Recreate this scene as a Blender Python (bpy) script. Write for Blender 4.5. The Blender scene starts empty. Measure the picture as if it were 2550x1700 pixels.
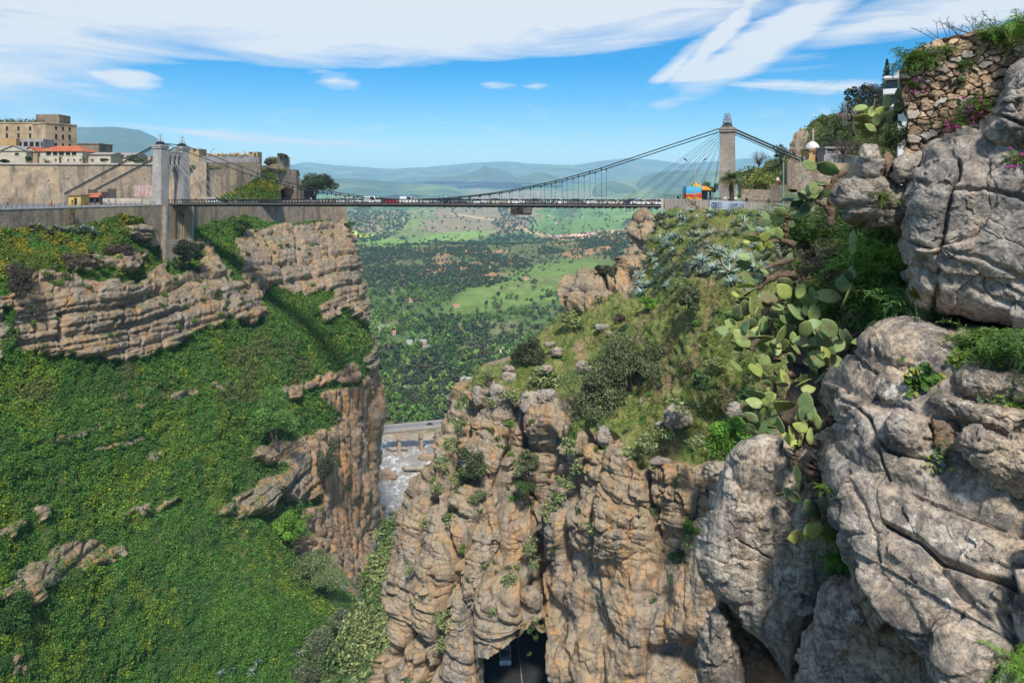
import bpy, math, random
import numpy as np
from mathutils import Vector, Matrix

random.seed(7)
RNG = np.random.default_rng(11)
S = bpy.context.scene
COL = S.collection

# ------------------------------------------------------------------ camera geometry
F, YH, CX = 1700.0, 475.0, 1275.0          # focal length, eye level and axis of the photograph


def P(px, py, Y):
 """The world point seen at photo position (px, py) at distance Y ahead of the eye (eye at the origin)."""
 px, py, Y = np.broadcast_arrays(np.asarray(px, float), np.asarray(py, float), np.asarray(Y, float))
 return np.stack([(px - CX) / F * Y, Y, -(py - YH) / F * Y], -1)


def PV(px, py, Y):
 return Vector(P(px, py, Y).tolist())


# ------------------------------------------------------------------ numpy noise
def _h(ix, iy, iz, seed):
 h = (ix.astype(np.int64) * 374761393 + iy.astype(np.int64) * 668265263 + iz.astype(np.int64) * 1440662683 + seed * 974711) & 0xffffffff
 h = ((h ^ (h >> 13)) * 1274126177) & 0xffffffff
 h = ((h ^ (h >> 15)) * 2246822519) & 0xffffffff
 return ((h ^ (h >> 16)) & 0xffffff) / float(0x1000000)


def vnoise(p, seed=0):
 i = np.floor(p).astype(np.int64)
 f = p - i
 u = f * f * f * (f * (f * 6 - 15) + 10)
 r = 0
 for dx in (0, 1):
  wx = u[..., 0] if dx else 1 - u[..., 0]
  for dy in (0, 1):
   wy = u[..., 1] if dy else 1 - u[..., 1]
   for dz in (0, 1):
    wz = u[..., 2] if dz else 1 - u[..., 2]
    r = r + wx * wy * wz * _h(i[..., 0] + dx, i[..., 1] + dy, i[..., 2] + dz, seed)
 return r * 2 - 1


def fbm(p, octv=4, seed=0, gain=0.5, lac=2.03):
 r, a, t = 0, 1.0, 0
 for o in range(octv):
  r = r + a * vnoise(p, seed + o * 17)
  t += a
  a *= gain
  p = p * lac + 13.7
 return r / t * 1.6


def ridged(p, octv=4, seed=0):
 r, a, t = 0, 1.0, 0
 for o in range(octv):
  r = r + a * (1 - np.abs(vnoise(p, seed + o * 17)) * 2)
  t += a
  a *= 0.5
  p = p * 2.03 + 7.1
 return r / t


def worley(p, seed=0, jitter=0.9):
 i = np.floor(p).astype(np.int64)
 f1 = np.full(p.shape[:-1], 9.0)
 f2 = f1.copy()
 idv = np.zeros(p.shape[:-1])
 for dx in (-1, 0, 1):
  for dy in (-1, 0, 1):
   for dz in (-1, 0, 1):
    c = i + np.array([dx, dy, dz])
    hx, hy, hz = (_h(c[..., 0], c[..., 1], c[..., 2], seed + k) for k in (1, 2, 3))
    q = c + 0.5 + jitter * (np.stack([hx, hy, hz], -1) - 0.5)
    d = np.sqrt(((p - q) ** 2).sum(-1))
    m = d < f1
    f2 = np.where(m, f1, np.minimum(f2, d))
    idv = np.where(m, _h(c[..., 0], c[..., 1], c[..., 2], seed + 9), idv)
    f1 = np.where(m, d, f1)
 return f1, f2, idv


def sstep(a, b, x):
 t = np.clip((x - a) / (b - a), 0, 1)
 return t * t * (3 - 2 * t)


def tps(pts):
 """Depth over the picture through (px, py, distance) points: thin plate on 1/distance, so that planes stay planes."""
 pts = np.array(pts, float)
 xy, q = pts[:, :2] / 1000, 1000 / pts[:, 2]
 n = len(xy)

 def k(r):
  return np.where(r > 0, r * r * np.log(np.maximum(r, 1e-9)), 0)
 A = np.zeros((n + 3, n + 3))
 A[:n, :n] = k(np.linalg.norm(xy[:, None] - xy[None], axis=-1)) + np.eye(n) * 1e-3
 A[:n, n] = 1
 A[:n, n + 1:] = xy
 A[n:, :n] = A[:n, n:].T
 w = np.linalg.solve(A, np.concatenate([q, np.zeros(3)]))

 def f(px, py):
  px, py = np.broadcast_arrays(np.asarray(px, float), np.asarray(py, float))
  r = w[n] + w[n + 1] * px / 1000 + w[n + 2] * py / 1000
  for j in range(n):
   r = r + w[j] * k(np.hypot(px / 1000 - xy[j, 0], py / 1000 - xy[j, 1]))
  return 1000 / np.maximum(r, 0.5)
 return f


def inpoly(px, py, poly):
 poly = np.array(poly, float)
 inside = np.zeros(px.shape, bool)
 n = len(poly)
 for a in range(n):
  x0, y0 = poly[a]
  x1, y1 = poly[(a + 1) % n]
  if y0 == y1:
   continue
  c = ((y0 > py) != (y1 > py)) & (px < (x1 - x0) * (py - y0) / (y1 - y0) + x0)
  inside ^= c
 return inside


# ------------------------------------------------------------------ meshes and objects
def tag(o, label=None, cat=None, group=None, kind=None):
 if label:
  o['label'] = label
 if cat:
  o['category'] = cat
 if group:
  o['group'] = group
 if kind:
  o['kind'] = kind
 return o


def mesh_np(name, verts, quads=None, tris=None, mat=None, smooth=True, vcol=None, fcol=None, attrs=None, fmat=None):
 me = bpy.data.meshes.new(name)
 verts = np.ascontiguousarray(verts, dtype=np.float32).reshape(-1, 3)
 nq = 0 if quads is None else len(quads)
 nt = 0 if tris is None else len(tris)
 loops, starts = [], []
 off = 0
 if nq:
  loops.append(np.asarray(quads, np.int32).ravel())
  starts.append(np.arange(nq, dtype=np.int32) * 4)
  off = nq * 4
 if nt:
  loops.append(np.asarray(tris, np.int32).ravel())
  starts.append(off + np.arange(nt, dtype=np.int32) * 3)
 loops = np.concatenate(loops)
 starts = np.concatenate(starts)
 me.vertices.add(len(verts))
 me.vertices.foreach_set('co', verts.ravel())
 me.loops.add(len(loops))
 me.loops.foreach_set('vertex_index', loops)
 me.polygons.add(len(starts))
 me.polygons.foreach_set('loop_start', starts)
 me.polygons.foreach_set('use_smooth', np.full(len(starts), bool(smooth)))
 if mat is not None:
  for m in (mat if isinstance(mat, (list, tuple)) else [mat]):
   me.materials.append(m)
 if fmat is not None:
  me.polygons.foreach_set('material_index', np.asarray(fmat, np.int32))

 def setcol(nm, dom, c):
  a = me.attributes.new(nm, 'FLOAT_COLOR', dom)
  c = np.asarray(c, np.float32)
  if c.shape[-1] == 3:
   c = np.concatenate([c, np.ones(c.shape[:-1] + (1,), np.float32)], -1)
  a.data.foreach_set('color', np.ascontiguousarray(c).ravel())
 if vcol is not None:
  setcol('col', 'POINT', vcol)
 if fcol is not None:
  setcol('col', 'FACE', fcol)
 for nm, v in (attrs or {}).items():
  a = me.attributes.new(nm, 'FLOAT', 'POINT')
  a.data.foreach_set('value', np.ascontiguousarray(v, dtype=np.float32).ravel())
 me.update(calc_edges=True)
 me.validate()
 return me


def link(name, me, parent=None, loc=None):
 o = bpy.data.objects.new(name, me)
 COL.objects.link(o)
 if parent is not None:
  o.parent = parent
 if loc is not None:
  o.location = loc
 return o


def empty(name, loc=(0, 0, 0), rz=0.0):
 o = bpy.data.objects.new(name, None)
 COL.objects.link(o)
 o.location = loc
 o.rotation_euler = (0, 0, rz)
 o.empty_display_size = 0.2
 return o


def copy_tree(o, parent=None):
 c = o.copy()
 COL.objects.link(c)
 if parent is not None:
  c.parent = parent
 for ch in list(o.children):
  copy_tree(ch, c)
 return c


def gridfaces(nr, nc, keep=None):
 a = np.arange(nr * nc).reshape(nr, nc)
 q = np.stack([a[:-1, :-1], a[1:, :-1], a[1:, 1:], a[:-1, 1:]], -1).reshape(-1, 4)
 if keep is not None:
  q = q[keep.ravel()]
 return q


def compact(verts, faces, *per_vert):
 u, inv = np.unique(faces, return_inverse=True)
 return (verts[u], inv.reshape(faces.shape)) + tuple(v[u] for v in per_vert)


class MB:
 """Collects boxes, bars, tubes and lathes; build() links them as ONE mesh object."""

 def __init__(s):
  s.v, s.f, s.c = [], [], []
  s.col = (1, 1, 1)

 def add(s, verts, faces):
  b = len(s.v)
  s.v += [tuple(x) for x in verts]
  s.f += [tuple(i + b for i in f) for f in faces]
  s.c += [s.col] * len(faces)

 def box(s, x0, x1, y0, y1, z0, z1, M=None, taper=1.0):
  cx, cy = (x0 + x1) / 2, (y0 + y1) / 2
  v = [(x0, y0, z0), (x1, y0, z0), (x1, y1, z0), (x0, y1, z0)]
  v += [(cx + (x - cx) * taper, cy + (y - cy) * taper, z1) for x, y, z in v]
  if M:
   v = [tuple(M @ Vector(p)) for p in v]
  s.add(v, [(3, 2, 1, 0), (4, 5, 6, 7), (0, 1, 5, 4), (1, 2, 6, 5), (2, 3, 7, 6), (3, 0, 4, 7)])

 def tube(s, pts, r, n=6, cap=True):
  pts = [Vector(p) for p in pts]
  rr = r if isinstance(r, (list, tuple)) else [r] * len(pts)
  rings, up = [], Vector((0, 0, 1))
  for i, p in enumerate(pts):
   t = (pts[min(i + 1, len(pts) - 1)] - pts[max(i - 1, 0)]).normalized()
   a = t.cross(up if abs(t.dot(up)) < 0.95 else Vector((1, 0, 0))).normalized()
   b = a.cross(t).normalized()
   rings.append([p + (a * math.cos(2 * math.pi * k / n) + b * math.sin(2 * math.pi * k / n)) * rr[i] for k in range(n)])
  v = [q for g in rings for q in g]
  f = []
  for i in range(len(pts) - 1):
   for k in range(n):
    f.append((i * n + k, i * n + (k + 1) % n, (i + 1) * n + (k + 1) % n, (i + 1) * n + k))
  if cap:
   f.append(tuple(range(n))[::-1])
   f.append(tuple((len(pts) - 1) * n + k for k in range(n)))
  s.add(v, f)

 def lathe(s, prof, cx=0, cy=0, n=16, sx=1, sy=1):
  v = [(cx + r * sx * math.cos(2 * math.pi * k / n), cy + r * sy * math.sin(2 * math.pi * k / n), z) for r, z in prof for k in range(n)]
  f = []
  for i in range(len(prof) - 1):
   for k in range(n):
    f.append((i * n + k, i * n + (k + 1) % n, (i + 1) * n + (k + 1) % n, (i + 1) * n + k))
  f.append(tuple(range(n))[::-1])
  f.append(tuple((len(prof) - 1) * n + k for k in range(n)))
  s.add(v, f)

 def prism(s, poly, d, M=None):
  """poly: points in XZ (counter-clockwise seen from -Y); pushed d along +Y."""
  n = len(poly)
  v = [(x, 0, z) for x, z in poly] + [(x, d, z) for x, z in poly]
  f = [tuple(range(n)), tuple(range(2 * n - 1, n - 1, -1))]
  f += [((i + 1) % n, i, n + i, n + (i + 1) % n) for i in range(n)]
  if M:
   v = [tuple(M @ Vector(p)) for p in v]
  s.add(v, f)

 def mesh(s, name, mat=None, smooth=False, M=None):
  me = bpy.data.meshes.new(name)
  v = s.v if M is None else [tuple(M @ Vector(p)) for p in s.v]
  me.from_pydata(v, [], s.f)
  if mat is not None:
   me.materials.append(mat)
  a = me.attributes.new('col', 'FLOAT_COLOR', 'FACE')
  a.data.foreach_set('color', np.array([(c[0], c[1], c[2], 1) for c in s.c], np.float32).ravel())
  me.polygons.foreach_set('use_smooth', [smooth] * len(me.polygons))
  me.update()
  return me

 def build(s, name, mat=None, parent=None, smooth=False, M=None, loc=None):
  return link(name, s.mesh(name, mat, smooth, M), parent, loc)


# ------------------------------------------------------------------ materials
class NT:
 def __init__(s, name, world=False):
  if world:
   s.owner = bpy.data.worlds.new(name)
  else:
   s.owner = bpy.data.materials.new(name)
  s.owner.use_nodes = True
  s.t = s.owner.node_tree
  s.t.nodes.clear()

 def n(s, typ, ins=None, **kw):
  nd = s.t.nodes.new(typ)
  for k, v in kw.items():
   setattr(nd, k, v)
  for k, v in (ins or {}).items():
   s.set(nd.inputs[k], v)
  return nd

 def set(s, sock, v):
  if isinstance(v, bpy.types.NodeSocket):
   s.t.links.new(v, sock)
  elif isinstance(v, bpy.types.Node):
   s.t.links.new(v.outputs[0], sock)
  else:
   if isinstance(v, (tuple, list)) and len(v) == 3 and len(sock.default_value) == 4:
    v = (*v, 1)
   sock.default_value = v

 def math(s, op, a, b=None, clamp=False):
  nd = s.n('ShaderNodeMath', operation=op, use_clamp=clamp)
  s.set(nd.inputs[0], a)
  if b is not None:
   s.set(nd.inputs[1], b)
  return nd.outputs[0]

 def mix(s, fac, a, b, blend='MIX'):
  nd = s.n('ShaderNodeMix', data_type='RGBA', blend_type=blend)
  s.set(nd.inputs[0], fac)
  s.set(nd.inputs[6], a)
  s.set(nd.inputs[7], b)
  return nd.outputs[2]

 def ramp(s, fac, stops):
  nd = s.n('ShaderNodeValToRGB')
  s.set(nd.inputs[0], fac)
  e = nd.color_ramp.elements
  while len(e) < len(stops):
   e.new(0.5)
  for k, (p, c) in enumerate(stops):
   e[k].position = p
   e[k].color = (c, c, c, 1) if isinstance(c, (int, float)) else (*c, 1)
  return nd.outputs[0]

 def noise(s, vec, scale, detail=4, rough=0.55, dist=0.0):
  return s.n('ShaderNodeTexNoise', {'Vector': vec, 'Scale': scale, 'Detail': detail, 'Roughness': rough, 'Distortion': dist}).outputs[0]

 def pos(s, scale=(1, 1, 1), rot=(0, 0, 0)):
  g = s.n('ShaderNodeNewGeometry')
  m = s.n('ShaderNodeMapping', {'Vector': g.outputs['Position'], 'Scale': scale, 'Rotation': rot})
  return m.outputs[0]

 def obj(s, scale=(1, 1, 1), rot=(0, 0, 0)):
  g = s.n('ShaderNodeTexCoord')
  m = s.n('ShaderNodeMapping', {'Vector': g.outputs['Object'], 'Scale': scale, 'Rotation': rot})
  return m.outputs[0]

 def attr(s, name='col'):
  return s.n('ShaderNodeAttribute', attribute_name=name)

 def out(s, color, rough=0.8, bump=None, bstr=0.5, bdist=0.1, spec=0.3, metal=0.0, **kw):
  b = s.n('ShaderNodeBsdfPrincipled', {'Base Color': color, 'Roughness': rough, 'Specular IOR Level': spec, 'Metallic': metal})
  for k, v in kw.items():
   s.set(b.inputs[k], v)
  if bump is not None:
   bn = s.n('ShaderNodeBump', {'Height': bump, 'Strength': bstr, 'Distance': bdist})
   s.t.links.new(bn.outputs[0], b.inputs['Normal'])
  o = s.n('ShaderNodeOutputMaterial')
  s.t.links.new(b.outputs[0], o.inputs[0])
  s.b = b
  return s.owner


def rock_mat(name, sc=1.0, tan=(0.30, 0.215, 0.14), grey=(0.235, 0.21, 0.185), orange=(0.38, 0.20, 0.085), dark=(0.09, 0.08, 0.07),
    og=0.5, streak=0.5, lichen=0.0, green=0.0, bstr=0.6, greybias=0.0):
 """Weathered limestone: grey crust over tan, orange washes running down, dark drip stains, fine cracks and optional lichen."""
 m = NT(name)
 p = m.pos((sc, sc, sc))
 n1 = m.noise(p, 0.16, 6, 0.62)
 n2 = m.noise(p, 0.9, 6, 0.65)
 ps = m.pos((sc * 0.55, sc * 0.55, sc * 0.07))
 n3 = m.noise(ps, 1.4, 5, 0.6, 0.4)
 n4 = m.noise(m.pos((sc * 0.12, sc * 0.12, sc * 0.9), (0.05, 0.09, 0)), 1.1, 5, 0.6)
 c = m.mix(m.ramp(n1, [(0.40 - greybias, 0.0), (0.60 - greybias, 1.0)]), tan, grey)
 c = m.mix(m.math('MULTIPLY', m.ramp(n3, [(0.48, 0.0), (0.63, 1.0)]), og), c, orange)
 c = m.mix(m.math('MULTIPLY', m.ramp(n4, [(0.45, 0.0), (0.62, 1.0)]), 0.45), c, m.mix(0.5, c, (0.40, 0.35, 0.28)))
 n5 = m.noise(ps, 3.1, 4, 0.6, 0.2)
 c = m.mix(m.math('MULTIPLY', m.ramp(n5, [(0.50, 0.0), (0.66, 1.0)]), streak), c, dark)
 c = m.mix(m.math('MULTIPLY', m.ramp(n2, [(0.36, 1.0), (0.50, 0.0)]), 0.5), c, dark)
 n6 = m.noise(p, 4.2, 5, 0.7)
 c = m.mix(m.math('MULTIPLY', m.ramp(n6, [(0.50, 0.0), (0.70, 1.0)]), 0.35), c, (0.46, 0.41, 0.34))
 # joints: thin dark lines, more level than upright
 wv = m.n('ShaderNodeVectorMath', {0: m.pos((sc * 0.55, sc * 0.55, sc * 1.15), (0.05, 0.08, 0)), 1: m.n('ShaderNodeTexNoise', {'Vector': p, 'Scale': 0.8, 'Detail': 4.0}).outputs['Color']}, operation='ADD')
 ve = m.n('ShaderNodeTexVoronoi', {'Vector': wv.outputs[0], 'Scale': 1.0}, feature='DISTANCE_TO_EDGE').outputs['Distance']
 jn = m.math('MULTIPLY', m.ramp(ve, [(0.0, 1.0), (0.035, 0.0)]), m.ramp(n1, [(0.40, 0.2), (0.60, 1.0)]))
 c = m.mix(m.math('MULTIPLY', jn, 0.75), c, (0.06, 0.05, 0.04))
 c = m.mix(1.0, c, m.ramp(m.noise(p, 9.0, 6, 0.75), [(0.30, 0.68), (0.5, 1.0), (0.72, 1.22)]), 'MULTIPLY')
 if lichen:
  v = m.noise(p, 2.3, 7, 0.68, 0.6)
  v2 = m.noise(p, 0.5, 3, 0.5)
  lm = m.math('MULTIPLY', m.ramp(v, [(0.565, 0.0), (0.60, 1.0)]), m.ramp(v2, [(0.40, 0.0), (0.62, 1.0)]))
  c = m.mix(m.math('MULTIPLY', lm, lichen), c, (0.62, 0.57, 0.47))
 if green:
  g = m.n('ShaderNodeNewGeometry')
  nz = m.n('ShaderNodeSeparateXYZ', {0: g.outputs['Normal']}).outputs[2]
  gm = m.math('MULTIPLY', m.ramp(nz, [(0.55, 0.0), (0.80, 1.0)]), m.ramp(n2, [(0.42, 0.0), (0.56, 1.0)]))
  c = m.mix(m.math('MULTIPLY', gm, green), c, (0.07, 0.09, 0.025))
 b = m.math('ADD', m.math('MULTIPLY', n6, 0.7), m.math('ADD', m.math('MULTIPLY', n2, 1.4), m.noise(p, 11, 4, 0.7)))
 b = m.math('SUBTRACT', b, m.math('MULTIPLY', jn, 0.6))
 return m.out(c, 0.92, b, bstr, 0.25 / sc, 0.15)


def crag_mat(name, tan=(0.47, 0.39, 0.30), grey=(0.36, 0.335, 0.30), crust=(0.13, 0.12, 0.11), crust_amt=0.75, lichen=0.9, orange=0.35, pale_runs=False):
 """Limestone seen from near: pale body, sharp edged dark weathering crust, white lichen, rust runs, fine pitting."""
 m = NT(name)
 p = m.pos()
 big, mid, fine = m.noise(p, 0.5, 5, 0.6), m.noise(p, 1.5, 9, 0.72, 0.4), m.noise(p, 13, 6, 0.75)
 run = m.noise(m.pos((1.2, 1.2, 0.14)), 1.6, 6, 0.62, 0.3)
 m5 = m.noise(p, 5.0, 8, 0.72, 0.5)
 c = m.mix(m.ramp(big, [(0.40, 0.0), (0.60, 1.0)]), tan, grey)
 c = m.mix(m.math('MULTIPLY', m.ramp(run, [(0.54, 0.0), (0.66, 1.0)]), orange), c, (0.45, 0.27, 0.13))
 c = m.mix(m.math('MULTIPLY', m.ramp(mid, [(0.43, 1.0), (0.53, 0.0)]), crust_amt), c, crust)
 c = m.mix(m.math('MULTIPLY', m.ramp(m5, [(0.42, 1.0), (0.50, 0.0)]), crust_amt * 0.8), c, (0.19, 0.175, 0.16))
 run2 = m.noise(m.pos((2.0, 2.0, 0.2)), 2.1, 6, 0.62, 0.2)
 c = m.mix(m.math('MULTIPLY', m.ramp(run2, [(0.55, 0.0), (0.68, 1.0)]), 0.45), c, crust)
 l1, l2 = m.noise(p, 2.6, 9, 0.7, 0.3), m.noise(p, 0.7, 3, 0.5)
 lm = m.math('MULTIPLY', m.ramp(l1, [(0.565, 0.0), (0.60, 1.0)]), m.ramp(l2, [(0.36, 0.0), (0.56, 1.0)]))
 c = m.mix(m.math('MULTIPLY', lm, lichen), c, (0.66, 0.61, 0.51))
 grain = m.noise(p, 7.0, 10, 0.82)
 c = m.mix(m.math('MULTIPLY', m.ramp(grain, [(0.40, 1.0), (0.49, 0.0)]), crust_amt), c, (0.10, 0.092, 0.085))
 c = m.mix(m.math('MULTIPLY', m.ramp(grain, [(0.56, 0.0), (0.66, 1.0)]), 0.45), c, (0.62, 0.56, 0.46))
 if pale_runs:
  pr = m.noise(m.pos((3.4, 3.4, 0.16)), 1.5, 6, 0.65, 0.15)
  c = m.mix(m.ramp(pr, [(0.50, 0.0), (0.58, 0.75)]), c, (0.60, 0.53, 0.43))
  c = m.mix(m.ramp(pr, [(0.38, 0.65), (0.47, 0.0)]), c, (0.17, 0.15, 0.13))
 c = m.mix(1.0, c, m.ramp(fine, [(0.30, 0.45), (0.5, 1.0), (0.72, 1.35)]), 'MULTIPLY')
 b = m.math('ADD', m.math('MULTIPLY', mid, 1.6), m.math('ADD', m.math('MULTIPLY', fine, 0.55), m.math('ADD', m.math('MULTIPLY', m5, 0.9), m.math('MULTIPLY', m.noise(p, 34, 4, 0.7), 0.22))))
 return m.out(c, 0.92, b, 0.8, 0.07, 0.12)


def leaf_mat(name, trans=0.25, rough=0.55, spec=0.25, tint=(1, 1, 1)):
 m = NT(name)
 a = m.attr('col')
 c = m.mix(1.0, a.outputs['Color'], tint, 'MULTIPLY')
 b = m.n('ShaderNodeBsdfPrincipled', {'Base Color': c, 'Roughness': rough, 'Specular IOR Level': spec})
 t = m.n('ShaderNodeBsdfTranslucent', {'Color': c})
 mx = m.n('ShaderNodeMixShader', {0: trans, 1: b.outputs[0], 2: t.outputs[0]})
 o = m.n('ShaderNodeOutputMaterial')
 m.t.links.new(mx.outputs[0], o.inputs[0])
 return m.owner


def plain(name, color, rough=0.7, metal=0.0, spec=0.3, var=0.0, vscale=1.0, bump=0.0, use_attr=False):
 m = NT(name)
 c = color
 p = m.pos()
 n = m.noise(p, vscale, 5, 0.6)
 if use_attr:
  c = m.attr('col').outputs['Color']
 if var:
  k = m.ramp(n, [(0.3, 1 - var), (0.7, 1 + var * 0.4)])
  c = m.mix(1.0, c, k, 'MULTIPLY')
 return m.out(c, rough, n if bump else None, bump, 0.05, spec, metal)


# ------------------------------------------------------------------ leaves
def leaf_quads(c, size, nrm=None, bias=0.5, aspect=0.55, rng=RNG):
 """One small pointed leaf-like quad per centre, turned at random round a preferred facing."""
 n = len(c)
 r = rng.normal(size=(n, 3))
 r /= np.linalg.norm(r, axis=1, keepdims=True) + 1e-9
 if nrm is not None:
  r = r * (1 - bias) + nrm * bias
  r /= np.linalg.norm(r, axis=1, keepdims=True) + 1e-9
 t = rng.normal(size=(n, 3))
 t -= (t * r).sum(1, keepdims=True) * r
 t /= np.linalg.norm(t, axis=1, keepdims=True) + 1e-9
 b = np.cross(r, t)
 s = np.broadcast_to(np.asarray(size, float), (n,))[:, None]
 v = np.stack([c - t * s, c - b * s * aspect + r * s * 0.15, c + t * s, c + b * s * aspect + r * s * 0.15], 1)
 return v.reshape(-1, 3), np.arange(n * 4).reshape(n, 4)


def colvar(base, n, var=0.25, hue=0.10, rng=RNG):
 base = np.asarray(base, float)
 k = np.exp(rng.normal(0, var, size=(n, 1)))
 h = 1 + rng.normal(0, hue, size=(n, 3))
 return np.clip(base * k * h, 0.002, 0.9)


def bush_points(rx, ry, rz, n, clumps=14, spread=0.33, rng=RNG, flat=0.0):
 """Leaf centres for an uneven crown: clumps on an ellipsoid, gaps between them."""
 th = rng.uniform(0, 2 * np.pi, clumps)
 u = rng.uniform(-0.85 if not flat else -flat, 1, clumps)
 rr = rng.uniform(0.3, 0.95, clumps)
 cc = np.stack([np.sqrt(1 - np.clip(u, -1, 1) ** 2) * np.cos(th) * rr, np.sqrt(1 - np.clip(u, -1, 1) ** 2) * np.sin(th) * rr, u * rr], -1)
 cs = rng.uniform(0.5, 1.4, clumps) * spread
 k = rng.integers(0, clumps, n)
 d = rng.normal(size=(n, 3))
 d /= np.linalg.norm(d, axis=1, keepdims=True)
 p = cc[k] + d * (cs[k] * rng.uniform(0.35, 1.0, n) ** 0.5)[:, None]
 nr = d.copy()
 nr[:, 2] += 0.4
 nr /= np.linalg.norm(nr, axis=1, keepdims=True)
 return p * np.array([rx, ry, rz]), nr, k


def crown_mesh(name, rx, ry, rz, n, leaf, col, mat, clumps=14, spread=0.33, seed=0, bias=0.45, aspect=0.55, cvar=0.2, flat=0.0, clumpvar=0.22):
 rng = np.random.default_rng(seed)
 p, nr, k = bush_points(rx, ry, rz, n, clumps, spread, rng, flat)
 v, q = leaf_quads(p, leaf * rng.uniform(0.6, 1.3, n), nr, bias, aspect, rng)
 cols = colvar(col, n, cvar, 0.07, rng) * np.exp(rng.normal(0, clumpvar, clumps))[k][:, None]
 return mesh_np(name, v, quads=q, mat=mat, smooth=False, fcol=np.clip(cols, 0.002, 0.9))
# ------------------------------------------------------------------ camera, sky, sun, air
cam_d = bpy.data.cameras.new('camera')
cam_d.sensor_width = 36.0
cam_d.lens = 36.0 * F / 2550.0
cam_d.shift_y = -(850 - YH) / 2550.0
cam_d.clip_start = 0.5
cam_d.clip_end = 120000
cam = bpy.data.objects.new('camera', cam_d)
COL.objects.link(cam)
cam.location = (0, 0, 0)
cam.rotation_euler = (math.radians(90), 0, 0)
S.camera = cam
S.view_settings.view_transform = 'Standard'
S.view_settings.look = 'None'
S.view_settings.exposure = 0.42
S.view_settings.gamma = 1.0
S.render.use_motion_blur = False
try:
 S.cycles.max_bounces = 6
 S.cycles.diffuse_bounces = 3
 S.cycles.glossy_bounces = 2
 S.cycles.transmission_bounces = 2
 S.cycles.transparent_max_bounces = 6
 S.cycles.volume_bounces = 1
 S.cycles.use_denoising = True
except Exception:
 pass

SUN = Vector((0.06, -0.62, 0.78)).normalized()
sun_el = math.asin(SUN.z)
sun_az = math.atan2(SUN.x, SUN.y)
sd = bpy.data.lights.new('sun', 'SUN')
sd.energy = 3.8
sd.angle = math.radians(6)
sd.color = (1.0, 0.95, 0.87)
so = bpy.data.objects.new('sun', sd)
COL.objects.link(so)
so.rotation_euler = (-SUN).to_track_quat('-Z', 'Y').to_euler()
so.location = (0, 0, 400)

W = NT('World', world=True)
S.world = W.owner
tc = W.n('ShaderNodeTexCoord').outputs['Generated']
sx = W.n('ShaderNodeSeparateXYZ', {0: tc})
az = W.math('ARCTAN2', sx.outputs[0], sx.outputs[1])
el = W.math('ARCSINE', sx.outputs[2])
ang = W.n('ShaderNodeCombineXYZ', {0: az, 1: el, 2: 0.0}).outputs[0]
sky = W.n('ShaderNodeTexSky', sky_type='NISHITA', sun_disc=False, sun_elevation=sun_el, sun_rotation=sun_az, altitude=600.0,
    air_density=1.0, dust_density=0.6, ozone_density=2.2).outputs[0]
hs = W.n('ShaderNodeHueSaturation', {'Hue': 0.50, 'Saturation': 1.75, 'Value': 0.72, 'Fac': 1.0, 'Color': sky}).outputs[0]


def A(px, py):
 d = Vector(((px - CX) / F, 1, -(py - YH) / F)).normalized()
 return math.atan2(d.x, d.y), math.asin(d.z)


def blob(px, py, wpx, hpx, rot, soft=1.0):
 a, e = A(px, py)
 m = W.n('ShaderNodeMapping', {'Vector': ang, 'Location': (a, e, 0), 'Rotation': (0, 0, math.radians(rot)), 'Scale': (wpx / F, hpx / F, 1)}, vector_type='TEXTURE')
 g = W.n('ShaderNodeTexGradient', {'Vector': m.outputs[0]}, gradient_type='SPHERICAL')
 return W.math('POWER', g.outputs[0], soft)


def streaks(rot, sx_, sy_, detail=6, dist=0.6, seed=0.0):
 m = W.n('ShaderNodeMapping', {'Vector': ang, 'Location': (seed, seed * 0.7, 0), 'Rotation': (0, 0, math.radians(rot)), 'Scale': (sx_, sy_, 1)})
 return W.noise(m.outputs[0], 1.0, detail, 0.6, dist)


s_h = streaks(-3, 4.0, 26.0, 7, 0.8, 3.1)
s_d = streaks(-36, 5.0, 46.0, 8, 0.4, 1.7)
s_f = streaks(-8, 9.0, 40.0, 7, 1.2, 5.2)


def layer(items, st, lo, hi, gain=1.5):
 t = None
 for it in items:
  b = blob(*it[:5], *(it[6:7] or (1.0,)))
  b = W.math('MULTIPLY', b, it[5])
  t = b if t is None else W.math('MAXIMUM', t, b)
 # the streaks eat into the edge of each cloud
 x = W.math('ADD', W.math('MULTIPLY', t, gain), W.math('MULTIPLY', W.math('SUBTRACT', st, 0.5), 2.3))
 return W.math('MULTIPLY', W.ramp(x, [(lo, 0.0), (hi, 1.0)]), W.ramp(t, [(0.0, 0.0), (0.12, 1.0)]))


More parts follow.
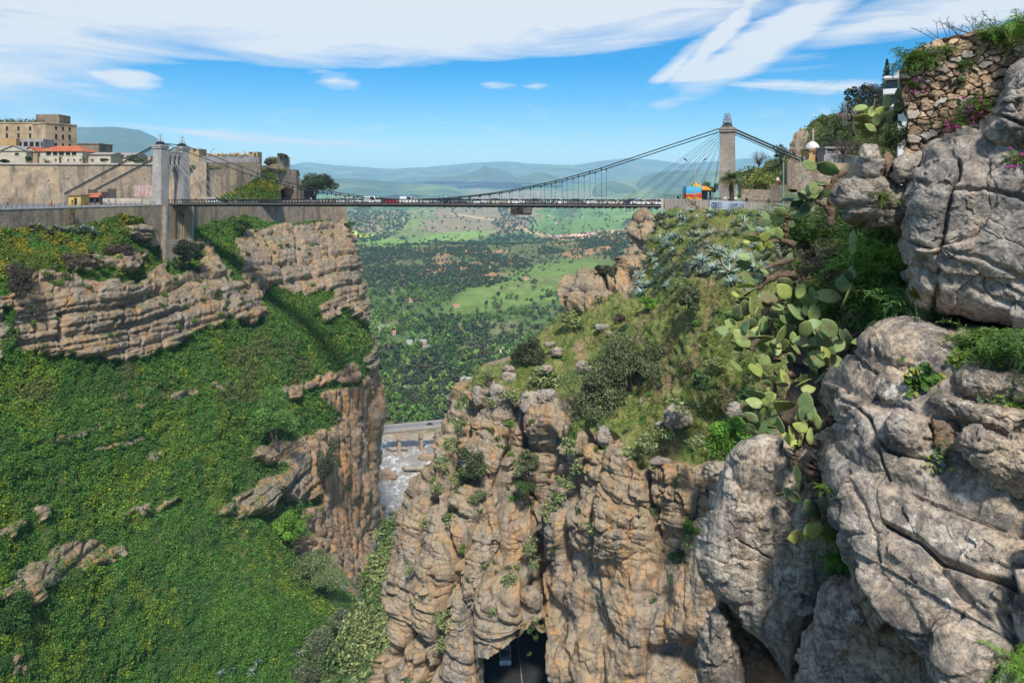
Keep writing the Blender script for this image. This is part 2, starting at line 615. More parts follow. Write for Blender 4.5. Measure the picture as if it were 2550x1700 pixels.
band = layer([(500, -10, 1100, 150, 0, 1.0, 0.6), (1150, 25, 800, 105, 1, 1.0, 0.7), (1500, 20, 560, 110, 4, 0.9, 0.7), (60, 50, 420, 170, 4, 0.6, 0.7),
     (-500, 60, 700, 260, 0, 0.7), (240, 110, 380, 110, 4, 0.36)], s_h, 0.12, 1.75, 1.9)
wisp = layer([(1900, 110, 300, 62, 27, 1.0, 0.8), (1800, 85, 230, 34, 45, 0.95, 0.8), (1960, 60, 200, 60, 38, 0.8), (1690, 160, 160, 26, 40, 0.6), (2180, 60, 330, 70, 14, 0.55), (2440, 15, 360, 75, 6, 0.8)], s_d, 0.15, 1.9, 1.75)
small = layer([(310, 196, 84, 26, -4, 1.0, 0.7), (250, 184, 110, 20, -6, 0.7), (835, 200, 85, 28, -8, 0.6), (1235, 216, 60, 16, 0, 0.36), (1335, 218, 40, 16, 0, 0.34), (1960, 212, 200, 18, -4, 0.7), (2080, 218, 120, 22, 0, 0.7),
      (520, 335, 260, 16, -5, 0.9), (760, 352, 330, 14, -3, 0.75), (1150, 300, 900, 70, 0, 0.14), (640, 345, 420, 26, -3, 0.55), (2000, 300, 300, 40, 0, 0.3)], s_f, 0.22, 1.6, 1.6)
hi = W.ramp(W.math('ADD', W.math('MULTIPLY', sx.outputs[2], 0.8), W.math('SUBTRACT', s_h, 0.62)), [(0.25, 0.0), (0.6, 0.75)])
front = W.ramp(sx.outputs[1], [(0.0, 0.0), (0.25, 1.0)])
cl = W.math('MULTIPLY', W.math('MAXIMUM', W.math('MAXIMUM', band, wisp), small), front)
cl = W.math('MAXIMUM', cl, hi)
skc = W.mix(W.math('MULTIPLY', cl, 0.88), hs, (4.75, 4.77, 4.8))
bg = W.n('ShaderNodeBackground', {0: skc, 1: 0.15})
wo = W.n('ShaderNodeOutputWorld')
W.t.links.new(bg.outputs[0], wo.inputs[0])

hz = NT('haze_air')
pv = hz.n('ShaderNodeVolumePrincipled', {'Color': (0.42, 0.70, 1.0, 1), 'Density': 5.6e-5, 'Anisotropy': -0.3})
ho = hz.n('ShaderNodeOutputMaterial')
hz.t.links.new(pv.outputs[0], ho.inputs[1])
hb = MB()
hb.box(-26000, 26000, -400, 33000, -190, 1050)
tag(hb.build('haze', hz.owner), kind='stuff')
# ------------------------------------------------------------------ the valley floor and the hills beyond: one sheet to the horizon
ZK = np.array([(150, -166), (420, -166.5), (470, -163), (560, -156), (640, -152), (800, -153), (900, -151), (1100, -146), (1400, -144), (1750, -134), (2050, -150),
      (2500, -164), (3500, -134), (5000, -103), (7000, -62), (9500, 10), (12500, 110), (16000, 190), (24000, 260), (32500, 260)], float)


def ground_z(X, Y):
 X, Y = np.broadcast_arrays(np.asarray(X, float), np.asarray(Y, float))
 z = np.interp(np.log(Y), np.log(ZK[:, 0]), ZK[:, 1])
 p = np.stack([X, Y, 0 * X], -1)
 amp = np.interp(Y, [300, 500, 1000, 2500, 6000, 12000], [0.6, 4, 9, 12, 45, 110])
 z = z + amp * fbm(p / np.interp(Y, [300, 1000, 4000, 12000], [60, 260, 700, 2200])[..., None], 4, 5)
 px = X / Y * F + CX
 z = z + 16 * sstep(1350, 1600, px) * sstep(900, 1700, Y) * (1 - sstep(2500, 3500, Y))
 z = z + 90 * np.exp(-((px - 1560) / 260) ** 2 - ((Y - 11500) / 2200) ** 2)
 # the river bed and the stream that feeds it
 bed = np.exp(-((Y - 392) / 62) ** 4) * sstep(-26, -42, X) * sstep(-190, -150, X)
 z = z - 4.0 * bed + 3 * sstep(-38, -22, X) * np.exp(-((Y - 400) / 60) ** 4)
 return z


pxs = np.concatenate([np.linspace(-2600, 700, 60)[:-1], np.arange(700, 1700, 3.2), np.linspace(1700, 4600, 50)])
Ys = np.exp(np.linspace(math.log(150), math.log(32000), 520))
GX = (pxs[None] - CX) / F * Ys[:, None]
GY = np.repeat(Ys[:, None], len(pxs), 1)
GZ = ground_z(GX, GY)
gp = np.stack([GX, GY, GZ], -1)


def ellm(px, py, cx, cy, rx, ry, rot=0.0, soft=0.3):
 c, s_ = math.cos(math.radians(rot)), math.sin(math.radians(rot))
 dx, dy = px - cx, py - cy
 u, v = (dx * c + dy * s_) / rx, (-dx * s_ + dy * c) / ry
 return 1 - sstep(1 - soft, 1 + soft, np.hypot(u, v))


def lerp(a, b, t):
 return a + (np.asarray(b) - a) * t[..., None]


gpx, gpy = GX / GY * F + CX, YH - GZ / GY * F
q2 = np.stack([GX, GY, 0 * GX], -1)
ns = fbm(q2 / 45, 4, 21)
nl = fbm(q2 / 300, 4, 22)
gc = np.zeros(gp.shape) + np.array([0.075, 0.115, 0.035])
gc = lerp(gc, [0.115, 0.15, 0.045], sstep(0.0, 0.6, nl))
gc = lerp(gc, [0.19, 0.15, 0.085], sstep(0.25, 0.7, ns) * 0.5)
# olive hill: green grass and bare red earth between the trees
oh = sstep(1080, 1250, GY) * (1 - sstep(1800, 2000, GY))
gc = lerp(gc, [0.10, 0.115, 0.045], oh)
gc = lerp(gc, [0.33, 0.175, 0.085], oh * sstep(0.22, 0.5, fbm(q2 / 70, 4, 33)) * 0.85)
# meadow on the hill side
gc = lerp(gc, [0.125, 0.185, 0.045], np.clip(ellm(gpx, gpy, 1310, 715, 200, 42, -14) + ellm(gpx, gpy, 1400, 700, 110, 50, -8), 0, 1))
gc = lerp(gc, [0.14, 0.16, 0.055], ellm(gpx, gpy, 1330, 705, 130, 12, -12) * 0.6)
# fields on the plain, each parcel with a crop of its own
far = sstep(1900, 2300, GY)
w1, w2, wid = worley(np.stack([GX / np.interp(GY, [2000, 9000], [330, 1500]), GY / np.interp(GY, [2000, 9000], [700, 2300]), 0 * GX], -1) + 0.12 * fbm(q2 / 300, 3, 4)[..., None], 3)
pal = np.array([[0.10, 0.17, 0.045], [0.13, 0.20, 0.05], [0.075, 0.12, 0.045], [0.055, 0.105, 0.04], [0.11, 0.16, 0.06], [0.18, 0.15, 0.085], [0.085, 0.14, 0.04], [0.15, 0.18, 0.06], [0.05, 0.085, 0.04], [0.12, 0.15, 0.05]])
gc = lerp(gc, pal[(wid * 9.99).astype(int)], far)
gc = lerp(gc, [0.045, 0.075, 0.035], far * sstep(0.05, 0.45, fbm(q2 / np.interp(GY, [2000, 9000], [130, 700])[..., None], 4, 71)) * 0.75)
gc = lerp(gc, [0.36, 0.38, 0.05], ellm(gpx, gpy, 905, 592, 58, 13, 12) + ellm(gpx, gpy, 1030, 442, 66, 6, -4) + ellm(gpx, gpy, 1243, 438, 30, 9, 0))
gc = lerp(gc, [0.14, 0.22, 0.05], ellm(gpx, gpy, 1130, 590, 90, 12, -6) + ellm(gpx, gpy, 960, 605, 90, 11, 3))
gc = lerp(gc, [0.36, 0.26, 0.15], ellm(gpx, gpy, 1510, 583, 110, 9, -5) + ellm(gpx, gpy, 1420, 590, 60, 7, -3) + 0.8 * ellm(gpx, gpy, 1330, 578, 70, 5, 15) + 0.7 * ellm(gpx, gpy, 1180, 540, 60, 3, 8))
# river banks and gravel
gc = lerp(gc, [0.34, 0.27, 0.19], (GY < 475) * sstep(-60, -20, GX) * (GY > 330) * 0.85 * (1 - sstep(-10, 40, GX + 25 * ns)))
gc = lerp(gc, [0.30, 0.25, 0.19], (GY > 425) * (GY < 470) * sstep(-0.3, 0.2, ns) * (GX < 0) * 0.9)
gc = lerp(gc, [0.38, 0.32, 0.24], np.clip(ellm(gpx, gpy, 1240, 872, 60, 9, 12) + ellm(gpx, gpy, 1215, 850, 20, 5, 0) + 0.8 * ellm(gpx, gpy, 985, 945, 60, 5, -18), 0, 1))
gc = (1.3 + 0.25 * far[..., None]) * gc * np.exp(0.28 * fbm(q2 / 12, 3, 9))[..., None]

m = NT('valley_ground')
a_ = m.attr('col').outputs['Color']
nn = m.noise(m.pos(), 0.35, 6, 0.65)
valley_mat = m.out(m.mix(1.0, a_, m.ramp(nn, [(0.3, 0.72), (0.7, 1.2)]), 'MULTIPLY'), 0.95, nn, 0.4, 0.5, 0.1)
vo = link('valley_ground', mesh_np('valley_ground', gp.reshape(-1, 3), quads=gridfaces(*GX.shape)[:, ::-1], mat=valley_mat, vcol=gc.reshape(-1, 3)))
tag(vo, kind='structure')

# ranges of hills, each a real ridge with a front and a back slope
m = NT('far_hill')
hill_mat = m.out(m.mix(m.ramp(m.noise(m.pos(), 0.0016, 5, 0.6), [(0.4, 0.0), (0.62, 1.0)]), (0.055, 0.09, 0.045), m.attr('col').outputs['Color']), 0.95)


def hill(prof, Y, depth, base_py, col, seed, rough=5.0, amp=0.28):
 """A ridge whose skyline runs through the given (px, py) points at distance Y."""
 prof = np.array(prof, float)
 n, k = 220, 36
 px = np.linspace(prof[0, 0], prof[-1, 0], n)
 top = np.interp(px, prof[:, 0], prof[:, 1])
 g = np.exp(-np.linspace(-2, 2, 9) ** 2)
 top = np.convolve(np.pad(top, 4, 'edge'), g / g.sum(), 'valid')
 X = (px - CX) / F * Y
 zt = -(top - YH) / F * Y
 zb = -(base_py - YH) / F * Y - 60
 e_ = np.minimum(np.arange(n), np.arange(n)[::-1]) / n
 zt = zb + (zt - zb) * sstep(0, 0.09, e_)
 t = np.linspace(-1, 1, k)
 xx = np.repeat(X[None], k, 0)
 yy = Y + t[:, None] * depth + 0 * X[None]
 prof_t = np.where(t < 0, 1 - (np.abs(t)) ** 1.25, 1 - np.abs(t) ** 1.5)
 zz = zb + (zt[None] - zb) * prof_t[:, None]
 q = np.stack([xx, yy, 0 * xx], -1)
 w = depth * 0.55
 zz = zz + (zt[None] - zb) * amp * fbm(q / w, 5, seed) * (1 - np.exp(-(t[:, None] / 0.25) ** 2))
 zz = zz + rough * Y / F * 0.35 * fbm(q / (w * 0.3), 3, seed + 3)
 xx = xx * (yy / Y)
 c = np.zeros(xx.shape + (3,)) + np.array(col)
 c = lerp(c, np.array(col) * 0.55, sstep(0.0, 0.5, fbm(q / (w * 0.25), 4, seed + 8)))
 c = lerp(c, [0.15, 0.15, 0.07], sstep(0.25, 0.55, fbm(q / (w * 0.35), 3, seed + 18)) * 0.7)
 hid = worley(q / (w * 0.22) + 0.2 * fbm(q / (w * 0.3), 3, seed)[..., None], seed)[2]
 c = c * 0.6 + 0.6 * pal[(hid * 9.99).astype(int)] * np.mean(col) / 0.05
 v = np.stack([xx, yy, zz], -1).reshape(-1, 3)
 return tag(link('hill', mesh_np('hill', v, quads=gridfaces(k, n)[:, ::-1], mat=hill_mat, vcol=c.reshape(-1, 3))), kind='structure')


hill([(120, 330), (195, 317), (290, 320), (345, 330), (385, 345), (400, 358), (430, 380), (520, 410), (700, 430)], 10600, 2600, 430, (0.035, 0.05, 0.06), 1)
hill([(640, 396), (730, 400), (800, 408), (880, 415), (960, 420), (1050, 418), (1180, 405), (1260, 402), (1330, 408), (1420, 412), (1500, 400), (1560, 394), (1620, 397), (1700, 408), (1900, 392), (2100, 400)], 20500, 3000, 440, (0.06, 0.08, 0.05), 2, 3)
hill([(600, 412), (720, 410), (800, 421), (860, 417), (900, 416), (960, 423), (1030, 418), (1090, 424), (1150, 421), (1210, 422), (1290, 420), (1340, 410), (1400, 411), (1480, 416), (1540, 424), (1600, 428), (1680, 423), (1760, 432), (1900, 426)], 17500, 3200, 452, (0.075, 0.12, 0.055), 3, 4)
hill([(1060, 445), (1110, 440), (1150, 435), (1180, 427), (1196, 421), (1208, 413), (1220, 420), (1238, 417), (1262, 430), (1300, 443)], 12200, 900, 446, (0.03, 0.055, 0.05), 4, 2, 0.08)
hill([(1280, 443), (1312, 436), (1335, 430), (1352, 429), (1378, 437), (1400, 445)], 11200, 800, 448, (0.035, 0.06, 0.05), 5, 2, 0.08)
hill([(1470, 470), (1500, 455), (1520, 450), (1550, 458), (1590, 470)], 8600, 900, 474, (0.05, 0.085, 0.045), 6, 2, 0.08)
hill([(1560, 450), (1640, 430), (1700, 425), (1780, 422), (1880, 432), (2050, 428)], 10200, 1500, 470, (0.07, 0.10, 0.05), 7, 4)
hill([(560, 450), (700, 446), (790, 442), (900, 446), (980, 452), (1060, 458), (1180, 466)], 9300, 1700, 474, (0.065, 0.12, 0.05), 8, 4)

# river with white water
m = NT('river_water')
wp = m.pos((1, 0.55, 1), (0, 0, 0.5))
wn = m.noise(wp, 0.22, 9, 0.75, 0.9)
wf = m.noise(m.pos((1.0, 0.5, 1), (0, 0, 0.8)), 0.05, 5, 0.6, 0.8)
foam = m.math('MULTIPLY', m.ramp(wn, [(0.49, 0.0), (0.60, 1.0)]), m.ramp(wf, [(0.38, 0.15), (0.58, 1.0)]))
wc = m.mix(foam, (0.27, 0.245, 0.205), (0.80, 0.80, 0.79))
river_mat = m.out(wc, 0.45, m.noise(wp, 0.5, 6, 0.65), 0.8, 0.8, 0.4)
wx, wy = np.meshgrid(np.linspace(-220, -14, 120), np.linspace(322, 452, 130))
wz = -165.9 + 0.45 * fbm(np.stack([wx, wy, 0 * wx], -1) / 7, 4, 91) - 0.02 * (wy - 400) * -1
tag(link('river', mesh_np('river', np.stack([wx, wy, wz], -1), quads=gridfaces(*wx.shape), mat=river_mat)), kind='structure')
# ------------------------------------------------------------------ cliffs and slopes
def strata(p, th, amp, seed, tilt=(0.10, -0.03), bw=(2.5, 7.0), joint=0.5, groove=0.8):
 """How far bedded rock stands out: layers of uneven thickness, each broken into blocks, dark gaps between."""
 s = p[..., 2] + tilt[0] * p[..., 0] + tilt[1] * p[..., 1] + 0.4 * th * fbm(p / (th * 11), 3, seed)
 s = s / th + 0.35 * vnoise(np.stack([s / th * 0.9, 0 * s, 0 * s], -1), seed + 1)
 k = np.floor(s)
 f = s - k
 z0 = 0 * k
 hk = _h(k, z0, z0, seed + 2)
 along = p[..., 0] * 0.86 + p[..., 1] * 0.5 + 0.25 * th * vnoise(p / th, seed + 3)
 w = bw[0] + (bw[1] - bw[0]) * _h(k, z0, z0, seed + 4)
 b = along / w + hk * 7
 j = np.floor(b)
 fb = b - j
 hb = _h(k, j, z0, seed + 5)
 g = np.exp(-(np.minimum(f, 1 - f) / 0.13) ** 2) * (0.35 + 0.9 * _h(k, j, z0 + 3, seed + 6))
 gv = np.exp(-(np.minimum(fb, 1 - fb) * w / (0.10 * th)) ** 2) * (_h(k, j, z0 + 1, seed + 7) > 0.35)
 return amp * (0.75 * hk + 0.75 * hb - groove * g - joint * gv)


def facet(p, seed, warp=0.35, ids=False):
 """Broken rock: every cell is a tilted plane of its own, steps and splits between cells."""
 p = p + warp * np.stack([fbm(p * 1.3, 3, seed + 31), fbm(p * 1.3, 3, seed + 32), fbm(p * 1.3, 3, seed + 33)], -1)
 i = np.floor(p).astype(np.int64)
 f1 = np.full(p.shape[:-1], 9.0)
 f2 = f1.copy()
 val = np.zeros(p.shape[:-1])
 idv = val.copy()
 for dx in (-1, 0, 1):
  for dy in (-1, 0, 1):
   for dz in (-1, 0, 1):
    c = i + np.array([dx, dy, dz])
    h = [_h(c[..., 0], c[..., 1], c[..., 2], seed + k) for k in range(7)]
    e = p - (c + 0.5 + 0.9 * (np.stack(h[:3], -1) - 0.5))
    d = np.abs(e).max(-1) * 0.6 + np.sqrt((e ** 2).sum(-1)) * 0.4
    m = d < f1
    idv = np.where(m, h[3], idv)
    f2 = np.where(m, f1, np.minimum(f2, d))
    v = (h[3] - 0.5) * 1.0 + e[..., 0] * (h[4] - 0.5) * 1.6 + e[..., 1] * (h[5] - 0.5) * 1.6 + e[..., 2] * (h[6] - 0.5) * 1.6
    val = np.where(m, v, val)
    f1 = np.where(m, d, f1)
 return (val, f2 - f1, idv) if ids else (val, f2 - f1)


def relief_disp(V, d):
 """Move grid points V (nr, nc, 3) by d along the grid normals."""
 du = np.gradient(V, axis=1)
 dv = np.gradient(V, axis=0)
 n = np.cross(du, dv)
 n /= np.linalg.norm(n, axis=-1, keepdims=True) + 1e-9
 flip = np.sign(-(n * V).sum(-1, keepdims=True))
 n = n * np.where(flip == 0, 1, flip)
 return V + n * d[..., None], n


def rowgrid(y0, y1, dy, left, right, nx, conc=0.0):
 """Picture grid whose left and right edges follow two polylines given as (y, x)."""
 ys = np.arange(y0, y1 + dy, dy)
 L = np.interp(ys, [a for a, b in left], [b for a, b in left])
 R = np.interp(ys, [a for a, b in right], [b for a, b in right])
 t = np.linspace(0, 1, nx)
 if nx == 560:                # closer columns where the slope is in view
  t = np.interp(t, [0, 0.82, 1], [0, 0.52, 1])
 px = L[:, None] + (R - L)[:, None] * t[None]
 return px, np.repeat(ys[:, None], nx, 1)


def inside_any(px, py, polys):
 m = np.zeros(px.shape, bool)
 for pl in polys:
  m |= inpoly(px, py, pl)
 return m


def soften(mask, it=2):
 a = mask.astype(float)
 for _ in range(it):
  b = np.pad(a, 1, 'edge')
  a = (b[:-2, 1:-1] + b[2:, 1:-1] + b[1:-1, :-2] + b[1:-1, 2:] + 2 * b[1:-1, 1:-1]) / 6
 return a


def scatter(V, N, w, n, rng=RNG):
 """n random points on a grid, cells chosen with weight w (per vertex)."""
 c = (w[:-1, :-1] + w[1:, 1:]) / 2
 c = c.ravel() / c.sum()
 k = rng.choice(len(c), n, p=c)
 i, j = np.divmod(k, w.shape[1] - 1)
 a, b = rng.random((2, n, 1))
 g = lambda G: (G[i, j] * (1 - a) + G[i + 1, j] * a) * (1 - b) + (G[i, j + 1] * (1 - a) + G[i + 1, j + 1] * a) * b
 return g(V), g(N), i, j


soil_m = NT('slope_soil')
_n = soil_m.noise(soil_m.pos(), 0.5, 6, 0.6)
slope_mat = soil_m.out(soil_m.mix(soil_m.ramp(_n, [(0.42, 0.0), (0.6, 1.0)]), (0.045, 0.07, 0.018), (0.10, 0.105, 0.04)), 0.95, _n, 0.5, 0.2, 0.1)
soil2_m = NT('dry_slope')
_n = soil2_m.noise(soil2_m.pos(), 0.35, 6, 0.65)
_n2 = soil2_m.noise(soil2_m.pos(), 0.16, 4, 0.6)
_c = soil2_m.mix(soil2_m.ramp(_n, [(0.40, 0.0), (0.58, 1.0)]), (0.085, 0.12, 0.03), (0.20, 0.20, 0.07))
_c = soil2_m.mix(soil2_m.ramp(_n2, [(0.55, 0.0), (0.64, 0.9)]), _c, (0.27, 0.17, 0.11))
dry_mat = soil2_m.out(_c, 0.95, _n, 0.5, 0.2, 0.1)
cliff_mat = rock_mat('cliff_rock', 0.55, tan=(0.44, 0.315, 0.20), grey=(0.35, 0.295, 0.235), orange=(0.52, 0.27, 0.10), og=0.8, streak=0.5, green=0.6)
gorge_mat = rock_mat('gorge_rock', 0.5, tan=(0.46, 0.29, 0.165), grey=(0.34, 0.25, 0.18), orange=(0.56, 0.27, 0.09), og=1.0, streak=0.75, green=0.3)
spur_mat = rock_mat('spur_rock', 0.75, tan=(0.46, 0.335, 0.205), grey=(0.37, 0.31, 0.24), orange=(0.54, 0.29, 0.11), og=0.78, streak=0.6, green=0.35)
leafm = leaf_mat('foliage', 0.22)
leafm2 = leaf_mat('shrub_foliage', 0.15, 0.6)

# ======================= the left massif: grass shelf, cliff band, ivy slope, gorge wall
LC = tps([(-150, 590, 140), (0, 572, 152), (200, 562, 172), (370, 545, 195), (480, 560, 215), (640, 545, 246), (845, 556, 284), (345, 600, 192), (480, 630, 207), (400, 660, 200),
    (0, 720, 141), (60, 695, 146), (200, 690, 158), (300, 660, 170), (400, 695, 186), (480, 700, 197), (560, 700, 206), (620, 600, 228), (640, 570, 236), (760, 565, 256), (870, 560, 275), (900, 700, 268), (700, 640, 236), (800, 640, 252),
    (-150, 900, 126), (0, 880, 138), (100, 880, 145), (300, 893, 160), (450, 850, 178), (560, 800, 195), (640, 725, 218), (720, 735, 228), (800, 760, 236), (880, 800, 250), (905, 815, 254),
    (-150, 1200, 112), (0, 1200, 121), (0, 1700, 103), (-150, 1720, 94), (300, 1200, 146), (300, 1700, 124), (600, 1200, 172), (600, 1700, 142), (300, 1000, 154), (600, 950, 190),
    (840, 910, 234), (760, 1000, 212), (700, 1120, 196), (905, 900, 248), (937, 850, 262), (938, 1000, 264), (936, 1200, 260), (928, 1400, 250), (925, 1480, 236), (760, 1080, 207), (850, 1000, 232), (760, 1250, 200), (850, 1200, 226),
    (900, 1200, 242), (770, 1380, 190), (850, 1400, 215), (900, 1400, 234), (650, 1250, 178), (700, 1350, 174), (760, 1430, 170), (850, 1490, 176), (890, 1520, 176), (800, 1600, 158), (700, 1720, 146)])
LL = [(520, -160), (1740, -160)]
LR = [(520, 850), (528, 868), (540, 874), (566, 878), (590, 880), (640, 889), (690, 897), (715, 911), (790, 913), (815, 924), (832, 936), (900, 937), (1000, 938), (1200, 936), (1300, 933), (1400, 922), (1485, 928), (1496, 908), (1540, 885), (1580, 835), (1640, 785), (1740, 740)]
lpx, lpy = rowgrid(524, 1740, 2.6, LL, LR, 430)
ltop = np.interp(lpx[0] + 0 * lpx[0], [-160, 0, 100, 200, 250, 300, 345, 370, 480, 560, 610, 650, 720, 846], [588, 574, 570, 560, 545, 534, 545, 566, 563, 546, 535, 548, 556, 557])
ltop = ltop + 3 * vnoise(np.stack([lpx[0] / 14, 0 * lpx[0], 0 * lpx[0]], -1), 5)
lpy = ltop[None] + (lpy - 524) * (1742 - ltop[None]) / (1742 - 524)
lY = LC(lpx, lpy)
edge = np.clip((LR and (lpx[:, -1:] - lpx)) / 26.0, 0, 1)
lY = lY + 7.0 * (1 - np.sqrt(np.clip(1 - (1 - edge) ** 2, 0, 1))) * (lpy < 1500)
rockL = [[(-170, 725), (15, 745), (60, 705), (130, 690), (240, 705), (335, 712), (370, 700), (410, 690), (440, 700), (470, 690), (500, 690), (505, 640), (480, 605), (505, 590), (540, 640), (560, 690), (590, 700), (600, 650), (585, 600), (640, 570), (700, 566), (850, 548), (880, 545),
    (960, 545), (960, 830), (915, 815), (880, 792), (850, 768), (812, 802), (792, 785), (790, 762), (815, 742), (825, 722), (760, 738), (725, 728), (700, 716), (655, 718), (652, 785), (628, 806), (592, 797), (560, 782), (540, 812), (480, 832), (440, 856), (330, 896), (200, 894), (100, 882), (40, 872), (28, 765), (10, 760), (0, 905), (-170, 905)],
   [(160, 655), (230, 640), (300, 640), (345, 628), (350, 650), (320, 678), (250, 675), (180, 688)], [(60, 685), (130, 678), (125, 700), (70, 705)], [(305, 560), (350, 558), (370, 575), (365, 600), (330, 602)], [(395, 680), (400, 665), (408, 680)], [(350, 690), (395, 675), (400, 700), (360, 712)],
   [(690, 978), (712, 990), (735, 992), (760, 968), (870, 945), (885, 925), (878, 905), (860, 918), (790, 938), (745, 955), (720, 962)],
   [(938, 815), (905, 905), (912, 925), (880, 960), (805, 978), (805, 1000), (828, 1012), (835, 1062), (770, 1075), (735, 1100), (700, 1100), (640, 1118), (618, 1130), (640, 1150), (705, 1155), (708, 1175), (650, 1190), (610, 1225), (545, 1262), (540, 1285), (575, 1290), (650, 1292), (665, 1240), (735, 1255), (790, 1235), (800, 1260), (740, 1268), (735, 1300), (755, 1310), (760, 1345), (725, 1378), (760, 1385), (800, 1395), (850, 1440), (900, 1475), (930, 1500), (960, 1400), (960, 815)],
   [(122, 1096), (160, 1088), (205, 1070), (235, 1058), (238, 1076), (200, 1086), (150, 1110), (126, 1106)], [(424, 988), (455, 972), (490, 966), (490, 980), (440, 996)], [(236, 1118), (300, 1100), (345, 1082), (348, 1096), (280, 1114), (240, 1126)], [(355, 1135), (395, 1122), (396, 1132), (375, 1150), (360, 1150)],
   [(528, 955), (565, 948), (550, 962), (530, 968)], [(280, 1282), (340, 1265), (368, 1250), (372, 1285), (350, 1296), (325, 1280)], [(385, 1262), (450, 1235), (452, 1248), (395, 1272)],
   [(-20, 1490), (50, 1420), (90, 1400), (130, 1372), (175, 1350), (230, 1345), (305, 1372), (285, 1400), (220, 1415), (170, 1430), (125, 1460), (90, 1500), (70, 1508), (40, 1480), (0, 1500)],
   [(80, 1270), (122, 1255), (112, 1292), (85, 1300)], [(-20, 1325), (40, 1298), (44, 1318), (0, 1345)], [(20, 1640), (40, 1645), (50, 1680), (15, 1690)], [(330, 1005), (375, 1002), (370, 1012), (335, 1018)]]
lrock = inside_any(lpx + 13 * fbm(np.stack([lpx, lpy, 0 * lpx], -1) / 22, 3, 51), lpy + 9 * fbm(np.stack([lpx, lpy, 0 * lpx], -1) / 22, 3, 52), rockL)
lm = soften(lrock, 2)
V0 = P(lpx, lpy, lY)
dep = V0[..., 1]
q = V0
big = strata(q, 6.5, 1.7, 101, (0.02, 0.0), (5, 13), 1.0, 0.9)
small = strata(q, 1.9, 0.85, 131, (0.02, 0.0), (1.8, 6), 0.8, 0.8)
gor = sstep(700, 800, lpx) * sstep(880, 960, lpy)                    # the gorge wall is fluted downwards, not bedded
w1, w2, wi = worley(q * np.array([0.22, 0.16, 0.035]), 61)
flute = 1.6 * (1 - w1) - 1.6 * np.exp(-((w2 - w1) / 0.10) ** 2) + 0.9 * ridged(q * np.array([0.5, 0.5, 0.08]), 3, 62)
fa, fe = facet(q * np.array([0.22, 0.22, 0.30]), 66)
fb, fbe = facet(q * np.array([0.6, 0.6, 0.9]), 67)
dr = (big + small) * (1 - 0.75 * gor) + flute * gor + (1 - 0.8 * gor) * (0.35 * fa + 0.18 * fb - 0.15 * np.exp(-(fbe / 0.08) ** 2)) + 0.22 * fbm(q / 1.6, 4, 63) + 1.2 * fbm(q / 14, 2, 64)
# shrubs make lumps on the slope
u1, u2, ui = worley(q / np.array([1.9, 1.9, 2.4]), 71)
dv = 1.1 * (1 - u1) ** 1.0 + 1.6 * fbm(q / 7, 3, 72) * 0.6 + 0.3 * fbm(q / 0.9, 2, 73)
ledge = (lpy > 930) * (lpx < 600)
LV, LN = relief_disp(V0, lm * (dr * (1 - 0.45 * ledge) + 0.7 - 0.35 * ledge) + (1 - lm) * (dv - 0.35))
lfaces = gridfaces(*lpx.shape)
lveg = (lm[:-1, :-1] + lm[1:, 1:] < 0.9)
flat = LV.reshape(-1, 3)


def split_faces(name, V, q, sel, mat, kind='structure'):
 v, f = compact(V.reshape(-1, 3), q[sel])
 return tag(link(name, mesh_np(name, v, quads=f, mat=mat)), kind=kind)


gorf = gor[:-1, :-1] > 0.5
split_faces('cliff', LV, lfaces, (~lveg & ~gorf).ravel(), cliff_mat)
split_faces('gorge_wall', LV, lfaces, (~lveg & gorf).ravel(), gorge_mat)
split_faces('green_slope', LV, lfaces, lveg.ravel(), slope_mat)


def skirt(V, back, mat, name='cliff_back', drop=0.0):
 """Carries an edge of the relief back into the hill, so the cliff has a body behind its outline."""
 n = len(V)
 b = V + np.array(back)
 ks = np.linspace(0, 1, 12)[:, None, None]
 G = V[None] * (1 - ks) + b[None] * ks
 G = G + 0.9 * fbm(G / 5, 3, 77)[..., None] * np.array([1, 0.2, 0.4]) * np.sin(ks * 3)
 return tag(link(name, mesh_np(name, G.reshape(-1, 3), quads=gridfaces(12, n), mat=mat)), kind='structure')


skirt(LV[:, -1], (-26, 46, 0), cliff_mat)

# leaves of the ground cover, packed over the whole slope
pxf = np.stack([lpx, lpy, 0 * lpx], -1)
wv = (1 - lm) * (lpx > -60)
wv = wv + 0.30 * lm * (lpy > 930) * (lpx < 620) * (fbm(V0 / 2.0, 3, 88) > 0.0)
N1 = 270000
c, nr, gi, gj = scatter(LV, LN, wv, N1)
cx, cy = lpx[gi, gj], lpy[gi, gj]
szpx = RNG.uniform(2.2, 5.0, N1)
size = szpx / F * c[:, 1] * 0.62
c = c + nr * (RNG.uniform(0.0, 0.6, N1) ** 1.3)[:, None]
nf = np.stack([cx, cy, 0 * cx], -1)
fl = fbm(c / 9, 4, 81)
fl2 = fbm(c / 2.2, 3, 82)
base = np.zeros((N1, 3)) + np.array([0.085, 0.205, 0.030])
base = lerp(base, [0.062, 0.16, 0.032], sstep(-0.1, 0.5, fbm(c / 6, 3, 83)))
base = lerp(base, [0.145, 0.25, 0.028], sstep(0.05, 0.5, fl + 0.4 * fl2) * 0.8)
yel = sstep(0.12, 0.6, 0.8 * fl + 0.75 * fl2) * (RNG.random(N1) < 0.2)
yel = yel * (cy > 800)
base = lerp(base, [0.44, 0.40, 0.018], yel * 0.55)
gy = (1 - sstep(640, 720, cy)) * (1 - sstep(330, 400, cx))        # spring grass of the shelf
base = lerp(base, [0.13, 0.185, 0.022], gy * sstep(-0.3, 0.3, fbm(c / 5, 3, 84)))
base = lerp(base, [0.33, 0.28, 0.02], gy * sstep(0.15, 0.45, fbm(c / 4, 3, 86)) * 0.75)
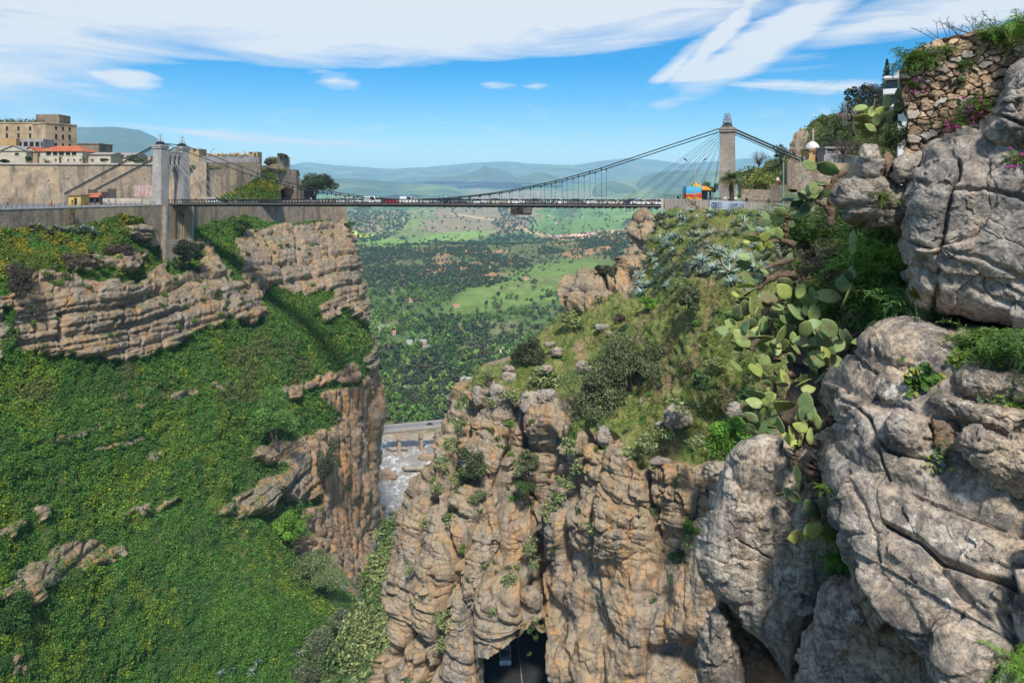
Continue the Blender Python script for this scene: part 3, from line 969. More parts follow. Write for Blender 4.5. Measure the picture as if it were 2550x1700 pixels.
base = lerp(base, [0.15, 0.14, 0.06], sstep(0.3, 0.6, fbm(c / 8, 3, 85)) * 0.55 * (cy > 820) * (cy < 1000))
base = base * np.exp(RNG.normal(0, 0.28, (N1, 1)))
v, f = leaf_quads(c, size, nr, 0.5, 0.6)
cov = tag(link('ground_cover', mesh_np('ground_cover', v, quads=f, mat=leafm, smooth=False, fcol=base)), 'low green ivy and yellow flowering weeds carpeting the steep left slope', 'ground cover', kind='stuff')

# ======================= the spur in the middle with the tunnel under it
SC = tps([(1660, 524, 143), (1800, 526, 132.5), (1960, 531, 122.5), (2120, 531, 113), (2330, 540, 100), (1600, 560, 141), (1560, 650, 136), (1450, 720, 129), (1430, 770, 127), (1500, 760, 123), (1650, 740, 109), (1650, 640, 120), (1800, 640, 104), (1800, 740, 92), (1400, 830, 121), (1550, 830, 109), (1700, 830, 94),
    (1950, 640, 98), (2100, 640, 94), (1900, 760, 87), (1850, 830, 85), (1900, 950, 77), (2050, 800, 82), (2300, 800, 78), (2900, 540, 90), (2900, 800, 72), (2600, 1100, 70), (2400, 1400, 70), (2700, 1740, 62), (1250, 915, 113), (1190, 955, 113), (1300, 960, 108), (1400, 980, 104), (1560, 960, 101), (1700, 960, 91), (1640, 1010, 93), (1480, 1050, 97), (1600, 1090, 91), (1800, 1100, 85), (1850, 1180, 81), (2000, 1100, 78),
    (1000, 1400, 108), (955, 1640, 104), (1100, 1300, 105), (1150, 1100, 111), (1250, 1150, 104), (1250, 1300, 100), (1300, 1480, 95), (1200, 1540, 97.5), (1230, 1615, 96), (1300, 1590, 95), (1360, 1580, 94.5), (1400, 1120, 99), (1400, 1300, 94), (1450, 1500, 91), (1430, 1680, 90), (1600, 1300, 88), (1600, 1600, 85), (1750, 1300, 84), (1750, 1700, 80), (1900, 1500, 76), (1900, 1740, 74), (1000, 1740, 102), (1160, 1740, 98), (1230, 1740, 99.5), (1330, 1740, 99), (1420, 1740, 93),
    (1338, 1120, 107), (1348, 1250, 106), (1345, 1400, 104), (1342, 1530, 101)])
SL = [(515, 1662), (530, 1638), (560, 1602), (600, 1580), (640, 1562), (672, 1546), (684, 1472), (700, 1452), (720, 1433), (770, 1428), (780, 1400), (800, 1380), (830, 1355), (850, 1330), (880, 1290), (900, 1250), (915, 1205), (940, 1182), (960, 1170), (1000, 1146), (1040, 1126), (1080, 1113), (1130, 1100), (1180, 1082), (1230, 1060), (1260, 1040), (1300, 1016), (1340, 1006), (1380, 998), (1460, 985), (1540, 975), (1600, 963), (1640, 953), (1740, 944)]
SR = [(515, 2960), (800, 2960), (1740, 2760)]
spx, spy = rowgrid(517, 1742, 2.5, SL, SR, 560, 0.0)
sY = SC(spx, spy)
edge = np.clip((spx - spx[:, :1]) / 34.0, 0, 1)
sY = sY + 6.0 * (1 - np.sqrt(np.clip(1 - (1 - edge) ** 2, 0, 1)))
rockS = [[(900, 1000), (1160, 968), (1180, 978), (1235, 968), (1270, 980), (1322, 1000), (1372, 992), (1425, 1000), (1428, 1060), (1400, 1115), (1418, 1120), (1470, 1075), (1500, 1085), (1520, 1075), (1565, 1115), (1600, 1165), (1640, 1160), (1690, 1150), (1740, 1160), (1830, 1130), (3000, 1130), (3000, 1760), (900, 1760)],
   [(1420, 790), (1425, 715), (1455, 675), (1500, 690), (1540, 700), (1540, 730), (1500, 752), (1480, 775)], [(1538, 735), (1552, 640), (1560, 590), (1630, 535), (1640, 560), (1612, 600), (1600, 680), (1585, 728), (1560, 745)]]
nz = np.stack([spx, spy, 0 * spx], -1)
srock = inside_any(spx + 6 * fbm(nz / 20, 3, 151), spy + 6 * fbm(nz / 20, 3, 152), rockS)
sm = soften(srock, 2)
V0 = P(spx, spy, sY)
q = V0
# bulging pillars and boulders parted by deep cracks, with finer beds on them
qq = q + 1.2 * np.stack([fbm(q / 6, 3, 7), fbm(q / 6, 3, 8), fbm(q / 6, 3, 9)], -1)
w1, w2, wi = worley(qq * np.array([0.15, 0.12, 0.022]), 161)
b1 = 3.4 * (0.8 - w1) - 2.3 * np.exp(-((w2 - w1) / 0.09) ** 2) * (wi > 0.25) + 2.0 * (wi - 0.5)
x1, x2, xi = worley(qq * np.array([0.36, 0.30, 0.40]), 171)
b2 = 0.55 * (0.8 - x1) - 0.75 * np.exp(-((x2 - x1) / 0.06) ** 2) * (xi > 0.45) + 0.5 * (xi - 0.5)
up = 1 - sstep(1350, 1500, spy)
beds = strata(q, 1.5, 0.42, 181, (0.12, 0.05), (3, 9), 0.3)
lines = 0.16 * np.sin((q[..., 2] + 0.25 * q[..., 0] + 0.8 * fbm(q / 4, 3, 185)) * 7.5)
fa, fe = facet(q * np.array([0.20, 0.16, 0.13]), 168)
fb, fbe = facet(q * np.array([0.55, 0.45, 0.75]), 169)
fc, fce = facet(q * np.array([1.5, 1.2, 2.2]), 170)
dr = 1.15 * b1 + 1.0 * fa - 0.5 * np.exp(-(fe / 0.035) ** 2) + 0.16 * fb - 0.30 * np.exp(-(fbe / 0.05) ** 2) * (0.4 + 0.6 * up) + 0.10 * fc + 0.8 * beds + 0.9 * strata(q, 4.5, 0.8, 187, (0.10, 0.04), (5, 12), 0.3, 0.9) + lines * 0.2 + 0.08 * fbm(q / 1.2, 4, 163) + 0.8 * fbm(q / 10, 2, 164)
smooth_face = sstep(1340, 1400, spx) * sstep(1300, 1420, spy)        # the wall right of the tunnel is one big scoured face
dr = dr * (1 - 0.68 * smooth_face) + smooth_face * (1.6 * fbm(q / 5, 4, 165) + 0.5 * ridged(q / np.array([1.5, 1.5, 5]), 4, 166))
# shallow cave at the foot on the right
cav = np.exp(-((spx - 1700) / 55) ** 2 - ((spy - 1668) / 62) ** 2) + 0.5 * np.exp(-((spx - 1640) / 30) ** 2 - ((spy - 1640) / 30) ** 2)
dr = dr - 8.0 * cav
# the cleft between the pillars and the wall
cl_ = np.exp(-((spx - np.interp(spy, [1000, 1150, 1300, 1450, 1600], [1395, 1372, 1352, 1342, 1352])) / 17) ** 2) * sstep(1030, 1110, spy)
dr = dr - 3.5 * cl_
u1, u2, ui = worley(q / np.array([1.6, 1.6, 1.6]), 191)
dv = 0.45 * (1 - u1) + 0.9 * fbm(q / 6, 3, 192) + 0.25 * fbm(q / 0.8, 2, 193)
SV, SN = relief_disp(V0, sm * dr + (1 - sm) * dv)
hole = inpoly(spx, spy, [(1196, 1760), (1204, 1700), (1206, 1625), (1216, 1598), (1236, 1598), (1262, 1590), (1300, 1582), (1340, 1572), (1356, 1562), (1366, 1600), (1378, 1625), (1388, 1650), (1392, 1700), (1394, 1760)])
hf = (hole[:-1, :-1] & hole[1:, 1:])
sf = gridfaces(*spx.shape)
sveg = (sm[:-1, :-1] + sm[1:, 1:] < 0.9)
split_faces('cliff', SV, sf, (~sveg & ~hf).ravel(), spur_mat)
split_faces('grassy_slope', SV, sf, (sveg & ~hf).ravel(), dry_mat)
skirt(SV[:, 0], (14, 34, -4), spur_mat)

# grass and herbs of the upper slope
wv = (1 - sm) * (spx < 2100)
N2 = 90000
c, nr, gi, gj = scatter(SV, SN, wv, N2)
cx, cy = spx[gi, gj], spy[gi, gj]
size = RNG.uniform(2.0, 4.6, N2) / F * c[:, 1] * 0.6
c = c + nr * (RNG.uniform(0.0, 0.4, N2) ** 1.3)[:, None]
base = np.zeros((N2, 3)) + np.array([0.155, 0.225, 0.045])
base = lerp(base, [0.095, 0.20, 0.035], sstep(0.0, 0.45, fbm(c / 4, 3, 201)))
base = lerp(base, [0.26, 0.23, 0.075], sstep(0.0, 0.5, fbm(c / 3.5, 4, 202)) * 0.8)
base = lerp(base, [0.34, 0.22, 0.15], sstep(0.18, 0.55, fbm(c / 5, 4, 203)) * 0.7 * (cx > 1350))
base = lerp(base, [0.34, 0.29, 0.02], (sstep(0.35, 0.6, fbm(c / 2.5, 3, 204)) * (RNG.random(N2) < 0.4)) * 0.8)
base = base * np.exp(RNG.normal(0, 0.25, (N2, 1)))
keepc = sstep(-0.55, -0.1, fbm(c / 3.0, 3, 206)) > RNG.random(N2) * 0.7
v, f = leaf_quads(c[keepc], size[keepc], nr[keepc], 0.45, 0.5)
tag(link('grass', mesh_np('grass', v, quads=f, mat=leafm, smooth=False, fcol=base[keepc])), 'dry grass and low herbs covering the slope above the tunnel', 'grass', kind='stuff')

# ======================= the road through the tunnel
tn = NT('tunnel_rock')
tunnel_mat = tn.out(tn.mix(tn.ramp(tn.noise(tn.pos(), 0.6, 6, 0.6), [(0.4, 0.0), (0.6, 1.0)]), (0.12, 0.10, 0.085), (0.22, 0.18, 0.14)), 0.95, tn.noise(tn.pos(), 1.5, 5, 0.6), 0.8, 0.3)
ring = [(-5.6, -0.3), (-5.5, 2.4), (-4.6, 4.6), (-2.6, 6.0), (0, 6.6), (2.6, 7.2), (4.6, 6.6), (5.7, 3.4), (5.8, -0.3)]
tc0, tdir = np.array([1.0, 98.5, -73.6]), np.array([-0.06, 1.0, 0.012])
side = np.array([1.0, 0.06, 0])
TT = []
for k in range(26):
 o = tc0 + tdir * (k * 2.6)
 TT.append([o + side * (x * (1.05 if k < 3 else 1)) + np.array([0, 0, z * 1.75]) for x, z in ring])
TT = np.array(TT)
TT = np.concatenate([TT, TT[-1:] * 0 + TT[-1].mean(0)])  # unseen far end pinched shut, added to keep light from leaking in
TT = TT + 0.5 * fbm(TT / 2.5, 4, 211)[..., None] * np.array([1, 0.2, 1])
tag(link('tunnel', mesh_np('tunnel', TT.reshape(-1, 3), quads=gridfaces(*TT.shape[:2])[:, ::-1], mat=tunnel_mat)), kind='structure')
asph = plain('asphalt', (0.035, 0.035, 0.036), 0.85, 0, 0.3, 0.35, 0.7, 0.2)
white_paint = plain('road_paint', (0.30, 0.30, 0.29), 0.7, var=0.2, vscale=1.5)


def strip(name, a, b, w, z, mat):
 a, b = Vector(a), Vector(b)
 d = (b - a).normalized()
 s_ = Vector((d.y, -d.x, 0)) * w / 2
 v = [a - s_, a + s_, b + s_, b - s_]
 v = [(p.x, p.y, p.z + z) for p in v]
 return mesh_np(name, np.array(v), quads=np.array([[0, 1, 2, 3]]), mat=mat, smooth=False)


ra, rb = Vector((2.4, 84, -73.6)), Vector((-2.2, 166, -72.6))
road = tag(link('tunnel_road', strip('tunnel_road', ra, rb, 11.4, 0.0, asph)), kind='structure')
rl = tag(link('road_line', strip('road_line', ra + Vector((0.15, 0, 0)), rb, 0.12, 0.006, white_paint), road), None)

# ======================= the thicket below, running down into the gorge
TC = tps([(1000, 1300, 170), (920, 1300, 178), (950, 1420, 160), (880, 1420, 168), (900, 1550, 147), (985, 1540, 140), (980, 1620, 135), (820, 1600, 152), (720, 1720, 142), (880, 1740, 130), (960, 1740, 124)])
tpx, tpy = rowgrid(1290, 1744, 4, [(1290, 965), (1400, 935), (1480, 905), (1540, 880), (1600, 830), (1660, 778), (1744, 735)], [(1290, 1040), (1744, 1010)], 70)
V0 = P(tpx, tpy, TC(tpx, tpy))
TV, TN = relief_disp(V0, 2.2 * fbm(V0 / 6, 4, 221))
tag(link('thicket_slope', mesh_np('thicket_slope', TV.reshape(-1, 3), quads=gridfaces(*tpx.shape), mat=slope_mat)), kind='structure')
# ------------------------------------------------------------------ the rocks close to the camera
near_rock = crag_mat('near_rock', (0.56, 0.435, 0.305), (0.46, 0.40, 0.33))
run_rock = crag_mat('streaked_rock', (0.56, 0.445, 0.32), (0.48, 0.42, 0.35), pale_runs=True, crust_amt=0.6)
warm_rock = rock_mat('warm_rock', 4.0, tan=(0.36, 0.25, 0.16), grey=(0.28, 0.22, 0.17), orange=(0.46, 0.23, 0.08), og=0.8, streak=0.45, lichen=0.3, bstr=0.9, greybias=-0.12)
grey_rock = crag_mat('grey_rock', (0.55, 0.455, 0.35), (0.45, 0.405, 0.355), (0.14, 0.13, 0.125), 0.6, 0.6, 0.25)
pale_rock = rock_mat('pale_rock', 1.6, tan=(0.46, 0.375, 0.28), grey=(0.40, 0.365, 0.32), orange=(0.40, 0.25, 0.13), og=0.3, streak=0.35, lichen=0.6, bstr=0.8)


def seg_dist(px, py, line):
 d = np.full(px.shape, 1e9)
 for (x0, y0), (x1, y1) in zip(line[:-1], line[1:]):
  L2 = (x1 - x0) ** 2 + (y1 - y0) ** 2
  t = np.clip(((px - x0) * (x1 - x0) + (py - y0) * (y1 - y0)) / L2, 0, 1)
  d = np.minimum(d, np.hypot(px - x0 - t * (x1 - x0), py - y0 - t * (y1 - y0)))
 return d


def hit_y(px, py, Y, tol=4.0):
 """Distance of the surface that a thing seen at (px, py) is rooted in."""
 bpy.context.view_layer.update()
 d = PV(px, py, 1.0).normalized()
 ok, loc, *_ = S.ray_cast(bpy.context.evaluated_depsgraph_get(), Vector((0, 0, 0)), d)
 return loc.y - 0.04 if ok and abs(loc.y - Y) < tol else Y


def rock(name, outline, Y, bulge, thick, mat, seed, label=None, cat='boulder', group=None, kind=None, gx=0.0, gy=0.0, step=2.6, rough=1.0, cracks=(), pw=2.6, beds=0.0, center=None, facets=0.5):
 """A closed boulder: outline in the picture, its own distance, front bulge, back and weathered surface."""
 o = np.array(outline, float)
 c = o.mean(0) if center is None else np.array(center, float)
 pts = []
 for k in range(len(o)):
  a, b = o[k], o[(k + 1) % len(o)]
  t = np.linspace(0, 1, 24, endpoint=False)[:, None]
  pts.append(a + (b - a) * t)
 pts = np.concatenate(pts)
 rel = pts - c
 th = np.arctan2(rel[:, 1], rel[:, 0])
 rr = np.hypot(rel[:, 0], rel[:, 1])
 od = np.argsort(th)
 th, rr = th[od], rr[od]
 R = rr.mean()
 nt = int(np.clip(2 * np.pi * R / step, 24, 620))
 nr = int(np.clip(R / step, 9, 170))
 T = np.linspace(-np.pi, np.pi, nt, endpoint=False)
 r = np.interp(T, np.concatenate([th - 2 * np.pi, th, th + 2 * np.pi]), np.tile(rr, 3))
 g = np.ones(3) / 3
 r = np.convolve(np.concatenate([r[-1:], r, r[:1]]), g, 'valid')
 m = Y / F
 front = np.linspace(0.02, 1, nr)
 back = np.linspace(1, 0.05, max(6, nr // 4))[1:]
 rho = np.concatenate([front, back])
 px = c[0] + rho[:, None] * r[None] * np.cos(T)[None]
 py = c[1] + rho[:, None] * r[None] * np.sin(T)[None]
 dep = np.concatenate([-bulge * (1 - front ** pw) ** (1 / pw), thick * (1 - back ** 2) ** 0.5])
 yy = Y * (1 + gx * (px - c[0]) / 1000 + gy * (py - c[1]) / 1000) + dep[:, None]
 V = P(px, py, yy)
 sz = R * m
 q = V / sz
 w1, w2, wi = worley(q * 1.3 + 0.25 * np.stack([fbm(q * 2, 3, seed + 1), fbm(q * 2, 3, seed + 2), fbm(q * 2, 3, seed + 3)], -1), seed)
 d = sz * rough * (0.16 * fbm(q * 1.2, 3, seed + 4) + 0.05 * fbm(q * 4, 4, seed + 5) + 0.03 * (ridged(q * 3.2, 4, seed + 6) - 0.5) + 0.012 * fbm(q * 16, 4, seed + 12))
 d = d + sz * rough * facets * 0.10 * (0.6 - w1)
 f1_, e1_ = facet(q * 1.5 + seed, seed + 40, 0.3)
 f2_, e2_ = facet(q * 4.2 + seed, seed + 80, 0.4)
 f3_, e3_ = facet(q * 11 + seed, seed + 90, 0.4)
 d = d + sz * facets * (0.26 * f1_ - 0.035 * np.exp(-(e1_ / 0.02) ** 2) + 0.05 * f2_ - 0.012 * np.exp(-(e2_ / 0.03) ** 2) * (f1_ > 0) + 0.008 * f3_)
 fine = V * 5.0
 d = d + min(0.035, sz * 0.05) * rough * (fbm(fine, 4, seed + 7) - 0.5 * np.exp(-((worley(fine * 0.5, seed + 8)[0]) / 0.25) ** 2))
 if beds:
  d = d + strata(V, beds, beds * (0.35 if sz < 1 else 0.16), seed + 9, (0.12, 0.05), (beds * 2, beds * 7), 0.4)
 for line, wid, dp in cracks:
  wob = 6 * fbm(V * 4, 3, seed + 11)
  d = d - dp * np.exp(-((seg_dist(px + wob, py + wob, line)) / wid) ** 2)
 fade = np.ones(len(rho))
 fade[nr:] = np.linspace(1, 0.3, len(rho) - nr)
 # displacement along an outward direction, periodic in angle
 Vp = np.concatenate([V[:, -1:], V, V[:, :1]], 1)
 n = np.cross(np.gradient(Vp, axis=1), np.gradient(Vp, axis=0))[:, 1:-1]
 n /= np.linalg.norm(n, axis=-1, keepdims=True) + 1e-9
 cen = V[: nr].reshape(-1, 3).mean(0) + np.array([0, bulge * 0.6, 0])
 sgn = np.sign(((V - cen) * n).sum(-1).mean())
 V = V + n * sgn * (d * fade[:, None])[..., None]
 nR = len(rho)
 a = np.arange(nR * nt).reshape(nR, nt)
 b = np.roll(a, -1, 1)
 quads = np.stack([a[:-1], b[:-1], b[1:], a[1:]], -1).reshape(-1, 4)
 verts = np.concatenate([V.reshape(-1, 3), V[0].mean(0, keepdims=True), V[-1].mean(0, keepdims=True)])
 t1 = np.stack([np.full(nt, nR * nt), b[0], a[0]], -1)
 t2 = np.stack([np.full(nt, nR * nt + 1), a[-1], b[-1]], -1)
 base = verts.mean(0)
 ob = link(name, mesh_np(name, verts - base, quads=quads, tris=np.concatenate([t1, t2]), mat=mat), loc=base)
 tag(ob, label, cat if label else None, group, kind)
 return ob


rock('boulder', [(1815, 1145), (1850, 1110), (1900, 1097), (1950, 1100), (1990, 1112), (2060, 1160), (2130, 1240), (2150, 1330), (2130, 1430), (2070, 1520), (2005, 1600), (1990, 1670), (1975, 1700), (1930, 1645), (1890, 1600), (1850, 1560), (1808, 1510), (1783, 1480), (1750, 1425), (1737, 1385), (1742, 1345), (1760, 1290), (1785, 1215)],
  14.6, 1.2, 1.8, run_rock, 301, 'rounded grey boulder with vertical pale streaks below the cactus', gx=-0.10, gy=0.06, rough=0.34, facets=0.40, pw=4.5,
  cracks=[([(1835, 1345), (1880, 1375), (1920, 1400)], 2.5, 0.10), ([(1985, 1490), (2035, 1500)], 4, 0.15), ([(1900, 1120), (1895, 1300)], 6, 0.05), ([(1935, 1110), (1930, 1480)], 6, 0.06), ([(1870, 1130), (1860, 1330)], 5, 0.04)])
rock('boulder', [(1788, 1485), (1850, 1550), (1930, 1635), (2000, 1690), (2000, 1760), (1820, 1760), (1815, 1620)], 15.8, 0.8, 1.2, warm_rock, 302, 'orange rock face in the hollow under the rounded boulder', rough=0.7)
rock('boulder', [(1790, 1498), (1812, 1530), (1835, 1600), (1852, 1690), (1870, 1770), (1738, 1770), (1744, 1640), (1750, 1560), (1768, 1515)], 15.0, 0.9, 1.2, near_rock, 303, 'white and black lichened rock at the foot of the rounded boulder', rough=0.7)
rock('boulder', [(2068, 1436), (2130, 1436), (2160, 1490), (2210, 1545), (2280, 1600), (2330, 1660), (2370, 1770), (1968, 1770), (1980, 1660), (2000, 1595), (2030, 1520), (2050, 1460)], 13.2, 1.1, 1.6, near_rock, 304, 'wedge shaped rock with white lichen splashes at the bottom edge', rough=0.55, facets=0.4, gx=-0.1)
BO = [(2078, 960), (2092, 915), (2130, 866), (2155, 843), (2215, 822), (2262, 812), (2330, 832), (2420, 858), (2560, 872), (2720, 880), (2720, 1780), (2375, 1780), (2345, 1705), (2310, 1642), (2260, 1590), (2200, 1535), (2150, 1482), (2125, 1430), (2106, 1390), (2092, 1320), (2086, 1262), (2066, 1205), (2070, 1112), (2086, 1080), (2080, 1000)]
rock('boulder', BO, 11.6, 1.7, 2.5, near_rock, 305, 'huge weathered grey rock filling the lower right corner', gx=-0.27, gy=-0.26, rough=0.32, facets=0.5, beds=1.1, center=(2350, 1280), pw=4.5,
  cracks=[([(2112, 872), (2150, 905), (2182, 928)], 3, 0.14), ([(2088, 990), (2130, 1010), (2165, 1042)], 3, 0.14), ([(2190, 1098), (2220, 1128), (2262, 1138), (2310, 1142)], 4, 0.2), ([(2200, 1305), (2280, 1340), (2330, 1386), (2420, 1420), (2500, 1436), (2600, 1430)], 7, 0.30),
    ([(2160, 1035), (2190, 1100), (2210, 1200)], 4, 0.12), ([(2320, 1400), (2400, 1490), (2480, 1560)], 14, 0.14), ([(2150, 1400), (2260, 1500), (2330, 1600)], 12, 0.10), ([(2270, 1230), (2350, 1260), (2480, 1300)], 5, 0.10), ([(2120, 1180), (2180, 1290), (2190, 1400)], 6, 0.09), ([(2480, 1500), (2500, 1600), (2470, 1700)], 9, 0.2)])
rock('boulder', [(2362, 950), (2385, 922), (2440, 915), (2510, 920), (2600, 915), (2700, 930), (2700, 1020), (2580, 1012), (2500, 1010), (2430, 1000), (2380, 985)], hit_y(2480, 960, 9.5) + 0.12, 0.45, 0.9, near_rock, 306, 'flat grey slab under the fern bank, upper of two slabs', rough=0.7, gx=-0.3)
rock('boulder', [(2298, 1000), (2320, 984), (2370, 985), (2440, 1004), (2520, 1018), (2700, 1030), (2700, 1090), (2560, 1080), (2480, 1072), (2420, 1062), (2370, 1052), (2318, 1040)], hit_y(2450, 1040, 9.5) + 0.10, 0.5, 0.9, near_rock, 307, 'long overhanging slab with an orange hollow beneath it', rough=0.7, gx=-0.3)
rock('boulder', [(2205, 1050), (2225, 1026), (2270, 1022), (2312, 1042), (2325, 1080), (2322, 1135), (2280, 1142), (2225, 1130), (2203, 1100)], hit_y(2265, 1085, 9.5) + 0.12, 0.35, 0.7, near_rock, 308, 'squarish block set in the big rock left of the orange hollow', rough=0.6)
rock('boulder', [(2382, 1085), (2400, 1068), (2440, 1072), (2500, 1085), (2600, 1085), (2700, 1100), (2700, 1240), (2600, 1230), (2540, 1222), (2470, 1200), (2420, 1170), (2390, 1140)], hit_y(2480, 1140, 9.5) + 0.15, 0.5, 0.8, near_rock, 309, 'lower right slab with ledges of green moss above it', rough=0.75, gx=-0.3, cracks=[([(2400, 1110), (2450, 1125), (2510, 1120)], 3, 0.08)])
rock('boulder', [(2318, 1040), (2390, 1050), (2390, 1120), (2340, 1130), (2322, 1100)], hit_y(2352, 1090, 9.7) + 0.05, 0.08, 0.4, warm_rock, 310, 'small orange stone wedged in the hollow under the slab', rough=0.7)
EO = [(2262, 640), (2266, 590), (2276, 530), (2284, 470), (2290, 430), (2310, 398), (2342, 372), (2400, 356), (2470, 350), (2560, 345), (2720, 350), (2720, 850), (2560, 818), (2500, 796), (2430, 778), (2395, 762), (2330, 748), (2298, 742), (2292, 715), (2310, 692), (2266, 684)]
rock('boulder', EO, 13.6, 1.6, 2.0, grey_rock, 311, 'tall smooth grey rock above the fern ledge on the right', gx=-0.22, rough=0.32, facets=0.5, beds=1.4, center=(2440, 560), pw=4.0,
  cracks=[([(2390, 420), (2366, 520), (2352, 605), (2335, 690), (2328, 745)], 5, 0.22), ([(2280, 600), (2310, 610), (2330, 620)], 3, 0.14), ([(2366, 480), (2450, 470), (2550, 500)], 4, 0.09), ([(2310, 455), (2326, 462)], 4, 0.12), ([(2360, 620), (2450, 640), (2550, 690)], 5, 0.08), ([(2300, 660), (2312, 640)], 4, 0.12), ([(2420, 700), (2480, 735), (2550, 745)], 4, 0.08)])
rock('boulder', [(2440, 345), (2455, 315), (2480, 262), (2500, 215), (2525, 178), (2560, 150), (2720, 90), (2720, 420), (2560, 385), (2480, 372)], 12.4, 0.9, 1.5, grey_rock, 312, 'dark grey rock rising against the top right stone wall', gx=-0.25, rough=0.6, cracks=[([(2490, 235), (2530, 220), (2580, 190)], 3, 0.1), ([(2470, 285), (2540, 305), (2600, 320)], 3, 0.12)])
rock('boulder', [(2335, 368), (2352, 342), (2400, 318), (2448, 325), (2490, 362), (2470, 385), (2400, 392), (2345, 388)], 13.2, 0.6, 1.2, grey_rock, 313, 'low rounded rock at the foot of the stone wall', rough=0.7)
rock('boulder', [(2138, 385), (2150, 360), (2185, 360), (2197, 385), (2200, 440), (2182, 453), (2146, 446), (2136, 415)], 14.0, 0.5, 1.0, grey_rock, 314, 'upright grey block under the upper cactus, leftmost of three', rough=0.6)
rock('boulder', [(2197, 382), (2212, 376), (2226, 390), (2230, 440), (2212, 456), (2199, 446)], 14.1, 0.3, 0.8, warm_rock, 315, 'narrow orange block wedged between two grey blocks', rough=0.6)
rock('boulder', [(2222, 402), (2242, 384), (2290, 378), (2330, 380), (2312, 440), (2290, 476), (2232, 463), (2222, 440)], 13.8, 0.6, 1.2, grey_rock, 316, 'broad pitted grey block right of the orange block', rough=0.6)
rock('boulder', [(2128, 455), (2150, 444), (2180, 450), (2186, 458), (2165, 466), (2134, 466)], 13.9, 0.3, 0.6, pale_rock, 317, 'thin pale slab under the upright grey block', rough=0.7)
rock('boulder', [(2092, 505), (2102, 478), (2130, 464), (2170, 462), (2230, 458), (2300, 478), (2310, 520), (2290, 560), (2200, 560), (2110, 545)], 14.2, 0.8, 1.6, pale_rock, 318, 'pale lichened ledge carrying the three blocks and a green tuft', rough=0.7, beds=0.5)

# ground between and behind the near rocks
NC = tps([(2040, 500, 23), (2250, 520, 18), (1940, 700, 19), (2100, 700, 17.8), (2290, 740, 15), (2000, 900, 17), (2080, 1000, 15.6), (1980, 1120, 16.6), (2050, 1300, 15), (2300, 560, 16.5), (1900, 760, 19.5), (1960, 1500, 17)])
npx, npy = rowgrid(505, 1560, 4, [(505, 2040), (560, 1985), (640, 1940), (750, 1915), (830, 1940), (900, 1955), (1000, 1965), (1100, 1930), (1200, 1900), (1560, 1900)], [(505, 2340), (800, 2340), (900, 2180), (1560, 2150)], 110)
V0 = P(npx, npy, NC(npx, npy))
w1, w2, wi = worley(V0 / 1.1, 321)
NV, NN = relief_disp(V0, 0.5 * (0.6 - w1) - 0.3 * np.exp(-((w2 - w1) / 0.1) ** 2) + 0.35 * fbm(V0 / 1.2, 4, 322) + 0.08 * fbm(V0 / 0.2, 3, 323))
earth_rock = rock_mat('earthy_rock', 2.5, tan=(0.24, 0.17, 0.115), grey=(0.20, 0.165, 0.135), orange=(0.27, 0.15, 0.075), og=0.5, streak=0.5, green=0.6, bstr=0.9)
tag(link('rocky_slope', mesh_np('rocky_slope', NV.reshape(-1, 3), quads=gridfaces(*npx.shape), mat=earth_rock)), kind='structure')
# soil on the ledge between the big rocks
lx, ly = rowgrid(738, 880, 3, [(738, 2290), (790, 2275), (830, 2300), (860, 2400), (880, 2480)], [(738, 2740), (905, 2740)], 140)
V0 = P(lx, ly, 3.05 * F / (ly - YH + 60))
V0[..., 2] = V0[..., 2]
LV2, LN2 = relief_disp(V0, 0.10 * fbm(V0 / 0.5, 4, 331) + 0.02 * fbm(V0 / 0.08, 3, 332))
soil_tan = NT('ledge_soil')
_n = soil_tan.noise(soil_tan.pos(), 6, 7, 0.7)
soil_mat = soil_tan.out(soil_tan.mix(soil_tan.ramp(_n, [(0.40, 0.0), (0.62, 1.0)]), (0.20, 0.125, 0.08), (0.36, 0.28, 0.21)), 0.95, _n, 0.8, 0.05, 0.1)
tag(link('soil_ledge', mesh_np('soil_ledge', LV2.reshape(-1, 3), quads=gridfaces(*lx.shape), mat=soil_mat)), kind='structure')
rock('stone', [(2338, 858), (2350, 852), (2378, 856), (2376, 865), (2345, 864)], 10.6, 0.05, 0.15, pale_rock, 335, 'small flat orange-tan stone lying on the bare soil ledge', 'stone', rough=0.5, step=1.2)

# the old rubble wall at the top right
wpx = np.linspace(2250, 2760, 330)
topy = np.interp(wpx, [2250, 2258, 2272, 2300, 2330, 2365, 2400, 2432, 2480, 2550, 2660, 2760], [192, 150, 128, 108, 96, 92, 82, 72, 68, 50, 30, 20])
vv = np.linspace(0, 1, 190)
WX = np.repeat(wpx[None], len(vv), 0)
WYp = topy[None] + (400 - topy[None]) * vv[:, None] + 2 * fbm(np.stack([WX / 30, 0 * WX, 0 * WX], -1), 3, 340) * (1 - vv[:, None])
WX = WX + 10 * (1 - np.linspace(0, 1, len(wpx))[None]) * np.sin(WYp / 40)
V0 = P(WX, WYp, 14.6 - 1.3 * (WX - 2250) / 510)
wv_, we_, wi = facet(V0 * np.array([4.4, 1.8, 6.6]), 342, 0.22, True)
jo = sstep(0.015, 0.07, we_)
w1 = 0.5 + 0 * wi
WV, WN = relief_disp(V0, (0.16 * jo - 0.12) + 0.09 * wv_ * jo + 0.03 * fbm(V0 * 6, 4, 343) + 0.12 * fbm(V0 * 0.6, 3, 344))
stone_c = np.array([0.44, 0.315, 0.205]) * (0.72 + 0.6 * _h((wi * 1e6).astype(np.int64), 0 * (wi * 1e6).astype(np.int64), 0 * (wi * 1e6).astype(np.int64), 5))[..., None]
stone_c = lerp(stone_c, [0.42, 0.385, 0.335], (wi > 0.85) * 0.8)
stone_c = lerp(stone_c, [0.16, 0.115, 0.075], (1 - jo) * 0.85)
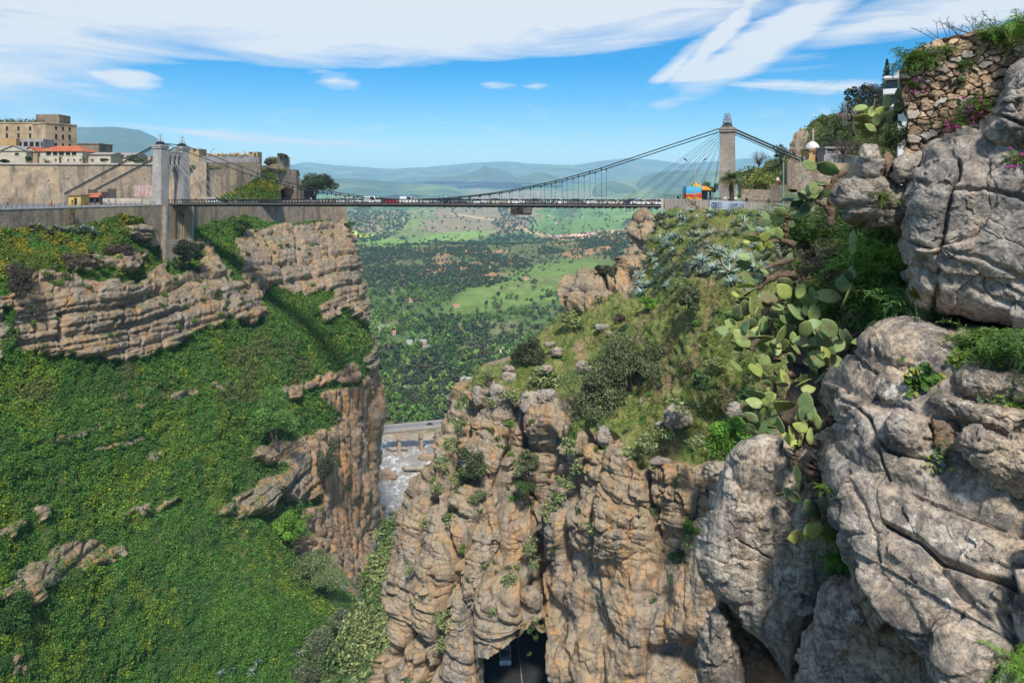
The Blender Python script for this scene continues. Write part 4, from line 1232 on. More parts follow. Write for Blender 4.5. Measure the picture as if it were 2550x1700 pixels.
wm = NT('rubble_wall')
_n = wm.noise(wm.pos(), 9, 7, 0.7)
_n2 = wm.noise(wm.pos((1, 1, 0.4)), 2.0, 5, 0.6)
_c = wm.mix(1.0, wm.attr('col').outputs['Color'], wm.ramp(_n, [(0.3, 0.62), (0.7, 1.3)]), 'MULTIPLY')
_c = wm.mix(wm.ramp(_n2, [(0.55, 0.0), (0.7, 0.55)]), _c, (0.20, 0.19, 0.175))
wall_mat = wm.out(_c, 0.92, _n, 0.9, 0.04, 0.1)
wallo = link('stone_wall', mesh_np('stone_wall', np.concatenate([WV.reshape(-1, 3), (WV + np.array([0.5, 0.9, 0])).reshape(-1, 3), np.stack([WV[0], WV[0] + np.array([0.5, 0.9, 0])]).reshape(-1, 3), np.stack([WV[:, 0], WV[:, 0] + np.array([0.5, 0.9, 0])]).reshape(-1, 3)]),
 quads=np.concatenate([gridfaces(*WX.shape), gridfaces(*WX.shape)[:, ::-1] + WX.size, gridfaces(2, WX.shape[1]) + 2 * WX.size, gridfaces(2, WX.shape[0]) + 2 * WX.size + 2 * WX.shape[1]]),
 mat=wall_mat, vcol=np.concatenate([stone_c.reshape(-1, 3), stone_c.reshape(-1, 3), np.concatenate([stone_c[0], stone_c[0]]), np.concatenate([stone_c[:, 0], stone_c[:, 0]])])))
tag(wallo, 'old rubble stone wall overgrown with ferns at the top right', 'stone wall')

# the cliff goes on beyond the right edge of the picture
rx_, ry_ = rowgrid(-60, 1800, 9, [(-60, 2640), (340, 2600), (400, 2590), (820, 2620), (900, 2590), (1800, 2590)], [(-60, 4200), (1800, 4200)], 150)
V0 = P(rx_, ry_, 12.6 - 2.2 * (rx_ - 2600) / 1600 + 0.5 * np.sin(ry_ / 130))
ra_, re_ = facet(V0 * 0.55, 351)
RV, RN = relief_disp(V0, 0.7 * ra_ - 0.2 * np.exp(-(re_ / 0.04) ** 2) + strata(V0, 1.3, 0.25, 352) + 0.12 * fbm(V0 * 2, 4, 353))
tag(link('cliff', mesh_np('cliff', RV.reshape(-1, 3), quads=gridfaces(*rx_.shape), mat=near_rock)), kind='structure')
# ------------------------------------------------------------------ masonry materials
def masonry(name, c1, c2, mortar, bw=0.8, bh=0.3, var=0.35, stain=0.5, msize=0.018, local=True):
 m = NT(name)
 g = m.n('ShaderNodeTexCoord').outputs['Object'] if local else m.n('ShaderNodeNewGeometry').outputs['Position']
 sp = m.n('ShaderNodeSeparateXYZ', {0: g})
 u = m.math('ADD', sp.outputs[0], m.math('MULTIPLY', sp.outputs[1], 0.97))
 uv = m.n('ShaderNodeCombineXYZ', {0: u, 1: sp.outputs[2], 2: 0.0}).outputs[0]
 b = m.n('ShaderNodeTexBrick', {'Vector': uv, 'Color1': (*c1, 1), 'Color2': (*c2, 1), 'Mortar': (*mortar, 1), 'Scale': 1.0, 'Mortar Size': msize, 'Bias': 0.0, 'Brick Width': bw, 'Row Height': bh})
 p = m.pos()
 n = m.noise(p, 0.35, 6, 0.62)
 n2 = m.noise(m.pos((1, 1, 0.12)), 0.8, 5, 0.6)
 c = m.mix(1.0, b.outputs['Color'], m.ramp(n, [(0.3, 1 - var), (0.7, 1 + var * 0.5)]), 'MULTIPLY')
 c = m.mix(m.math('MULTIPLY', m.ramp(n2, [(0.5, 0.0), (0.72, 1.0)]), stain), c, (0.10, 0.09, 0.08))
 return m.out(c, 0.9, b.outputs['Fac'], -0.6, 0.04, 0.2)


def rubble(name, c1, c2, dark, sc=1.6, patch=(0.40, 0.33, 0.24), pf=0.5, stain=0.5):
 m = NT(name)
 p = m.pos((sc, sc, sc * 1.5))
 v = m.n('ShaderNodeTexVoronoi', {'Vector': p, 'Scale': 1.0}, feature='F1')
 ve = m.n('ShaderNodeTexVoronoi', {'Vector': p, 'Scale': 1.0}, feature='DISTANCE_TO_EDGE')
 k = m.n('ShaderNodeSeparateColor', {0: v.outputs['Color']}).outputs[0]
 c = m.mix(k, c1, c2)
 c = m.mix(m.ramp(ve.outputs['Distance'], [(0.02, 0.65), (0.10, 0.0)]), c, dark)
 w = m.pos()
 n = m.noise(w, 0.09, 6, 0.6)
 n2 = m.noise(m.pos((1, 1, 0.2)), 0.35, 6, 0.62)
 n3 = m.noise(w, 0.6, 6, 0.65)
 c = m.mix(m.math('MULTIPLY', m.ramp(n, [(0.46, 0.0), (0.53, 1.0)]), pf), c, patch)
 c = m.mix(m.math('MULTIPLY', m.ramp(n2, [(0.48, 0.0), (0.62, 1.0)]), stain), c, dark)
 c = m.mix(1.0, c, m.ramp(n3, [(0.3, 0.75), (0.7, 1.15)]), 'MULTIPLY')
 return m.out(c, 0.92, ve.outputs['Distance'], 0.5, 0.1, 0.15)


ashlar = masonry('grey_ashlar', (0.50, 0.47, 0.43), (0.40, 0.38, 0.35), (0.20, 0.18, 0.16), 0.75, 0.36, 0.25, 0.30, 0.035)
brown_ashlar = masonry('brown_ashlar', (0.42, 0.365, 0.30), (0.35, 0.30, 0.25), (0.17, 0.13, 0.10), 0.8, 0.38, 0.25, 0.35, 0.035)
pier_rubble = rubble('pier_rubble', (0.36, 0.28, 0.185), (0.29, 0.225, 0.15), (0.16, 0.12, 0.085), 2.2, (0.40, 0.30, 0.18), 0.5, 0.35)
plinth_mat = masonry('plinth_brick', (0.48, 0.41, 0.33), (0.38, 0.31, 0.24), (0.16, 0.12, 0.09), 1.0, 0.42, 0.3, 0.45, 0.05)
plaster_tan = plain('tan_plaster', (0.42, 0.31, 0.18), 0.9, var=0.35, vscale=0.5)
wall_low = rubble('retaining_rubble', (0.42, 0.335, 0.245), (0.33, 0.27, 0.205), (0.14, 0.115, 0.09), 1.3, (0.42, 0.31, 0.19), 0.6, 0.65)
wall_up = rubble('fortress_rubble', (0.42, 0.325, 0.23), (0.35, 0.275, 0.20), (0.145, 0.12, 0.095), 1.1, (0.50, 0.37, 0.23), 0.85, 0.75)
steel = plain('dark_steel', (0.022, 0.024, 0.024), 0.55, 0.3, 0.4)
cable_m = plain('cable_steel', (0.03, 0.045, 0.04), 0.6, 0.2, 0.4)
stay_m = plain('stay_wire', (0.16, 0.165, 0.165), 0.5, 0.5, 0.4)
light_steel = plain('galvanised', (0.42, 0.47, 0.50), 0.45, 0.5, 0.4)
edge_m = plain('deck_edge', (0.30, 0.26, 0.22), 0.7, var=0.3, vscale=0.5)
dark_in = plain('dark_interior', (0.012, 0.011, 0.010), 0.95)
concrete = plain('pale_concrete', (0.50, 0.45, 0.39), 0.9, var=0.3, vscale=0.6)
asph2 = plain('road_grey', (0.20, 0.20, 0.205), 0.9, var=0.25, vscale=0.4)
pave = plain('pink_paving', (0.36, 0.24, 0.20), 0.9, var=0.3, vscale=0.6)

# ------------------------------------------------------------------ the suspension bridge (local x along the span, y across it)
PA, PB = P(427, YH, 206.0), P(1812, YH, 155.0)
bd = (PB - PA)[:2]
SPAN = float(np.hypot(*bd))
brz = math.atan2(bd[1], bd[0])
BR = empty('suspension_bridge', (PA[0], PA[1], 0), brz)
tag(BR, 'long suspension bridge with stone towers, dark railings and traffic crossing the gorge', 'bridge')


def rail_z(t):
 return -2.72 + 1.50 * t - 1.08 * t * t


def deck_z(x):
 return rail_z(x / SPAN) - 1.15


xs = np.linspace(-1.5, SPAN + 2, 66)
mb = MB()
for y0, y1, za, zb in ((-2.9, 2.9, -0.06, -0.28), (-3.0, -2.72, 0.10, -0.55), (2.72, 3.0, 0.10, -0.55)):
 v, f = [], []
 for x in xs:
  z = deck_z(x)
  v += [(x, y0, z + zb), (x, y1, z + zb), (x, y1, z + za), (x, y0, z + za)]
 for i in range(len(xs) - 1):
  a = i * 4
  for k in range(4):
   f.append((a + k, a + (k + 1) % 4, a + 4 + (k + 1) % 4, a + 4 + k))
 mb.add(v, f)
mb.build('deck', steel, BR)
mb = MB()
for i in range(len(xs) - 1):
 x0, x1 = xs[i], xs[i + 1]
 z = (deck_z(x0) + deck_z(x1)) / 2
 mb.box(x0, x1, -2.6, 2.6, z - 0.05, z + 0.004 + 0.0 * i)
mb.build('roadway', asph2, BR)
mb = MB()
for i in range(len(xs) - 1):
 x0, x1 = xs[i], xs[i + 1]
 z = (deck_z(x0) + deck_z(x1)) / 2
 mb.box(x0, x1, -3.06, -3.005, z - 0.16, z - 0.02)
mb.build('edge_strip', edge_m, BR)
cb = MB()
cb.box(-0.11, 0.11, -3.25, 3.25, -0.85, -0.30)
cbm = cb.mesh('cross_beam', steel)
for i in range(96):
 x = (i + 0.5) * SPAN / 96
 link('cross_beam', cbm, BR, (x, 0, deck_z(x)))
for sgn in (-1, 1):
 mb = MB()
 y = 2.86 * sgn
 for k in range(int(SPAN / 1.0) + 1):
  x = min(k * 1.0, SPAN)
  z = deck_z(x)
  w = 0.075 if k % 2 else 0.045
  mb.box(x - w, x + w, y - 0.05, y + 0.05, z, z + 1.15)
 for x0, x1 in zip(xs[:-1], xs[1:]):
  if x0 < 0 or x1 > SPAN + 0.5:
   continue
  for h, r in ((1.14, 0.085), (0.88, 0.035), (0.16, 0.05)):
   mb.tube([(x0, y, deck_z(x0) + h), (x1 + 0.02, y, deck_z(x1) + h)], r, 4, False)
 mb.build('railing', steel, BR)
TOPZ = 14.35
k_par = 18.2


def cab_z(x):
 t = x / SPAN
 zm = -2.25
 if 0.18 <= t <= 0.823:
  return zm + k_par * (2 * t - 1) ** 2
 e = 0.18 if t < 0.5 else 0.823
 ze = zm + k_par * (2 * e - 1) ** 2
 te = 0.0 if t < 0.5 else 1.0
 return ze + (TOPZ - ze) * (t - e) / (te - e)


for sgn in (-1, 1):
 y = 3.15 * sgn
 mb = MB()
 cx = np.concatenate([[0.0], np.linspace(0.18, 0.823, 44) * SPAN, [SPAN]])
 mb.tube([(x, y if 0 < x < SPAN else 3.9 * sgn, cab_z(x)) for x in cx], 0.125, 5)
 mb.build('main_cable', cable_m, BR)
 for k in range(38):
  x = SPAN * (0.18 + 0.643 * k / 37)
  if cab_z(x) < rail_z(x / SPAN) + 0.1:
   continue
  h = MB()
  h.tube([(x, y, cab_z(x)), (x, y, deck_z(x) - 0.5)], 0.038, 4)
  h.box(x - 0.11, x + 0.11, y - 0.16, y + 0.16, cab_z(x) - 0.5, cab_z(x) + 0.14)
  h.build('hanger', steel, BR)
 for x, y2, tx, tz in ((0, 4.0, -38.5, -0.9), (SPAN, 4.0, SPAN + 29, 0.2)):
  for off, r in ((0, 0.24), (-0.55, 0.10)):
   h = MB()
   h.tube([(x, y2 * sgn, TOPZ + off), (tx, y2 * sgn * 1.02, tz + off)], r, 6)
   h.build('back_cable', cable_m, BR)
 for k in range(6):
  for side_ in (0, 1):
   fr = 0.022 + 0.027 * k
   xt = SPAN * (fr if side_ == 0 else 1 - fr)
   x0 = 1.2 if side_ == 0 else SPAN - 1.4
   h = MB()
   h.tube([(x0, 3.3 * sgn, 13.4 - 0.5 * (5 - k)), (xt, 2.95 * sgn, deck_z(xt))], 0.036, 4)
   h.build('stay_cable', stay_m if side_ == 0 else cable_m, BR)


def arch_h(u):
 """Pointed arch over |u| <= 1."""
 u = min(abs(u), 1.0)
 return math.sqrt(max(0.0, 1.0 - ((u + 0.75) / 1.75) ** 2)) / math.sqrt(1 - (0.75 / 1.75) ** 2)


def spire(mb):
 for k in range(12):
  a = 2 * math.pi * k / 12
  pts = []
  for z, r in ((0, 0.85), (0.25, 0.95), (0.9, 0.80), (1.7, 0.55), (2.2, 0.50)):
   pts.append((r * math.cos(a), r * math.sin(a), z))
  mb.tube(pts, 0.05, 4)
 for z, r in ((0.25, 0.95), (0.9, 0.80), (1.7, 0.55), (2.2, 0.50)):
  mb.tube([(r * math.cos(2 * math.pi * k / 12), r * math.sin(2 * math.pi * k / 12), z) for k in range(13)], 0.05, 4)
 mb.tube([(0, 0, 0), (0, 0, 1.9)], 0.22, 6)
 mb.tube([(0, 0, 1.9), (0, 0, 2.35)], 0.04, 4)


def tower(x0, zb, body, z_leg, left):
 t = empty('tower', (x0, 0, 0))
 t.parent = BR
 for sgn in (-1, 1):
  y = 4.15 * sgn
  m = MB()
  h = z_leg - zb
  m.box(-1.75, 1.75, y - 1.45, y + 1.45, zb, z_leg, taper=0.87)
  m.build('leg', body, t)
  m = MB()
  m.box(-1.72, 1.72, y - 1.52, y + 1.52, z_leg - 0.85, z_leg - 0.35)
  m.box(-1.82, 1.82, y - 1.62, y + 1.62, z_leg - 0.35, z_leg)
  m.box(-1.45, 1.45, y - 1.30, y + 1.30, z_leg, z_leg + 0.30)
  m.build('cornice', body, t)
  m = MB()
  m.box(-1.25, 1.25, y - 0.75, y + 0.75, z_leg + 0.30, z_leg + 0.95, taper=0.75)
  m.box(-0.7, 0.7, y - 0.55, y + 0.55, z_leg + 0.95, z_leg + 1.15)
  m.build('saddle', steel, t)
  m = MB()
  spire(m)
  m.build('spire', light_steel, t, loc=(0, y, z_leg + 1.1))
 m = MB()
 n = 56
 a, b = -2.85, 2.85
 lan = [(-1.7, 0.58), (0.0, 0.58), (1.7, 0.58)]
 for i in range(n):
  y0, y1 = a + (b - a) * i / n, a + (b - a) * (i + 1) / n
  yc = (y0 + y1) / 2
  zs = zb if abs(yc) > 2.45 else zb + 6.3 + 5.5 * arch_h(yc / 2.45)
  cuts = [(zs, z_leg - 1.9)]
  for lc, lw in lan:
   if abs(yc - lc) < lw:
    top = z_leg - 3.6 + 1.1 * arch_h((yc - lc) / lw)
    cuts = [(zs, z_leg - 5.6), (top, z_leg - 1.9)]
  for c0, c1 in cuts:
   m.box(-1.25, 1.48, y0, y1, c0, c1)
 m.build('arch_wall', body, t)
 m = MB()
 m.box(-1.3, 1.55, -2.75, 2.75, z_leg - 1.9, z_leg - 1.55)
 for k in (-1.4, -0.5, 0.5, 1.4):
  m.box(-1.2, 1.5, k - 0.3, k + 0.3, z_leg - 1.55, z_leg - 1.25)
 m.build('parapet', body, t)
 m = MB()
 m.tube([(0, -3.6, z_leg + 0.7), (0, 3.6, z_leg + 0.7)], 0.16, 5)
 m.build('tie_beam', steel, t)
 return t


tl = tower(0, -4.3, ashlar, 13.3, True)
tower(SPAN, -3.6, brown_ashlar, 13.75, False)
# the pier that carries the left tower down to the rock
m = MB()
m.box(-3.1, 2.35, -5.3, 5.3, -14.6, -4.42, taper=0.985)
for i in range(44):
 y0, y1 = -5.25 + 10.5 * i / 44, -5.25 + 10.5 * (i + 1) / 44
 yc = (y0 + y1) / 2
 if abs(yc) < 1.75:
  z0 = -8.2 + 2.6 * arch_h(yc / 1.75)
  m.box(2.35, 3.1, y0, y1, z0, -4.45)
 else:
  m.box(2.35, 3.1, y0, y1, -14.6, -4.45)
m.build('pier', pier_rubble, tl)
for y in (-5.42, 5.42):
 for x in (-3.2, 3.2):
  m = MB()
  for k in range(26):
   L = 0.85 if k % 2 else 0.55
   z = -14.6 + k * 0.392
   m.box(x - 0.08 - (L if x > 0 else 0), x + 0.08 + (L if x < 0 else 0), y - 0.06 - (L if y > 0 else 0), y + 0.06 + (L if y < 0 else 0), z, z + 0.36)
  m.build('quoin', ashlar, tl)
m = MB()
m.box(-3.9, 3.9, -6.3, 6.3, -27.0, -14.6, taper=0.90)
m.build('plinth', plinth_mat, tl)
m = MB()
for sgn in (-1, 1):
 m.tube([(2.45, 1.35 * sgn, -14.5), (2.45, 1.35 * sgn, -5.0)], 0.28, 8)
m.build('pilaster', pier_rubble, tl)
# cradle under the deck
m = MB()
xc = SPAN * 0.693
z = deck_z(xc)
m.box(xc - 1.9, xc + 1.9, -2.6, 2.6, z - 2.6, z - 2.4)
for k in range(17):
 x = xc - 1.9 + 3.8 * k / 16
 for y in (-2.6, 2.6):
  m.box(x - 0.06, x + 0.06, y - 0.05, y + 0.05, z - 2.4, z - 0.85)
m.box(xc - 1.9, xc - 0.3, -2.5, 2.4, z - 2.4, z - 1.1)
m.build('inspection_cradle', plain('rusty_cradle', (0.075, 0.06, 0.048), 0.8, var=0.4, vscale=1.5), BR)


# ------------------------------------------------------------------ walls that follow a line through (px, y_top, y_bottom, distance)
def wall(name, pts, thick, mat, label, cat='wall', group=None, arch=None, seg=0.9, drop=0.0, batter=0.0, parent=None):
 pts = np.array(pts, float)
 T = P(pts[:, 0], pts[:, 1], pts[:, 3])
 B = P(pts[:, 0], pts[:, 2], pts[:, 3])
 L = np.concatenate([[0], np.cumsum(np.hypot(*np.diff(T[:, :2], axis=0).T))])
 n = max(2, int(L[-1] / seg))
 s_ = np.linspace(0, L[-1], n + 1)
 xy = np.stack([np.interp(s_, L, T[:, 0]), np.interp(s_, L, T[:, 1])], -1)
 zt, zb = np.interp(s_, L, T[:, 2]), np.interp(s_, L, B[:, 2]) - drop
 px = xy[:, 0] / xy[:, 1] * F + CX
 if arch:
  a0, a1, zsp, ah = arch
  ins = (px > a0) & (px < a1)
  zb = np.where(ins, zsp + ah * np.array([arch_h((p - (a0 + a1) / 2) / ((a1 - a0) / 2)) ** 0.6 if a0 < p < a1 else 0 for p in px]), zb)
 d = np.gradient(xy, axis=0)
 nrm = np.stack([-d[:, 1], d[:, 0]], -1)
 nrm /= np.linalg.norm(nrm, axis=1, keepdims=True)
 nrm *= np.sign((nrm * xy).sum(1, keepdims=True))          # away from the camera
 fb = np.concatenate([xy - nrm * batter, zb[:, None]], 1)
 ft = np.concatenate([xy, zt[:, None]], 1)
 bb = np.concatenate([xy + nrm * thick, zb[:, None]], 1)
 bt = np.concatenate([xy + nrm * thick, zt[:, None]], 1)
 V = np.stack([fb, ft, bt, bb], 1).reshape(-1, 3)
 q = []
 for i in range(n):
  for k in range(4):
   q.append((i * 4 + k, i * 4 + (k + 1) % 4, (i + 1) * 4 + (k + 1) % 4, (i + 1) * 4 + k))
 q += [(0, 3, 2, 1), (n * 4, n * 4 + 1, n * 4 + 2, n * 4 + 3)]
 c = V.mean(0)
 o = link(name, mesh_np(name, V - c, quads=np.array(q), mat=mat, smooth=False), parent, c)
 if label:
  tag(o, label, cat, group)
 return o


def slab(name, pts, thick, mat, kind='structure', label=None, cat=None):
 """A flat floor: outline of world points, top face and sides."""
 m = MB()
 n = len(pts)
 v = [tuple(p) for p in pts] + [(p[0], p[1], p[2] - thick) for p in pts]
 f = [tuple(range(n)), tuple(range(2 * n - 1, n - 1, -1))] + [(i, n + i, n + (i + 1) % n, (i + 1) % n) for i in range(n)]
 m.add(v, f)
 o = m.build(name, mat)
 tag(o, label, cat, kind=kind)
 return o


RZ = -4.2
edge_pts = [(-170, 136), (0, 152), (200, 174), (385, 198), (480, 215), (640, 249), (800, 284), (862, 296)]
lw = [(p, YH - RZ * F / y, YH + (16 if p < 400 else 15) * F / y, y) for p, y in edge_pts]
wall('retaining_wall', lw, 1.0, wall_low, 'long brown retaining wall below the road on the left cliff', batter=0.5)
wall('coping', [(p, a - 2.0, a + 1.2, y - 0.12) for p, a, b, y in lw], 0.9, concrete, None, parent=None).name
cop = bpy.data.objects['coping']
rw_ = bpy.data.objects['retaining_wall']
cop.parent = rw_
cop.location = cop.location - rw_.location
fl_ = [P(p, YH, y) for p, y in edge_pts]
bk_ = [P(p, YH, y) for p, y in [(900, 330), (700, 330), (400, 262), (0, 262), (-170, 262)]]
slab('esplanade', [(a[0], a[1] + 0.4, RZ) for a in fl_] + [(a[0], a[1], RZ) for a in bk_], 2.0, asph2)
slab('pavement', [tuple(P(p, YH, y) + np.array([0, 0.9, RZ + 0.12])) for p, y in edge_pts] + [tuple(P(p, YH, y) + np.array([-0.6, 3.2, RZ + 0.12])) for p, y in edge_pts[::-1]], 0.12, pave)
# railing along the edge
rail = empty('edge_railing', tuple(fl_[2]) if False else (fl_[2][0], fl_[2][1], RZ))
tag(rail, 'thin dark railing along the road edge on top of the left retaining wall', 'railing')
m = MB()
prev = None
L_ = np.linspace(0, 3, 46)
ex = np.interp(L_, range(4), [p for p, y in edge_pts[:4]])
ey = np.interp(L_, range(4), [y for p, y in edge_pts[:4]])
for a, b in zip(ex, ey):
 p = PV(a, YH, b) + Vector((0, 0.3, RZ)) - rail.location
 m.tube([p, p + Vector((0, 0, 1.05))], 0.05, 4)
 if prev is not None:
  for h in (1.05, 0.6):
   m.tube([prev + Vector((0, 0, h)), p + Vector((0, 0, h))], 0.03, 4, False)
 prev = p
m.build('rails', steel, rail)

wall('fortress_wall', [(-220, 406, 503, 222), (0, 406, 502, 225), (200, 406.5, 500, 229), (300, 407, 499, 231), (440, 407, 497, 236)], 3.0, wall_up, 'high stained fortress wall behind the road left of the bridge tower', drop=2)
wall('string_course', [(-220, 406.5, 409.5, 221.6), (0, 406.5, 409.5, 224.6), (200, 407, 410, 228.6), (300, 407, 410, 230.6), (440, 407, 410, 235.6)], 0.6, concrete, 'thin pale coping course along the top of the fortress wall', 'coping')
wall('low_wall', [(-180, 494, 512, 206), (0, 493, 510, 209), (150, 490, 506, 213), (190, 488, 504, 216)], 0.8, wall_low, 'low grey stone wall between road and grass strip on the far left', drop=1)
wall('fortress_wall', [(440, 403, 497, 240), (470, 403, 497, 243), (514, 404, 497, 246), (516, 404, 497, 249), (580, 404, 497, 259), (649, 404, 498, 271), (651, 410, 498, 273)], 3.0, wall_up, 'pocked fortress wall with a green mound at its foot right of the tower', drop=1)
wall('bastion_wall', [(649, 412, 498, 276), (690, 412, 498, 284)], 3.0, wall_up, 'plain bastion wall between the pocked wall and the road tunnel', drop=1)
wall('tunnel_wall', [(688, 419, 498, 285), (692, 420, 498, 287), (722, 423, 498, 293), (738, 425, 498, 297), (742, 432, 498, 299), (748, 450, 498, 301)], 5.0, wall_up, 'stone wall pierced by the dark road tunnel at the bridge end', arch=(696, 734, 0.0 - 2.6, 4.4), seg=0.4, drop=1)
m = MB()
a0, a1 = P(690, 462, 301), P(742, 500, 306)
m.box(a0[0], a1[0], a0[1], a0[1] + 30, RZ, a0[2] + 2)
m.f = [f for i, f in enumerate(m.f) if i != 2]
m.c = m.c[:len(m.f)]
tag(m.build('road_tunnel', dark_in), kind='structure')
wall('bastion_tower', [(690, 390, 424, 287), (722, 391, 424, 294)], 5.0, wall_low, 'square stone bastion block with rubble on top above the road tunnel', 'tower')
wall('bastion_wall', [(744, 440, 498, 302), (752, 452, 498, 304), (757, 470, 498, 306)], 3, wall_up, 'broken end of the wall right of the road tunnel', drop=1)


# ------------------------------------------------------------------ buildings on the terrace
def frame_at(pxl, pxr, Y, Yr=None):
 a, b = PV(pxl, YH, Y), PV(pxr, YH, Yr or Y)
 d = (b - a)
 return a, math.atan2(d.y, d.x), d.length


def house(name, pxl, pxr, ytop, ybot, Y, depth, mat, label, Yr=None, cat='building', win=(), wmat=None, gable=None, roof=None, roof_h=0, hip=False, cornice=False, group=None):
 """Walls from the picture line (pxl..pxr, ytop..ybot) at distance Y; windows as (x0, x1, y0, y1) picture boxes."""
 a, rz, L = frame_at(pxl, pxr, Y, Yr)
 zt, zb = -(ytop - YH) / F * Y, -(ybot - YH) / F * Y
 r = empty(name, (a.x, a.y, zb), rz)
 tag(r, label, cat, group)
 H = zt - zb
 m = MB()
 m.box(0, L, 0, depth, -1.0, H)
 m.build('wall', mat, r)
 k = L / (pxr - pxl)
 for x0, x1, y0, y1 in win:
  w = MB()
  u0, u1 = (x0 - pxl) * k, (x1 - pxl) * k
  v0, v1 = -(y1 - YH) / F * Y - zb, -(y0 - YH) / F * Y - zb
  w.box(u0, u1, -0.03, 0.35, v0, v1)
  w.build('window', wmat or win_dark, r)
  s2 = MB()
  s2.box(u0 - 0.12, u1 + 0.12, -0.14, 0.02, v0 - 0.18, v0 - 0.01)
  s2.build('sill', mat, r)
 if cornice:
  w = MB()
  w.box(-0.25, L + 0.25, -0.25, depth, H - 0.35, H + 0.05)
  w.build('cornice', mat, r)
 if roof:
  w = MB()
  if gable == 'x':       # ridge along the front
   ov = 0.5
   inset = depth * 0.5 if hip else 0
   v = [(-ov, -ov, H), (L + ov, -ov, H), (L + ov, depth + ov, H), (-ov, depth + ov, H), (inset - ov, depth / 2, H + roof_h), (L + ov - inset, depth / 2, H + roof_h)]
   w.add(v, [(0, 1, 5, 4), (1, 2, 5), (2, 3, 4, 5), (3, 0, 4), (3, 2, 1, 0)])
  else:
   ov = 0.4
   v = [(-ov, -ov, H), (L + ov, -ov, H), (L + ov, depth + ov, H), (-ov, depth + ov, H), (L / 2, -ov, H + roof_h), (L / 2, depth + ov, H + roof_h)]
   w.add(v, [(0, 4, 5, 3), (4, 1, 2, 5), (2, 3, 5), (3, 2, 1, 0)])
   g2 = MB()
   g2.add([(0, -0.02, H), (L, -0.02, H), (L / 2, -0.02, H + roof_h * 0.93)], [(0, 1, 2)])
   g2.build('gable', mat, r)
  w.build('roof', roof, r)
 return r, L, H


win_dark = plain('window_dark', (0.02, 0.018, 0.016), 0.4)
tan_wall = plain('tan_stained_wall', (0.44, 0.33, 0.21), 0.92, var=0.45, vscale=0.28)
ochre_wall = plain('ochre_wall', (0.47, 0.30, 0.13), 0.92, var=0.3, vscale=0.4)
cream_wall = plain('cream_wall', (0.55, 0.48, 0.38), 0.92, var=0.25, vscale=0.4)
grey_wall = plain('grey_wall', (0.36, 0.33, 0.32), 0.92, var=0.3, vscale=0.4)
brown_wall = plain('brown_block', (0.27, 0.21, 0.15), 0.92, var=0.5, vscale=0.4)
red_tile = plain('red_tiles', (0.45, 0.13, 0.06), 0.85, var=0.4, vscale=1.2)
grey_tile = plain('grey_roofing', (0.32, 0.28, 0.26), 0.85, var=0.3, vscale=0.8)
slab('terrace', [tuple(P(p, YH, y) + np.array([0, 0, 9.15])) for p, y in [(-230, 223.5), (0, 226.5), (200, 230.5), (440, 237), (660, 274), (745, 302), (745, 345), (-230, 330)]], 1.0, soil2_m.owner)

bwin = []
for x in (17, 46, 75):
 bwin += [(x - 2.6, x + 2.8, 315, 325), (x - 2.6, x + 2.8, 332, 344)]
bwin += [(93, 99, 311, 321), (93, 99, 330, 342)]
hb1, L1, H1 = house('barracks', -90, 113, 305, 400, 262, 16, tan_wall, 'old tan barracks block with grass on its roof and dark windows', win=bwin, cornice=True)
hb2, L2, H2 = house('barracks_wing', 113, 191, 305, 400, 258, 18, tan_wall, 'corner wing of the old barracks with dark water stains and three window columns', Yr=268, cornice=True,
     win=[(a - 2.8, a + 2.8, b, c) for a in (139, 156, 173) for b, c in ((313, 321), (332, 344), (355, 363))])
house('roof_block', 89, 147, 285, 306, 270, 7, brown_wall, 'square blackened block standing on the barracks roof', cat='roof block', win=())
house('annex', 40, 107, 346, 400, 254, 6, grey_wall, 'low grey annex with five square openings before the barracks', win=[(44, 54, 353, 365), (59, 69, 353, 365), (74, 84, 353, 365), (88, 98, 353, 365), (102, 106, 353, 365)])
house('annex', -60, 40, 345, 400, 252, 6, ochre_wall, 'orange plastered annex at the left picture edge')
house('house', 2, 65, 376, 405, 236, 11, cream_wall, 'white gabled house with grey roof at the left edge', gable='y', roof=grey_tile, roof_h=1.9, win=[(37, 47, 381, 387)])
house('house', -60, 2, 378, 405, 238, 10, cream_wall, 'half hidden pale house with grey roof left of the gabled one', gable='x', roof=grey_tile, roof_h=2.4)
house('long_house', 92, 205, 377, 405, 240, 9, cream_wall, 'long cream building with red tiled roof and five shutters', gable='x', hip=True, roof=red_tile, roof_h=2.2, win=[(115, 127, 377.5, 387), (132, 143, 378, 387), (147, 159, 378, 387), (164, 175, 378, 387), (179, 190, 378, 387), (137, 141, 396, 401), (168, 172, 396, 401), (183, 187, 396, 401), (198, 202, 396, 401)])
house('house', 58, 93, 378, 405, 239, 8, tan_wall, 'tan porch end of the long red roofed building', gable='y', roof=red_tile, roof_h=1.8, win=[(77, 80, 383, 391)])
house('blockhouse', 191, 246, 357, 405, 262, 9, brown_wall, 'squat dark brown block standing right of the barracks', cat='building', cornice=True)
house('shed', 218, 275, 385, 405, 243, 8, cream_wall, 'low pale shed with white roof edge, left one of two', gable='x', roof=grey_tile, roof_h=1.0, win=[(226, 234, 397, 401), (254, 261, 397, 402)])
house('shed', 272, 335, 392, 405, 250, 10, cream_wall, 'low pale shed with grey pitched roof beside the palms', gable='x', roof=grey_tile, roof_h=1.9)
house('hut', 368, 389, 389, 406, 246, 5, tan_wall, 'small square brown hut at the edge of the high wall', cat='hut', win=[(375, 382, 390, 394)])
house('watch_tower', 469, 496, 370, 404, 250, 6, plaster_tan, 'square tan watch tower block on the wall right of the bridge tower', cat='tower', win=[(481, 488, 371, 376)])
